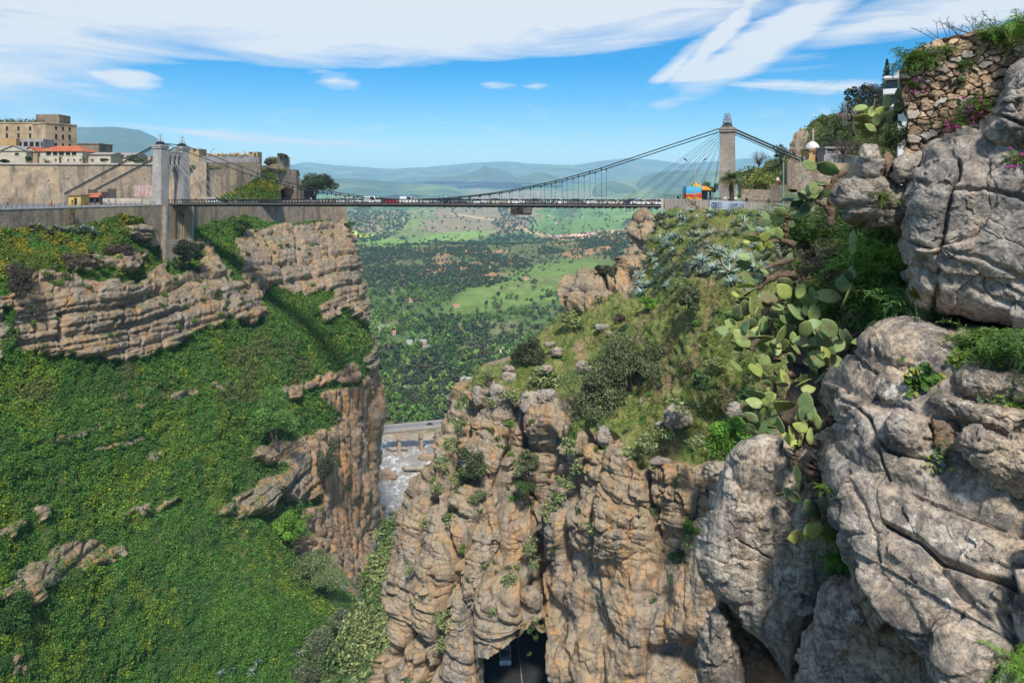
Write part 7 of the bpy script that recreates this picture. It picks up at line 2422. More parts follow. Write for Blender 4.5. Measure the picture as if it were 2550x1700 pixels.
OLV, DRK, BRT, DRY, BRN_ = (0.14, 0.165, 0.075), (0.065, 0.115, 0.036), (0.12, 0.24, 0.03), (0.15, 0.125, 0.085), (0.095, 0.07, 0.055)
SH = [
 # the slope above the tunnel
 (1580, 905, 190, 136, 99, OLV, 'largest grey green bush on the slope, upper half of a pair', 5200, 4.0), (1485, 995, 146, 164, 98, OLV, 'big grey green bush hanging over the cliff top, lower half of a pair', 4600, 4.0), (1447, 1070, 60, 60, 99, OLV, 'small grey green bush below the big pair', 900, 4.0), (1320, 882, 92, 72, 113, (0.075, 0.085, 0.042), 'round dark olive bush at the left rim of the slope', 2200, 3.8),
 (1713, 742, 70, 90, 92, OLV, 'upright grey green bush in front of the agaves', 1800, 4.0), (1613, 757, 52, 34, 108, BRT, 'bright green low bush on the slope below the agaves', 700, 4.0), (1565, 828, 56, 38, 108, DRK, 'dark low bush right of the cliff edge stones', 700, 4.0), (1497, 898, 30, 24, 104, DRK, 'small round dark bush left of the big pair', 350, 4.0), (1545, 790, 40, 24, 113, (0.11, 0.085, 0.06), 'small brownish bush in the middle of the slope', 350, 4.0),
 (1690, 815, 34, 22, 98, DRK, 'low dark green bush near the cactus slope', 300, 4.0), (1510, 680, 60, 44, 129, (0.075, 0.078, 0.04), 'dark bush between the two rock outcrops of the promontory', 900, 3.8), (1825, 1092, 130, 100, 70, BRT, 'bright green herb bush beside the rounded boulder', 3000, 5.0), (1860, 990, 70, 50, 66, DRK, 'dark leafy bush behind the spread prickly pear', 900, 5.0), (1755, 950, 60, 40, 80, DRK, 'dark green bush between boulders under the cactus', 700, 5),
 (1185, 1150, 110, 92, 104, (0.09, 0.12, 0.05), 'wind bent olive tree clinging to the left pillars', 2400, 3.8), (1185, 1238, 80, 46, 102, OLV, 'grey green bush hanging below the wind bent olive tree', 900, 4.0), (1312, 1150, 90, 60, 101, OLV, 'grey bush on the cliff right of the olive tree', 1000, 3.8), (1300, 1205, 60, 60, 100, DRK, 'dark green bush in a niche of the upper cliff', 800, 3.8), (1268, 1058, 36, 24, 103, BRT, 'bright tuft under the overhanging rock blocks', 260, 4),
 (1157, 1460, 34, 70, 99, DRK, 'narrow dark bush between two pillars', 700, 3.8), (1040, 1700, 90, 40, 99, DRK, 'bush at the bottom edge below the pillars', 900, 4), (1500, 1320, 60, 80, 91, (0.075, 0.14, 0.025), 'green ivy clump hanging on the right cliff', 1200, 3.8), (1625, 1275, 40, 50, 87, OLV, 'grey green tuft in a vertical cliff crack', 500, 3.8), (1722, 1310, 60, 40, 84, BRT, 'bright moss green patch on the right cliff ledge', 500, 3.8), (1690, 1382, 50, 50, 85, DRK, 'dark plant hanging under the bright cliff ledge', 600, 3.8),
 (1598, 1308, 26, 22, 88, BRT, 'tiny bright tuft left of the hanging ivy', 160, 4), (1145, 1365, 22, 26, 99, BRT, 'tiny tuft on a pillar top', 160, 4),
 # left massif
 (690, 1045, 150, 120, 190, (0.12, 0.24, 0.055), 'broad green tree crown on the left slope above the rock steps', 3600, 3.0), (815, 1150, 62, 112, 206, (0.08, 0.10, 0.055), 'tall dark bush against the orange gorge wall', 1500, 3.0), (780, 1430, 160, 92, 168, (0.16, 0.21, 0.08), 'wide grey green bush at the right end of the ivy slope', 3200, 3.0), (712, 1305, 100, 80, 176, BRT, 'bright green bush beneath the lower rock steps', 1800, 3.0), (760, 1345, 60, 44, 174, BRN_, 'small bare brown bush beside the gorge wall', 600, 3),
 (463, 632, 86, 72, 195, (0.035, 0.048, 0.028), 'very dark round bush at the foot of the bridge pier', 1700, 2.8), (205, 645, 90, 46, 158, BRN_, 'bare brown thorn bush on the grass shelf, right one', 1200, 2.6), (285, 625, 90, 36, 172, BRN_, 'brown thorn bushes trailing right along the grass shelf', 1000, 2.6), (45, 690, 86, 84, 141, BRN_, 'big bare brown bush at the left end of the cliff top', 1700, 2.6), (290, 1330, 80, 56, 146, (0.18, 0.22, 0.08), 'pale green bush above the lowest rock ledge', 1300, 3.0), (30, 1535, 110, 120, 110, (0.05, 0.115, 0.025), 'leafy green bush at the lower left edge', 2600, 4.0),
 (795, 1600, 90, 110, 149, (0.14, 0.17, 0.09), 'grey green bush on the border between ivy slope and cactus thicket', 2000, 3.2), (855, 1545, 60, 80, 156, (0.14, 0.17, 0.09), 'feathery grey bush climbing up beside the thicket', 1300, 3.2), (755, 1680, 60, 90, 142, (0.12, 0.145, 0.08), 'dark grey green bush at the bottom beside the thicket', 1200, 3.2), (870, 560, 24, 20, 268, DRK, 'small bush on the top right corner of the left cliff', 240, 2.5), (545, 600, 40, 90, 222, DRK, 'dark ivy filling the cleft in the left cliff', 1100, 2.8), (575, 660, 34, 70, 216, DRK, 'dark ivy in the lower cleft of the left cliff', 900, 2.8), (600, 560, 60, 28, 226, DRK, 'dark green bush under the retaining wall right of the pier', 800, 2.6)]
for k, (px, py, w, h, Y, col, lab, n, lp) in enumerate(SH):
 shrub(px, py, w, h, Y, col, lab, n, lp, 500 + k, max(7, int(n ** 0.5 / 2.6)), 'tree' if 'tree' in lab else 'shrub', 'olive_tree' if 'olive tree' in lab else ('tree' if 'tree' in lab else 'shrub'), None)

# tufts growing in the cracks and on the ledges of the cliffs
tuft_me = [crown_mesh('tuft', 1.0, 0.8, 0.7, 130, 0.17, c, leafm2, 7, 0.45, 700 + i, 0.4, 0.5) for i, c in enumerate([DRK, BRT, (0.07, 0.12, 0.03)])]
rng = np.random.default_rng(41)
wq = (lm > 0.85) * (lpx > 0) * (lpy < 1350) * (0.15 + (LN[..., 2] > 0.45)) * (lpx < 925)
c, nr, gi, gj = scatter(LV, LN, wq * 1.0, 120, rng)
for k in range(120):
 crown('cliff_tuft', tuft_me[k % 3], c[k] + nr[k] * 0.3, 'small green tuft rooted in the beds of the left cliff', 'plant', 'tufts on the left cliff', (rng.uniform(0.7, 2.2), rng.uniform(0.7, 1.4), rng.uniform(0.6, 1.3)), rng.uniform(0, 6))
wq = (sm > 0.85) * (spx < 1800) * (0.12 + (SN[..., 2] > 0.4)) * (spy > 990)
c, nr, gi, gj = scatter(SV, SN, wq * 1.0, 70, rng)
for k in range(70):
 crown('cliff_tuft', tuft_me[k % 3], c[k] + nr[k] * 0.15, 'small green tuft growing on the pillars and wall by the tunnel', 'plant', 'tufts on the middle cliff', (rng.uniform(0.4, 1.1), rng.uniform(0.4, 0.8), rng.uniform(0.4, 1.0)), rng.uniform(0, 6))
wq = (1 - sm) * (spx < 1900) * (spx > 1300) * (spy > 620) * (spy < 1080)
c, nr, gi, gj = scatter(SV, SN, wq * 1.0, 90, rng)
for k in range(90):
 crown('herb_tuft', tuft_me[k % 3], c[k] + nr[k] * 0.15, 'low green herb tuft on the dry slope', 'plant', 'herb tufts on the dry slope', (rng.uniform(0.5, 1.3), rng.uniform(0.5, 1.1), rng.uniform(0.3, 0.7)), rng.uniform(0, 6))

# distant prickly pear bushes: little pads, pale green
pear_m = leaf_mat('pear_bush', 0.05, 0.45, 0.35)
pear_me = []
for i in range(4):
 g = np.random.default_rng(800 + i)
 p, nr_, k_ = bush_points(1, 0.9, 0.85, 430, 16, 0.36, g)
 v, f = leaf_quads(p, 0.115 * g.uniform(0.7, 1.3, 430), nr_, 0.25, 0.62, g)
 cc = colvar((0.17, 0.215, 0.085), 430, 0.35, 0.06, g)
 cc[g.random(430) < 0.18] = (0.26, 0.29, 0.09)
 pear_me.append(mesh_np('pear_bush', v, quads=f, mat=pear_m, smooth=False, fcol=cc))
PB_ = [(1420, 795, 70, 46, 119), (1452, 812, 40, 36, 119), (1612, 862, 90, 60, 104), (1660, 868, 60, 70, 101), (1350, 938, 90, 46, 108), (1385, 950, 50, 40, 107), (1225, 1003, 36, 34, 108), (1265, 985, 60, 30, 108), (1150, 1000, 40, 60, 110), (1140, 1055, 44, 54, 108), (1118, 1110, 44, 50, 107), (1102, 1150, 50, 44, 106), (1135, 1190, 40, 40, 104), (1085, 1215, 40, 50, 105), (1118, 1290, 50, 46, 102), (1425, 1110, 50, 60, 97),
    (1440, 1160, 60, 50, 97), (1405, 1195, 56, 50, 98), (1385, 1240, 60, 50, 98), (1372, 1280, 66, 40, 98), (1318, 1362, 44, 54, 97), (1330, 1405, 26, 44, 97), (1268, 1440, 50, 50, 95), (1060, 1485, 50, 60, 99), (1105, 1545, 70, 60, 98), (1112, 1600, 56, 60, 97), (1225, 1520, 36, 40, 94), (1480, 1312, 70, 50, 90), (1610, 1100, 76, 44, 88), (1660, 1075, 60, 50, 88), (1570, 1130, 70, 36, 90), (1735, 1100, 70, 44, 80), (1712, 1350, 40, 40, 83),
    (1700, 1010, 80, 40, 84), (1780, 905, 60, 34, 84), (1690, 700, 60, 34, 100), (1480, 748, 50, 40, 124), (1210, 930, 50, 40, 112), (1185, 960, 36, 30, 112), (1060, 1300, 36, 40, 103), (1020, 1420, 30, 40, 102), (1035, 1500, 30, 44, 100)]
for k, (px, py, w, h, Y) in enumerate(PB_):
 s_ = w / 2 * Y / F
 o = crown('pear_bush', pear_me[k % 4], PV(px, py, Y - 0.8), 'bush of small pale prickly pear pads on the middle cliff or slope', 'cactus', 'prickly pear bushes on the middle cliff and slope', (s_, s_, h / 2 * Y / F), k * 1.3)
# the thicket itself cannot be counted
NT_ = 15000
c, nr, gi, gj = scatter(TV, TN, np.ones(tpx.shape), NT_)
hh = 3.4 * np.clip(0.4 + 0.7 * fbm(c / 3.6, 3, 231), 0.05, 1.2)
c = c + nr * (hh * RNG.uniform(0.2, 1.0, NT_))[:, None]
v, f = leaf_quads(c, RNG.uniform(0.2, 0.55, NT_), nr, 0.35, 0.6)
cc = colvar((0.17, 0.215, 0.08), NT_, 0.35, 0.06)
cc[RNG.random(NT_) < 0.16] = (0.27, 0.29, 0.08)
cc = lerp(cc, [0.05, 0.11, 0.025], sstep(0.15, 0.4, fbm(c / 5, 3, 232)) * 0.8)
tag(link('prickly_pear_thicket', mesh_np('prickly_pear_thicket', v, quads=f, mat=pear_m, smooth=False, fcol=cc)), 'dense prickly pear thicket covering the ravine left of the pillars', 'thicket', kind='stuff')


# ---------------- agaves
def agave_mesh(seed, dead=0.0):
 g = np.random.default_rng(seed)
 V, Q, C = [], [], []
 n = 26
 for i in range(n):
  a = i * 2.399 + g.normal(0, 0.1)
  up = 1.25 - 1.15 * (i / n) + g.normal(0, 0.12)
  L = g.uniform(0.8, 1.1)
  wd = 0.085
  cv = g.uniform(0.1, 0.5)
  col = np.array([0.25, 0.335, 0.275]) * g.uniform(0.7, 1.25)
  if g.random() < 0.12 + dead:
   col = np.array([0.26, 0.20, 0.10])
  b = len(V)
  for j, t in enumerate((0.0, 0.3, 0.62, 1.0)):
   e = up - cv * t * t * 1.3
   r_ = t * L * math.cos(e) + 0.04
   z = t * L * math.sin(up - cv * t * 0.8)
   w = wd * (0.8, 1.15, 0.85, 0.04)[j]
   for s_, lift in ((-1, 0.035), (0, 0.0), (1, 0.035)):
    V.append((r_ * math.cos(a) - s_ * w * math.sin(a), r_ * math.sin(a) + s_ * w * math.cos(a), z + lift * (1 - t)))
  for j in range(3):
   for s_ in range(2):
    Q.append((b + j * 3 + s_, b + j * 3 + s_ + 1, b + j * 3 + s_ + 4, b + j * 3 + s_ + 3))
    C.append(col)
 return mesh_np('agave', np.array(V), quads=np.array(Q), mat=agave_m, smooth=False, fcol=np.array(C))


agave_m = leaf_mat('agave_leaf', 0.05, 0.5, 0.3)
ag = [agave_mesh(900 + i, 0.15 if i == 3 else 0) for i in range(4)]
AP = [[(1590, 600), (1640, 545), (1700, 532), (1800, 534), (1900, 552), (1965, 600), (1950, 690), (1890, 735), (1800, 715), (1740, 700), (1660, 700), (1600, 735), (1575, 700)]]
pts = []
rng = np.random.default_rng(77)
while len(pts) < 150:
 x, y = rng.uniform(1575, 1965), rng.uniform(530, 740)
 if inpoly(np.array([x]), np.array([y]), AP[0])[0] and all((x - a) ** 2 + (1.5 * (y - b)) ** 2 > 15 ** 2 for a, b in pts):
  pts.append((x, y))
pts += [(1590, 722), (1615, 712), (1640, 722), (1667, 716), (1600, 735), (1575, 730), (1690, 725), (1650, 560), (1668, 545)]
for k, (x, y) in enumerate(pts):
 p = on_grid(x, y, spx, spy, SV)
 o = crown('agave', ag[int(rng.integers(0, 4))], p + np.array([0, 0, 0.1]), 'blue grey agave rosette on the slope below the promenade', 'agave', 'agaves on the slope below the promenade', rng.uniform(0.95, 1.9), rng.uniform(0, 6))
 o.rotation_euler = (0.35 * rng.normal(), 0.35 * rng.normal(), rng.uniform(0, 6))
for k in range(34):
 t = k / 33
 x, y = 76 + 158 * t + rng.normal(0, 3), 575 + 12 * t + rng.uniform(-8, 7)
 p = on_grid(x, y, lpx, lpy, LV)
 crown('agave', ag[k % 4], p + np.array([0, 0, 0.25]), 'pale agave in the row on the grass shelf below the left wall', 'agave', 'agaves in a row on the left grass shelf', rng.uniform(1.0, 1.7), rng.uniform(0, 6))
for k, (x, y) in enumerate([(550, 1680), (625, 1672), (735, 1625), (745, 1628), (640, 1645), (780, 1572), (575, 1665)]):
 crown('agave', ag[k % 4], on_grid(x, y, lpx, lpy, LV) + np.array([0, -0.3, 0.2]), 'pale agave low on the ivy slope near the bottom edge', 'agave', 'agaves at the bottom of the left slope', rng.uniform(1.0, 1.5), k)
# dry agave flower stalk leaning before the promenade wall
stalk = empty('agave_stalk', PV(1790, 570, 60))
tag(stalk, 'dead leaning agave flower stalk with seed pods before the promenade wall', 'plant')
m = MB()
b0 = PV(1790, 570, 60)
m.tube([PV(1790, 570, 60) - b0, PV(1750, 530, 60) - b0, PV(1732, 512, 60) - b0, PV(1712, 492, 60) - b0], [0.07, 0.06, 0.045, 0.02], 5)
m.build('stem', plain('dry_stalk', (0.30, 0.19, 0.09), 0.9, var=0.3, vscale=4), stalk)
m = MB()
for k in range(26):
 t = rng.uniform(0.35, 1)
 x, y = 1755 - 43 * t + rng.normal(0, 7), 535 - 43 * t + rng.normal(0, 5)
 p = PV(x, y, 60) - b0
 q_ = PV(1750 - 40 * t, 528 - 38 * t, 60) - b0
 m.tube([q_, p], 0.012, 4)
 m.tube([p - Vector((0.07, 0, 0)), p, p + Vector((0.07, 0, 0.03))], [0.02, 0.06, 0.02], 5)
m.build('seed_pods', plain('seed_pod', (0.12, 0.085, 0.045), 0.9), stalk)


# ---------------- ferns, fennel and flowers close to the camera
def fern_mesh(nf, L, col, seed, up=(0.1, 1.2), droop=0.9, width=0.22, leaflets=20, fine=2, az=(0, 6.283), spread=0.15, flat=0.35, cvar=0.2):
 """Feathery fronds bending out of a common base: leaflets along both sides of every rib, finer ones on those."""
 g = np.random.default_rng(seed)
 C, D, NR, Sz, CO = [], [], [], [], []
 for i in range(nf):
  a = g.uniform(*az)
  e0 = g.uniform(*up)
  l = L * g.uniform(0.55, 1.1)
  base = np.array([g.normal(0, spread * L), g.normal(0, spread * L * 0.6), g.normal(0, spread * L * 0.35)])
  t = np.linspace(0.12, 1, leaflets)
  e = e0 - droop * t ** 1.5
  dx = np.gradient(t) * l
  rr_ = np.cumsum(np.cos(e) * dx)
  zz_ = np.cumsum(np.sin(e) * dx)
  h = np.array([math.cos(a), math.sin(a), 0])
  s_ = np.array([-math.sin(a), math.cos(a), 0])
  rib = base + rr_[:, None] * h + zz_[:, None] * np.array([0, 0, 1])
  tang = np.cos(e)[:, None] * h + np.sin(e)[:, None] * np.array([0, 0, 1])
  nor = -np.sin(e)[:, None] * h + np.cos(e)[:, None] * np.array([0, 0, 1])
  c0 = np.array(col) * np.exp(g.normal(0, cvar)) * (1 + g.normal(0, 0.06, 3))
  C.append(rib)
  D.append(tang)
  NR.append(nor)
  Sz.append(np.full((leaflets, 2), (l / leaflets * 0.8, 0.004 + 0.004 * l)))
  CO.append(np.repeat(c0[None] * 0.8, leaflets, 0))
  w = width * l * np.sin(np.pi * np.clip(t * 0.9 + 0.12, 0, 1)) ** 0.8
  for sd in (-1, 1):
   dirv = tang * 0.5 + sd * s_ * 0.85 + 0.25 * g.normal(size=(leaflets, 3)) - np.array([0, 0, 0.15])
   dirv /= np.linalg.norm(dirv, axis=1, keepdims=True)
   for fi in range(fine):
    f_ = (fi + 0.5) / fine
    C.append(rib + dirv * (w * f_)[:, None])
    D.append(dirv + 0.45 * g.normal(size=(leaflets, 3)) * (fi > 0))
    NR.append(nor + 0.5 * g.normal(size=(leaflets, 3)))
    Sz.append(np.stack([w / fine * 0.62, np.maximum(w * flat / fine * 0.5, 0.004)], -1))
    CO.append(c0[None] * np.exp(g.normal(0, 0.15, (leaflets, 1))))
 C, D, NR, Sz, CO = (np.concatenate(x) for x in (C, D, NR, Sz, CO))
 D /= np.linalg.norm(D, axis=1, keepdims=True)
 B = np.cross(D, NR)
 B /= np.linalg.norm(B, axis=1, keepdims=True) + 1e-9
 v = np.stack([C - D * Sz[:, :1], C - B * Sz[:, 1:], C + D * Sz[:, :1], C + B * Sz[:, 1:]], 1)
 return mesh_np('fronds', v.reshape(-1, 3), quads=np.arange(len(C) * 4).reshape(-1, 4), mat=leafm, smooth=False, fcol=np.clip(CO, 0.002, 0.9))


FRN, FEN, FDK = (0.12, 0.21, 0.036), (0.15, 0.29, 0.04), (0.085, 0.165, 0.04)
FE = [  # px, py of the base, frond length in px, distance, colour, fronds, label, droop, up
 (2040, 590, 120, 19.5, FDK, 70, 'dark feathery fern clump right of the tall cactus trunk', 1.3, (0.1, 1.4)), (1990, 560, 80, 20, FDK, 36, 'dark fern tuft behind the tall cactus trunk', 1.3, (0.1, 1.4)), (2100, 640, 90, 19, (0.085, 0.10, 0.05), 36, 'dull olive fern clump between cactus and agaves', 1.0, (0.0, 1.2)), (2030, 700, 90, 18, (0.115, 0.095, 0.065), 40, 'dry brownish brush behind the central cactus', 0.9, (0.0, 1.3)),
 (2170, 575, 110, 18.5, FDK, 60, 'dark rosemary like bush under the pale ledge, left half', 0.9, (0.2, 1.5)), (2235, 590, 110, 17.5, FDK, 60, 'dark rosemary like bush under the pale ledge, right half', 0.9, (0.2, 1.5)), (2180, 660, 110, 17.5, FEN, 70, 'bright green fennel clump in the middle of the fern bank', 1.1, (0.0, 1.3)), (2240, 680, 100, 16.8, FEN, 60, 'bright green fennel with white flowers against the tall grey rock', 1.1, (0.0, 1.3)), (2130, 690, 80, 18, FRN, 44, 'green grass like tuft below the slender cactus', 0.9, (0.2, 1.4)),
 (2150, 750, 90, 17, FRN, 50, 'broad fern drooping beside the slender cactus', 1.5, (-0.2, 1.0)), (2205, 745, 100, 16.3, FRN, 60, 'large hanging fern above the earthy hollow', 1.6, (-0.3, 0.9)), (2262, 745, 80, 15.8, FDK, 46, 'dark fern under the foot of the tall grey rock', 1.5, (-0.3, 0.9)), (2060, 780, 70, 17.5, FRN, 34, 'fern tuft between the cactus pads and the earthy rocks', 1.3, (0.0, 1.2)), (2120, 800, 60, 17, FRN, 28, 'small broad leaved plant on the earthy rocks', 1.0, (0.1, 1.2)),
 (2200, 492, 46, 13.4, (0.11, 0.165, 0.035), 46, 'small green tuft growing on the pale ledge', 1.4, (-0.3, 1.2)), (2075, 1330, 70, 13.2, FEN, 60, 'bright fennel clump hanging in the gap below the cactus, upper half', 1.7, (-0.6, 1.0)), (2085, 1385, 70, 13.0, FEN, 60, 'bright fennel clump hanging in the gap below the cactus, lower half', 1.7, (-0.8, 0.8)), (2060, 1215, 46, 13.4, FRN, 30, 'green tuft below the gnarled cactus wood', 1.4, (-0.3, 1.1)), (2045, 1120, 46, 16, FRN, 30, 'green tuft beside the gnarled cactus wood', 1.2, (-0.2, 1.2)),
 (2545, 1650, 80, 10.5, FEN, 60, 'bright fern in the lower right corner', 1.5, (-0.4, 1.0)), (2440, 860, 110, 10.6, FRN, 80, 'fern bank on the soil ledge, left part', 1.5, (-0.3, 1.0)), (2500, 870, 130, 10.2, FRN, 90, 'fern bank on the soil ledge, middle part', 1.5, (-0.3, 1.0)), (2560, 880, 120, 9.8, FDK, 80, 'dark fern bank at the right end of the soil ledge', 1.5, (-0.3, 1.0)), (2530, 1010, 60, 9.0, FEN, 44, 'small green herb between the two slabs at the right edge', 1.2, (-0.2, 1.2)),
 (2340, 808, 76, 11.5, (0.125, 0.175, 0.04), 90, 'tuft of thin green grass at the back of the soil ledge', 0.45, (0.5, 1.5)), (2400, 800, 70, 11.6, (0.11, 0.17, 0.035), 70, 'second tuft of thin grass left of the fern bank', 0.5, (0.4, 1.5)), (2285, 800, 54, 11.3, (0.07, 0.12, 0.05), 14, 'plant with long strap leaves at the left end of the soil ledge', 0.5, (0.3, 1.1)),
 (2285, 145, 70, 13.8, FRN, 80, 'fern cushion hanging over the left corner of the stone wall', 1.6, (-0.3, 1.1)), (2258, 165, 46, 14.2, FDK, 40, 'dark fern trailing down the left edge of the stone wall', 1.8, (-0.6, 0.8)), (2362, 122, 34, 13.4, FRN, 40, 'small fern near the top middle of the stone wall', 1.6, (-0.4, 1.0)), (2495, 92, 78, 11.9, FRN, 90, 'largest fern hanging from the top right of the stone wall', 1.6, (-0.4, 1.1)), (2462, 75, 46, 12.2, FEN, 44, 'bright fern on the crest of the stone wall', 1.5, (-0.2, 1.2)), (2540, 60, 70, 11.4, FEN, 50, 'bright fern at the top right picture edge', 1.5, (-0.2, 1.2)),
 (2405, 158, 30, 13.0, FDK, 40, 'small plant in the middle of the stone wall', 1.7, (-0.6, 0.8)), (2392, 196, 26, 13.2, FDK, 30, 'dark tuft low in the middle of the stone wall', 1.7, (-0.6, 0.8)), (2425, 268, 56, 12.4, FRN, 70, 'green herb with pink flowers on the lower stone wall', 1.0, (-0.1, 1.4)), (2375, 305, 46, 12.7, FRN, 40, 'pink flowered herb left of the larger one on the wall', 1.0, (-0.1, 1.4)), (2285, 212, 34, 14.0, FRN, 40, 'green herb with pink flowers at the left edge of the wall', 1.0, (-0.2, 1.3)),
 (2250, 345, 80, 15.0, (0.09, 0.125, 0.05), 70, 'grey green bush under the cactus at the wall foot', 0.9, (0.0, 1.4)), (2225, 360, 60, 15.2, (0.075, 0.11, 0.04), 50, 'low bush on top of the upright grey block', 0.9, (0.0, 1.4)), (2530, 400, 46, 11.0, FRN, 40, 'pink flowering herb on top of the tall grey rock', 1.0, (-0.1, 1.3))]
for k, (px, py, lp, Y, col, nf, lab, dr_, up_) in enumerate(FE):
 Y = hit_y(px, py, Y, 2.5)
 L = lp * Y / F * (1.35 if 1980 < px < 2275 and py > 540 and py < 830 else 1.0)
 if py < 830 and 1980 < px < 2275:
  col = tuple(1.25 * c_ for c_ in col)
 grass = 'grass' in lab and 'like' not in lab
 strap = 'strap' in lab
 me = fern_mesh(nf, L, col, 1000 + k, up_, dr_, 0.02 if grass else (0.06 if strap else 0.20), 9 if grass or strap else 15, 1 if grass or strap else 2, spread=0.28 if not strap else 0.05, flat=0.30)
 nm = 'grass_tuft' if grass else ('fern' if 'fern' in lab else ('fennel' if 'fennel' in lab else 'herb'))
 r = empty(nm, PV(px, py, Y))
 tag(r, lab, 'plant', None)
 link('fronds', me, r)
 if 'pink' in lab or 'white flowers' in lab:
  g = np.random.default_rng(k)
  for j in range(14 if 'pink' in lab else 20):
   ce = g.normal(size=3) * np.array([0.38, 0.15, 0.36]) * L + np.array([-0.15 * L, -0.30 * L, -0.05 * L])
   v, f = leaf_quads(g.normal(0, 0.04 * L, (14, 3)), 0.017 * g.uniform(0.7, 1.3, 14), None, 0, 0.8, g)
   link('flower_cluster', mesh_np('flower_cluster', v, quads=f, mat=leafm, smooth=False, fcol=colvar((0.50, 0.10, 0.32) if 'pink' in lab else (0.7, 0.72, 0.66), 14, 0.25, 0.05, g)), r, ce)


def leafy_plant(px, py, w, Y, col, label, n=60, name='mallow', leaf=0.075):
 g = np.random.default_rng(int(px))
 Y = hit_y(px, py, Y)
 V, Q, C = [], [], []
 R = w / 2 * Y / F
 for i in range(n):
  p = np.array([g.normal(0, 0.45) * R, -abs(g.normal(0.15, 0.15)) * R, g.normal(0, 0.40) * R])
  s = leaf * g.uniform(0.6, 1.25)
  nrm = np.array([g.normal(0, 0.45), -0.75, 0.6 + g.normal(0, 0.3)])
  nrm /= np.linalg.norm(nrm)
  t = np.cross(nrm, [g.normal(), g.normal(), g.normal()])
  t /= np.linalg.norm(t)
  u = np.cross(nrm, t)
  b = len(V)
  V.append(p - nrm * 0.2 * s)
  m_ = 12
  for j in range(m_):
   a = 2 * math.pi * j / m_
   rr_ = s * (1 + 0.12 * math.cos(a * 6) - 0.5 * math.exp(-((a - math.pi) / 0.3) ** 2))
   V.append(p + rr_ * (t * math.cos(a) + u * math.sin(a)) + nrm * 0.05 * s * math.cos(3 * a))
  for j in range(m_):
   Q.append((b, b + 1 + j, b + 1 + (j + 1) % m_))
  c = np.array(col) * np.exp(g.normal(0, 0.28))
  if g.random() < 0.15:
   c = np.array([0.24, 0.26, 0.03])
  C += [c] * m_
 base = PV(px, py, Y)
 r = empty(name, base)
 tag(r, label, 'plant')
 link('leaves', mesh_np('leaves', np.array(V), tris=np.array(Q), mat=leafm, smooth=False, fcol=np.array(C)), r)
 m = MB()
 for j in range(7):
  m.tube([(0, 0.15 * R, -0.3 * R), (g.normal(0, 0.35) * R, 0, g.normal(0, 0.35) * R)], 0.008, 4)
 m.build('stems', bark, r)


leafy_plant(2300, 950, 116, 9.15, (0.06, 0.13, 0.02), 'round leaved mallow growing out of the huge grey rock', 130, 'mallow', 0.055)
leafy_plant(2375, 898, 46, 9.5, (0.10, 0.17, 0.025), 'small yellowish mallow at the edge of the soil ledge', 20, 'mallow', 0.055)
leafy_plant(2345, 1142, 90, 8.9, (0.07, 0.12, 0.06), 'grey green stonecrop creeping under the squarish block', 90, 'stonecrop', 0.03)
leafy_plant(2460, 1005, 110, 8.95, (0.075, 0.125, 0.06), 'thin stonecrop growing in the joint between the two slabs', 50, 'stonecrop', 0.025)
leafy_plant(2276, 730, 34, 12.0, (0.14, 0.15, 0.025), 'yellow green moss cushion below the tall grey rock', 160, 'moss_cushion', 0.02)
wq = sstep(-0.25, 0.2, fbm(NV / 1.5, 3, 325)) * (npy < 900)
NU = 26000
c, nr, gi, gj = scatter(NV, NN, wq, NU)
c = c + nr * (RNG.uniform(0, 0.35, NU))[:, None]
v, f = leaf_quads(c, RNG.uniform(0.03, 0.085, NU), nr, 0.35, 0.3)
base = lerp(np.zeros((NU, 3)) + np.array([0.14, 0.25, 0.045]), [0.19, 0.16, 0.09], sstep(0.1, 0.5, fbm(c / 1.2, 3, 326)) * 0.8)
tag(link('undergrowth', mesh_np('undergrowth', v, quads=f, mat=leafm, smooth=False, fcol=base * np.exp(RNG.normal(0, 0.3, (NU, 1))))), 'green undergrowth between the ferns behind the cactus', 'undergrowth', kind='stuff')
# dry twigs against the sky on the wall crest
g = np.random.default_rng(5)
tw = empty('dry_twigs', PV(2400, 80, 13.0))
tag(tw, 'bare dry stalks rising from the crest of the stone wall', 'plant')
m = MB()
for k in range(26):
 x = g.uniform(2325, 2500)
 y = np.interp(x, [2325, 2400, 2500], [100, 85, 75])
 dx, dy = g.normal(-14, 22), -g.uniform(15, 48)
 a, b, c_ = (PV(x + dx * t, y + dy * t ** 0.9, 13.0) - tw.location for t in (0, 0.5, 1))
 m.tube([a, b, c_], [0.008, 0.006, 0.004], 4)
 for j in range(5):
  e = c_.lerp(a, g.uniform(0, 0.5))
  m.tube([e, e + Vector((g.normal(0, 0.05), g.normal(0, 0.03), g.uniform(0.0, 0.08)))], 0.004, 3)
m.build('stems', plain('dry_twig', (0.13, 0.11, 0.085), 0.9), tw)

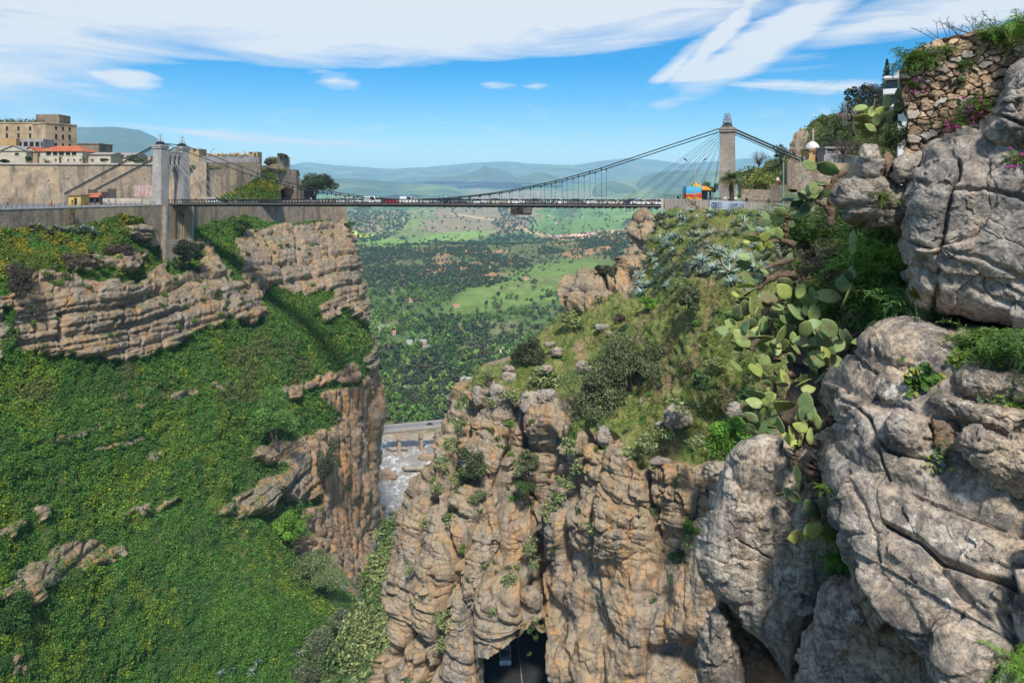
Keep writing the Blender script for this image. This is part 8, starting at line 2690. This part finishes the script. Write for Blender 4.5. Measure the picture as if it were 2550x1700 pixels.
# ---------------- loose boulders on the middle slope
BS = [(1388, 876, 34, 26, 112, 'white boulder at the left rim of the slope'), (1370, 858, 30, 14, 113, 'thin pale slab above the rim boulder'), (1450, 912, 34, 32, 106, 'tilted pale boulder, larger of two in the middle of the slope'), (1470, 920, 26, 18, 105.5, 'smaller pale stone leaning on the tilted boulder'), (1462, 936, 16, 12, 105, 'small stone under the tilted pair'), (1688, 1037, 88, 60, 88, 'big pale layered boulder below the dry slope'), (1713, 980, 56, 30, 92, 'flat pale boulder above the big layered one'), (1718, 955, 22, 18, 93, 'small white round stone right of the big bush'),
   (1835, 1022, 54, 44, 74, 'split pale rock half hidden by prickly pear'), (1605, 1003, 34, 30, 96, 'grey stone in the shadow under the big bush'), (1620, 1022, 36, 20, 95, 'low grey stone beside the shadowed one'), (1645, 1056, 36, 16, 90, 'flat stone left of the big layered boulder'), (1363, 918, 36, 22, 108, 'pale stone below the dark olive bush'), (1270, 940, 44, 34, 111, 'pink grey boulder on the left cliff rim'), (1268, 918, 40, 18, 112, 'thin boulder resting above the pink grey one'), (1225, 955, 30, 20, 112, 'small rim stone left of the pink grey boulder'),
   (1520, 832, 22, 16, 111, 'small pink stone in the bare patch'), (1500, 815, 44, 20, 114, 'flat pinkish stone above the bare patch'), (1660, 826, 24, 16, 101, 'white stone near the pear bushes'), (1365, 990, 64, 46, 104, 'rounded block on the cliff edge, left of two'), (1330, 1000, 80, 60, 105, 'long striped block on the cliff edge'), (1240, 985, 44, 60, 109, 'bulging pale rock at the left cliff corner'), (1190, 985, 30, 60, 110, 'upright rock at the leftmost cliff corner'), (1510, 1085, 60, 64, 95, 'upright grey boulder on the cliff under the bush'), (1645, 1150, 60, 24, 86, 'ledge block on the cliff below the layered boulder'), (1795, 1172, 110, 56, 80, 'pale block at the head of the right cliff')]
for k, (px, py, w, h, Y, lab) in enumerate(BS):
 g = np.random.default_rng(600 + k)
 n = 11
 o = []
 for j in range(n):
  a = 2 * math.pi * j / n
  sq = 1 / max(abs(math.cos(a)), abs(math.sin(a))) ** 0.5
  rr_ = g.uniform(0.82, 1.05) * sq
  o.append((px + w / 2 * rr_ * math.cos(a), py + h / 2 * rr_ * math.sin(a)))
 rock('boulder', o, Y, w / 2 * Y / F * 0.7, w / 2 * Y / F * 0.8, pale_rock, 620 + k, lab, 'boulder', rough=0.5, step=2.2, facets=0.75, beds=0)
# ------------------------------------------------------------------ the right hand hill behind the promenade
def colgrid(x0, x1, dx, top, bot, ny):
 xs_ = np.arange(x0, x1 + dx, dx)
 T = np.interp(xs_, [a for a, b in top], [b for a, b in top])
 T = T + 2.5 * vnoise(np.stack([xs_ / 9, 0 * xs_, 0 * xs_], -1), 15)
 B = np.interp(xs_, [a for a, b in bot], [b for a, b in bot])
 t = np.linspace(0, 1, ny)
 return np.repeat(xs_[None], ny, 0), T[None] + (B - T)[None] * t[:, None]


HT = [(1840, 440), (1880, 420), (1915, 402), (1945, 388), (1968, 378), (1978, 352), (1988, 330), (2002, 322), (2016, 318), (2032, 300), (2050, 290), (2075, 284), (2100, 282), (2125, 278), (2150, 262), (2180, 240), (2220, 220), (2300, 190), (2420, 165), (2700, 200), (3200, 330)]
hx, hy = colgrid(1840, 3200, 3.5, HT, [(1840, 505), (2420, 520), (3200, 545)], 70)
HC_ = tps([(1840, 440, 172), (1900, 405, 178), (1968, 378, 182), (1978, 345, 186), (2016, 318, 190), (2075, 284, 186), (2150, 262, 170), (2300, 190, 150), (2420, 160, 140), (2800, 230, 130), (3200, 330, 115), (3200, 540, 95), (1840, 505, 150), (1950, 480, 146), (2050, 440, 148), (2050, 500, 132), (2200, 400, 138), (2200, 500, 122), (2420, 400, 118), (2420, 520, 108), (1960, 430, 158), (2000, 400, 160)])
V0 = P(hx, hy, HC_(hx, hy))
hrock = inside_any(hx, hy, [[(1962, 405), (1972, 360), (1985, 328), (2010, 322), (2018, 350), (2005, 380), (2000, 412), (1975, 418)], [(2080, 288), (2130, 280), (2150, 310), (2110, 318)], [(2090, 425), (2130, 418), (2135, 445), (2100, 448)]])
hmk = soften(hrock, 2)
HV, HN = relief_disp(V0, hmk * (strata(V0, 2.2, 0.8, 401) + 0.8 * facet(V0 * 0.4, 403)[0]) + (1 - hmk) * (1.6 * fbm(V0 / 6, 4, 402)))
hfq = gridfaces(*hx.shape)
hs_ = (hmk[:-1, :-1] + hmk[1:, 1:] > 1.0).ravel()
split_faces('cliff', HV, hfq, hs_, spur_mat)
split_faces('hillside', HV, hfq, ~hs_, slope_mat)
NH = 32000
c, nr, gi, gj = scatter(HV, HN, (1 - hmk) * np.where(hx > 2350, 0.25, 1.0), NH)
lump = 0.5 + 0.5 * fbm(c / 3.0, 3, 405)
c = c + nr * (RNG.uniform(0, 1.5, NH) * lump)[:, None]
base = np.zeros((NH, 3)) + np.array([0.12, 0.17, 0.045])
base = lerp(base, [0.055, 0.095, 0.030], sstep(-0.1, 0.4, fbm(c / 5, 3, 406)))
base = lerp(base, [0.15, 0.125, 0.08], sstep(0.05, 0.45, fbm(c / 7, 3, 407)) * 0.8)
base = lerp(base, [0.15, 0.19, 0.03], sstep(0.25, 0.5, fbm(c / 6, 3, 408)) * 0.7)
base = base * np.exp(RNG.normal(0, 0.28, (NH, 1)))
v, f = leaf_quads(c, RNG.uniform(0.14, 0.36, NH), nr, 0.4, 0.5)
tag(link('hill_scrub', mesh_np('hill_scrub', v, quads=f, mat=leafm, smooth=False, fcol=base)), 'mixed green and brown scrub covering the hill behind the promenade', 'scrub', kind='stuff')
# green mound at the foot of the fortress wall
gx_, gy_ = rowgrid(438, 500, 2, [(438, 664), (455, 620), (470, 596), (500, 528)], [(438, 690), (470, 697), (500, 700)], 60)
V0 = P(gx_, gy_, np.interp(gy_, [438, 500], [268, 248]) + (gx_ - 620) * 0.05)
MV, MN = relief_disp(V0, 0.8 * fbm(V0 / 3, 3, 411))
tag(link('green_mound', mesh_np('green_mound', MV.reshape(-1, 3), quads=gridfaces(*gx_.shape), mat=slope_mat)), kind='structure')
NM = 6000
c, nr, gi, gj = scatter(MV, MN, np.ones(gx_.shape), NM)
c = c + nr * RNG.uniform(0, 0.8, NM)[:, None]
base = lerp(np.zeros((NM, 3)) + np.array([0.085, 0.14, 0.022]), [0.19, 0.20, 0.022], sstep(0.0, 0.5, fbm(c / 4, 3, 412)))
v, f = leaf_quads(c, RNG.uniform(0.25, 0.55, NM), nr, 0.4, 0.5)
tag(link('mound_grass', mesh_np('mound_grass', v, quads=f, mat=leafm, smooth=False, fcol=base * np.exp(RNG.normal(0, 0.25, (NM, 1))))), 'yellow green grass on the mound under the fortress wall', 'grass', kind='stuff')
# grass on the old roof
rg = np.random.default_rng(3)
n = 1600
p = np.stack([(rg.uniform(-80, 112, n) - CX) / F * 266, rg.uniform(262, 274, n), -(304 - YH) / F * 262 + rg.uniform(0, 1.9, n) * rg.uniform(0.3, 1, n)], -1)
p[:, 0] = (rg.uniform(-80, 113, n) - CX) / F * p[:, 1]
v, f = leaf_quads(p, rg.uniform(0.2, 0.45, n), None, 0, 0.4, rg)
ro = link('roof_grass', mesh_np('roof_grass', v, quads=f, mat=leafm, smooth=False, fcol=colvar((0.085, 0.105, 0.035), n, 0.25)))
tag(ro, 'grass and weeds growing on the barracks roof', 'grass', kind='stuff')


# ------------------------------------------------------------------ single trees
def tree(name, px, py_base, Y, H, R, crown_z, rzr, col, label, n=1600, leaf=0.25, seed=0, clumps=16, tr=0.3, cat='tree', lean=0.0, z=None, bare=False, spread=0.36, group=None, flat=0.0):
 b = P(px, py_base, Y)
 if z is not None:
  b[2] = z
 r = empty(name, tuple(b))
 tag(r, label, cat, group)
 g = np.random.default_rng(seed)
 m = MB()
 top = Vector((lean, 0, crown_z))
 m.tube([(0, 0, -0.8), (lean * 0.25, 0, crown_z * 0.35), (lean * 0.7, 0.05, crown_z * 0.7), top], [tr * 1.25, tr, tr * 0.8, tr * 0.6], 8)
 for k in range(9 if not bare else 26):
  a, e = g.uniform(0, 6.28), g.uniform(0.1, 1.3)
  q_ = Vector((R * 0.8 * math.cos(a) * math.cos(e), R * 0.8 * math.sin(a) * math.cos(e), rzr * 0.85 * math.sin(e)))
  s_ = Vector((lean * 0.7, 0.05, crown_z * 0.7)).lerp(top, g.uniform(0, 1))
  mid = s_.lerp(top + q_, 0.5) + Vector(g.normal(0, 0.07 * R, 3))
  m.tube([s_, mid, top + q_], [tr * 0.42, tr * 0.22, tr * 0.08], 5)
  if bare:
   for j in range(7):
    s2 = mid.lerp(top + q_, g.uniform(0, 1))
    m.tube([s2, s2 + Vector(g.normal(0, 0.22 * R, 3)) + Vector((0, 0, 0.12 * R))], tr * 0.06, 3)
 m.build('trunk', bark, r, smooth=True)
 if n:
  me = crown_mesh('crown', R, R, rzr, n, leaf, col, leafm2, clumps, spread, seed, 0.4, 0.5, flat=flat)
  link('crown', me, r, top + Vector((0, 0, rzr * 0.15)))
 return r


k_ = 292 / F
tree('umbrella_pine', 783, 498, 292, 11, 8.0, 6.0, 4.2, (0.052, 0.075, 0.035), 'umbrella pine with a broad dark crown at the end of the left cliff', 9000, 0.42, 21, 34, 0.5, lean=1.6, z=RZ, spread=0.36, flat=0.35)
tree('pollard_tree', 1880, 0, 136, 6, 2.6, 4.6, 2.1, (0.25, 0.27, 0.06), 'pollarded yellow green tree on the promenade, left of two', 1500, 0.17, 31, 12, 0.32, z=GZP, spread=0.42)
tree('pollard_tree', 1912, 0, 134, 6, 2.5, 4.9, 2.1, (0.22, 0.26, 0.055), 'pollarded yellow green tree on the promenade, right of two', 1500, 0.17, 32, 12, 0.34, z=GZP, lean=-0.4, spread=0.42)
tree('sparse_tree', 1975, 0, 130, 8, 2.6, 5.0, 2.8, (0.22, 0.19, 0.09), 'half bare brownish tree behind the block shaped wall', 700, 0.14, 33, 14, 0.3, z=GZP, bare=True)
tree('bare_tree', 1890, 0, 168, 9, 2.8, 5.2, 2.6, (0.2, 0.18, 0.13), 'bare pale tree rising behind the pollarded pair', 220, 0.10, 34, 12, 0.2, z=2.2, bare=True)
tree('bare_tree', 2125, 330, 150, 9, 4.5, 3.0, 4.0, (0.12, 0.10, 0.07), 'leafless brown tree on the hill right of the shrine', 700, 0.14, 35, 18, 0.3, bare=True)
tree('bare_tree', 2100, 420, 136, 9, 3.4, 3.2, 3.2, (0.13, 0.12, 0.06), 'leafless grey tree before the terrace wall', 500, 0.14, 36, 18, 0.26, bare=True)
tree('green_tree', 2080, 330, 165, 6, 4.2, 2.0, 2.8, (0.075, 0.12, 0.03), 'rounded green tree on the hill above the shrine', 1800, 0.24, 37, 16, 0.3)
tree('green_tree', 1975, 495, 140, 6, 2.8, 3.6, 2.2, (0.10, 0.13, 0.035), 'yellowish bushy tree between tower and shrine', 1500, 0.2, 38, 14, 0.3)
tree('green_tree', 1945, 400, 165, 6, 2.0, 1.6, 2.2, (0.035, 0.06, 0.035), 'dark little tree beside the hillside rock', 900, 0.2, 39, 10, 0.2)
tree('green_tree', 1768, 0, 152, 6, 2.2, 3.6, 1.6, (0.06, 0.12, 0.03), 'small green tree behind the painted kiosk', 900, 0.2, 40, 10, 0.2, z=GZP)
tree('pine_tree', 2140, 285, 152, 8, 3.6, 2.6, 3.4, (0.04, 0.06, 0.035), 'dark rounded pine on the hill left of the white villa', 2200, 0.26, 41, 16, 0.35)
tree('pine_tree', 2165, 270, 140, 8, 3.0, 2.4, 3.0, (0.06, 0.062, 0.045), 'brownish pine crown before the white villa', 1600, 0.22, 42, 14, 0.3)
# the spruce
b = P(2209, 215, 122)
sp_r = empty('spruce', tuple(b))
tag(sp_r, 'pointed dark spruce rising behind the white villa', 'tree')
m = MB()
m.tube([(0, 0, -3), (0, 0, 4.8)], [0.25, 0.03], 6)
m.build('trunk', bark, sp_r)
g = np.random.default_rng(9)
n = 2600
t = g.uniform(0, 1, n) ** 0.8
z = -2.4 + 7.2 * t
a = g.uniform(0, 6.28, n)
lay = 0.72 + 0.28 * np.cos(z * 9)
rr_ = (1 - t) * 1.9 * lay * g.uniform(0.5, 1, n) + 0.08
p = np.stack([rr_ * np.cos(a), rr_ * np.sin(a), z - 0.25 * rr_], -1)
v, f = leaf_quads(p, g.uniform(0.10, 0.22, n), np.stack([np.cos(a), np.sin(a), 0.4 + 0 * a], -1), 0.5, 0.4, g)
link('crown', mesh_np('crown', v, quads=f, mat=leafm2, smooth=False, fcol=colvar((0.03, 0.055, 0.04), n, 0.25)), sp_r)


def palm(px, Y, z, H, L, n, label, seed=0, tr=0.3, py=None):
 b = P(px, YH if py is None else py, Y)
 if py is None:
  b[2] = z
 r = empty('palm_tree', tuple(b))
 tag(r, label, 'palm')
 m = MB()
 g = np.random.default_rng(seed)
 pts = [(0, 0, -0.5)] + [(0.05 * math.sin(k), 0, H * k / 8) for k in range(1, 9)]
 m.tube(pts, [tr * (1.15 - 0.25 * abs(k - 4) / 4 + 0.08 * (k % 2)) for k in range(9)], 9)
 m.build('trunk', bark, r, smooth=True)
 for layer_, (cnt, up, dr_, col) in enumerate(((n, (0.2, 1.4), 1.7, (0.13, 0.18, 0.05)), (n // 2, (-0.5, 0.3), 1.1, (0.20, 0.18, 0.06)))):
  me = fern_mesh(cnt, L, col, seed + layer_, up, dr_, 0.13, 22, 1, spread=0.03, flat=0.22)
  link('fronds', me, r, (0, 0, H))
 return r


palm(1822, 137, GZP, 5.2, 4.2, 80, 'large feathery palm standing before the right bridge tower', 50, 0.42)
palm(115, 232, 9.1, 0.6, 2.6, 30, 'low spreading palm before the red roofed building', 51, 0.2)
palm(150, 233, 9.1, 2.2, 1.6, 24, 'slim palm beside the shutters of the red roofed building', 52, 0.3)
palm(209, 234, 9.1, 2.0, 1.9, 26, 'bushy palm at the right end of the red roofed building', 53, 0.3)
palm(180, 170, 0, 3.4, 2.0, 34, 'stubby palm growing below the left retaining wall', 54, 0.45, py=558)
for k, (px, py, w, h, Y, col, lab) in enumerate([(72, 396, 14, 14, 233, DRK, 'dark shrub by the gabled white house'), (262, 398, 26, 10, 238, DRK, 'low dark hedge by the sheds'), (322, 394, 44, 18, 240, OLV, 'grey green bush in front of the right shed'), (350, 398, 20, 12, 240, OLV, 'small bush at the edge of the high wall'), (10, 402, 30, 8, 230, DRK, 'hedge at the left edge on top of the wall'), (668, 402, 44, 20, 276, (0.09, 0.11, 0.04), 'scrubby green bush on the bastion left of the stone block'), (704, 388, 32, 10, 290, (0.13, 0.11, 0.05), 'dry grass tuft on top of the bastion tower'), (742, 437, 12, 14, 303, DRK, 'dark bush on the broken wall end')]):
 shrub(px, py, w, h, Y, col, lab, 420, 2.4, 1200 + k, 8)

# ------------------------------------------------------------------ trees of the valley
def valley_mesh(seed, col, n, leaf, rx, rz, trunk_h, clumps=8, spread=0.42):
 g = np.random.default_rng(seed)
 p, nr_, k_ = bush_points(rx, rx, rz, n, clumps, spread, g)
 v, f = leaf_quads(p + np.array([0, 0, trunk_h + rz * 0.6]), leaf * g.uniform(0.7, 1.3, n), nr_, 0.5, 0.6, g)
 cc = colvar(col, n, 0.2, 0.05, g) * np.exp(g.normal(0, 0.22, clumps))[k_][:, None]
 tv = np.array([[0.12 * math.cos(a), 0.12 * math.sin(a), zz] for zz in (-0.5, trunk_h + rz * 0.5) for a in (0, 1.57, 3.14, 4.71)])
 tq = np.array([[0, 1, 5, 4], [1, 2, 6, 5], [2, 3, 7, 6], [3, 0, 4, 7]]) + len(v)
 return np.concatenate([v, tv]), np.concatenate([f, tq]), np.concatenate([cc, np.full((4, 3), 0.08)])


TK = {'olive': [(0.058, 0.085, 0.040), 1.0, 0.8, 0.15], 'leafy': [(0.10, 0.185, 0.036), 1.0, 1.05, 0.35], 'dark': [(0.068, 0.125, 0.04), 1.0, 1.1, 0.35], 'bare': [(0.12, 0.095, 0.07), 0.9, 1.1, 0.35], 'spring': [(0.20, 0.28, 0.055), 0.9, 1.2, 0.4]}
VT = {}
for kd, (col, rx, rz, th) in TK.items():
 for i in range(3):
  v, f, cc = valley_mesh(2000 + i * 7 + len(kd), col, 190, 0.17, rx, rz, th)
  VT[kd, i] = mesh_np(kd + '_tree', v, quads=f, mat=leafm2, smooth=False, fcol=cc)
VS = {(kd, i): valley_mesh(2300 + i * 7 + len(kd), TK[kd][0], 26, 0.42, TK[kd][1], TK[kd][2], TK[kd][3], 5, 0.5) for kd in TK for i in range(3)}
VLAB = {'olive': 'dark round olive tree in the valley grove', 'leafy': 'bright green leafy tree in the wooded valley bottom', 'dark': 'deep green tree in the wooded valley bottom', 'bare': 'brown leafless tree in the wooded valley bottom', 'spring': 'pale yellow green spring tree in the valley bottom'}
g = np.random.default_rng(99)
cand = []


def try_tree(px, Y, kd, s):
 X = (px - CX) / F * Y
 cand.append([px, Y, X, 0.0, kd, s])


# near: the gorge mouth and the banks
for _ in range(150):
 Y = g.uniform(262, 338)
 px = g.uniform(870, 1000) if g.random() < 0.75 else g.uniform(935, 1130)
 X = (px - CX) / F * Y
 if abs(X + 66) < 8:
  continue
 try_tree(px, Y, ('leafy', 'dark', 'dark', 'bare')[g.integers(0, 4)], g.uniform(1.6, 3.4))
n = 3800
Y = np.exp(g.uniform(math.log(470), math.log(1090), n))
px = g.uniform(845, 1560, n)
X = (px - CX) / F * Y
cn = fbm(np.stack([X / 60, Y / 90, 0 * X], -1), 3, 501)
kn = fbm(np.stack([X / 40, Y / 60, 0 * X + 3], -1), 3, 502)
py = YH + 155 / Y * F
mead = ellm(px, py, 1310, 722, 190, 40, -12) + ellm(px, py, 1420, 700, 110, 60, -8)
r1, r2, r3 = g.random((3, n))
ok = ~((mead > 0.3) & (r1 < 0.9)) & ~((cn < -0.25) & (r2 < 0.75)) & ~((Y > 400) & (Y < 480) & (X > -100))
for i in np.flatnonzero(ok):
 kd = 'leafy' if kn[i] > 0.05 else ('dark' if kn[i] > -0.3 else 'olive')
 kd = 'bare' if r3[i] < 0.10 else ('spring' if r3[i] < 0.2 else kd)
 try_tree(px[i], Y[i], kd, g.uniform(2.2, 5.0))
n = 11000
Y = g.uniform(1080, 1860, n)
px = g.uniform(820, 1640, n)
X = (px - CX) / F * Y
dn = fbm(np.stack([X / 120, Y / 160, 0 * X + 7], -1), 3, 503)
py = YH + 140 / Y * F
r1, r2, r3 = g.random((3, n))
ok = ~((dn < -0.18 + 0.35 * sstep(1180, 1420, px)) & (r1 < 0.85)) & ~((ellm(px, py, 1310, 715, 210, 42, -14) > 0.3) & (r2 < 0.93))
for i in np.flatnonzero(ok):
 try_tree(px[i], Y[i], 'olive' if r3[i] < 0.82 else 'dark', g.uniform(1.5, 4.2))
_z = ground_z(np.array([t[2] for t in cand]), np.array([t[1] for t in cand]))
for t, z in zip(cand, _z):
 t[3] = float(z)
cand.sort(key=lambda t: -t[5] / t[1])
N_IND = 290
for px, Y, X, z, kd, s in cand[:N_IND]:
 o = link(kd + '_tree' if kd not in ('dark',) else 'valley_tree', VT[kd, int(g.integers(0, 3))], None, (X, Y, z - 0.2))
 o.scale = (s * g.uniform(0.85, 1.15), s * g.uniform(0.85, 1.15), s * g.uniform(0.85, 1.2))
 o.rotation_euler = (0, 0, g.uniform(0, 6.28))
 tag(o, VLAB[kd], 'tree', kd + ' trees of the valley')
VV, FF, CC = [], [], []
off_ = 0


def put(px, Y, X, z, kd, s):
 global off_
 v, f, cc = VS[kd, int(g.integers(0, 3))]
 a = g.uniform(0, 6.28)
 M = np.array([[math.cos(a), -math.sin(a), 0], [math.sin(a), math.cos(a), 0], [0, 0, 1]])
 VV.append((v * s) @ M.T + np.array([X, Y, z - 0.2]))
 FF.append(f + off_)
 CC.append(cc * math.exp(g.normal(0, 0.15)))
 off_ += len(v)


for t in cand[N_IND:]:
 put(*t)
# woods and hedges of the plain
n = 8000
Y = np.exp(g.uniform(math.log(1900), math.log(6500), n))
px = g.uniform(780, 1650, n)
X = (px - CX) / F * Y
sc_ = np.interp(Y, [2000, 6500], [150, 420])
dn = fbm(np.stack([X / sc_, Y / sc_ * 0.7, 0 * X + 5], -1), 4, 71)
ok = (dn > 0.06) | (g.random(n) > 0.93)
gz = ground_z(X, Y)
for i in np.flatnonzero(ok):
 put(px[i], Y[i], X[i], gz[i], 'olive' if g.random() < 0.7 else 'dark', g.uniform(2.5, 5.5) * np.interp(Y[i], [2000, 6500], [1.0, 2.4]))
tag(link('distant_wood', mesh_np('distant_wood', np.concatenate(VV), quads=np.concatenate(FF), mat=leafm2, smooth=False, fcol=np.concatenate(CC))), 'olive grove and scattered woods across the far valley', 'wood', kind='stuff')

# ------------------------------------------------------------------ houses of the valley
def cottage(seed, w, d, h, roof, wall_c):
 m = MB()
 m.col = wall_c
 m.box(-w / 2, w / 2, -d / 2, d / 2, -2, h)
 m.col = (0.05, 0.045, 0.04)
 for x in np.arange(-w / 2 + 1.2, w / 2 - 0.8, 2.6):
  m.box(x, x + 1.0, -d / 2 - 0.05, -d / 2 + 0.1, h * 0.35, h * 0.7)
 m.col = roof
 if seed % 3:
  m.add([(-w / 2 - .4, -d / 2 - .4, h), (w / 2 + .4, -d / 2 - .4, h), (w / 2 + .4, d / 2 + .4, h), (-w / 2 - .4, d / 2 + .4, h), (-w / 2 - .4, 0, h + d * .28), (w / 2 + .4, 0, h + d * .28)], [(0, 1, 5, 4), (1, 2, 5), (2, 3, 4, 5), (3, 0, 4), (3, 2, 1, 0)])
 else:
  m.box(-w / 2 - .2, w / 2 + .2, -d / 2 - .2, d / 2 + .2, h + 0.002, h + 0.5)
 return m.mesh('cottage', house_m)


hm_ = NT('house_paint')
house_m = hm_.out(hm_.attr('col').outputs['Color'], 0.9)
WH, PK, TR, GR = (0.62, 0.58, 0.52), (0.50, 0.36, 0.30), (0.42, 0.17, 0.10), (0.40, 0.38, 0.36)
HM = [cottage(i, *a) for i, a in enumerate([(10, 8, 6, GR, WH), (12, 8, 5, TR, PK), (9, 7, 7, TR, WH), (14, 9, 8, GR, PK), (11, 8, 4, TR, (0.55, 0.45, 0.34))])]
for lab, grp, n, x0, x1, Y0, Y1, s0 in [('tiny pinkish house of the far village behind the bridge cars', 'houses of the far village', 46, 800, 1130, 5300, 7600, 1.5), ('tiny house among trees in the left valley village', 'houses of the left valley village', 18, 945, 1100, 3300, 4300, 1.2), ('tiny pale house among cypress trees on the plain', 'houses of the right valley village', 22, 1265, 1460, 2900, 3900, 1.1), ('tan house on the bare earth by the dirt road', 'houses by the dirt road', 12, 1330, 1530, 2050, 2350, 1.0), ('white speck of a building on the far hills', 'buildings on the far hills', 12, 1290, 1480, 8200, 9400, 2.2)]:
 for k in range(n):
  Y = g.uniform(Y0, Y1)
  px = g.uniform(x0, x1)
  X = (px - CX) / F * Y
  o = link('house', HM[int(g.integers(0, 5))], None, (X, Y, float(ground_z(X, Y))))
  o.rotation_euler = (0, 0, g.uniform(-0.7, 0.7))
  o.scale = (s0 * g.uniform(0.7, 1.3),) * 3
  tag(o, lab, 'house', grp)
for px, Y, k, s, rz, lab in [(1000, 545, 0, 0.6, 0.5, 'small pale house with grey roof on the bank above the arched bridge'), (1165, 560, 3, 0.8, -0.3, 'house with broad grey roof half hidden behind the cliff rim'), (1048, 690, 3, 0.8, 0.2, 'long white roofed shed of the ruined farm in the valley'), (1072, 682, 0, 0.6, -0.4, 'white roofed shed right of the long farm building'), (1020, 700, 0, 0.6, 0.1, 'low grey shed left of the ruined farm'), (975, 745, 4, 0.8, 0.2, 'small flat roofed house below the concrete frame'), (1310, 1180, 4, 0.9, 0.1, 'low pink ruin at the top of the meadow'), (1018, 960, 4, 0.9, 0.2, 'little pink house among dark trees left of the meadow'), (1137, 930, 4, 0.8, 0.1, 'little pale ruin among trees below the meadow'), (1430, 1150, 1, 0.8, 0.0, 'pale house beside dark trees near the outcrop')]:
 X = (px - CX) / F * Y
 o = link('house', HM[k], None, (X, Y, float(ground_z(X, Y)) - 0.3))
 o.rotation_euler = (0, 0, rz)
 o.scale = (s, s, s)
 tag(o, lab, 'house')
X, Y = (952 - CX) / F * 770, 770
fr = empty('concrete_frame', (X, Y, float(ground_z(X, Y))))
tag(fr, 'unfinished concrete frame with white columns on the valley side', 'building')
m = MB()
m.box(-7, 7, -4, 4, -2, 3.2)
m.build('base', concrete, fr)
for k in range(7):
 for y in (-3.5, 3.5):
  m = MB()
  m.box(-6.6 + k * 2.2 - 0.2, -6.6 + k * 2.2 + 0.2, y - 0.2, y + 0.2, 3.2, 6.4)
  m.build('column', ww, fr)
# rocks in and beside the river
for k, (px, py, w, h, lab) in enumerate([(962, 1188, 56, 50, 'large brown rock standing in the white water by the left wall'), (1040, 1166, 90, 16, 'flat tan rock slab lying in the river'), (1070, 1140, 60, 30, 'tan bank rock under the right bridge pier'), (990, 1118, 70, 14, 'low sand coloured rock shelf under the bridge arches'), (948, 1262, 30, 16, 'grey stone at the near end of the rapids'), (985, 1275, 44, 16, 'flat bank stone at the near end of the rapids')]):
 gg = np.random.default_rng(k)
 Y = 165.2 * F / (py - YH)
 o = [(px + w / 2 * gg.uniform(0.75, 1.1) * math.cos(a), py + h / 2 * gg.uniform(0.75, 1.1) * math.sin(a)) for a in np.linspace(0, 6.28, 12, endpoint=False)]
 rock('rock', o, Y, w / 2 * Y / F * 0.5, w / 2 * Y / F * 0.6, pale_rock if k % 2 else warm_rock, 660 + k, lab, 'rock', rough=0.5, step=2.2)
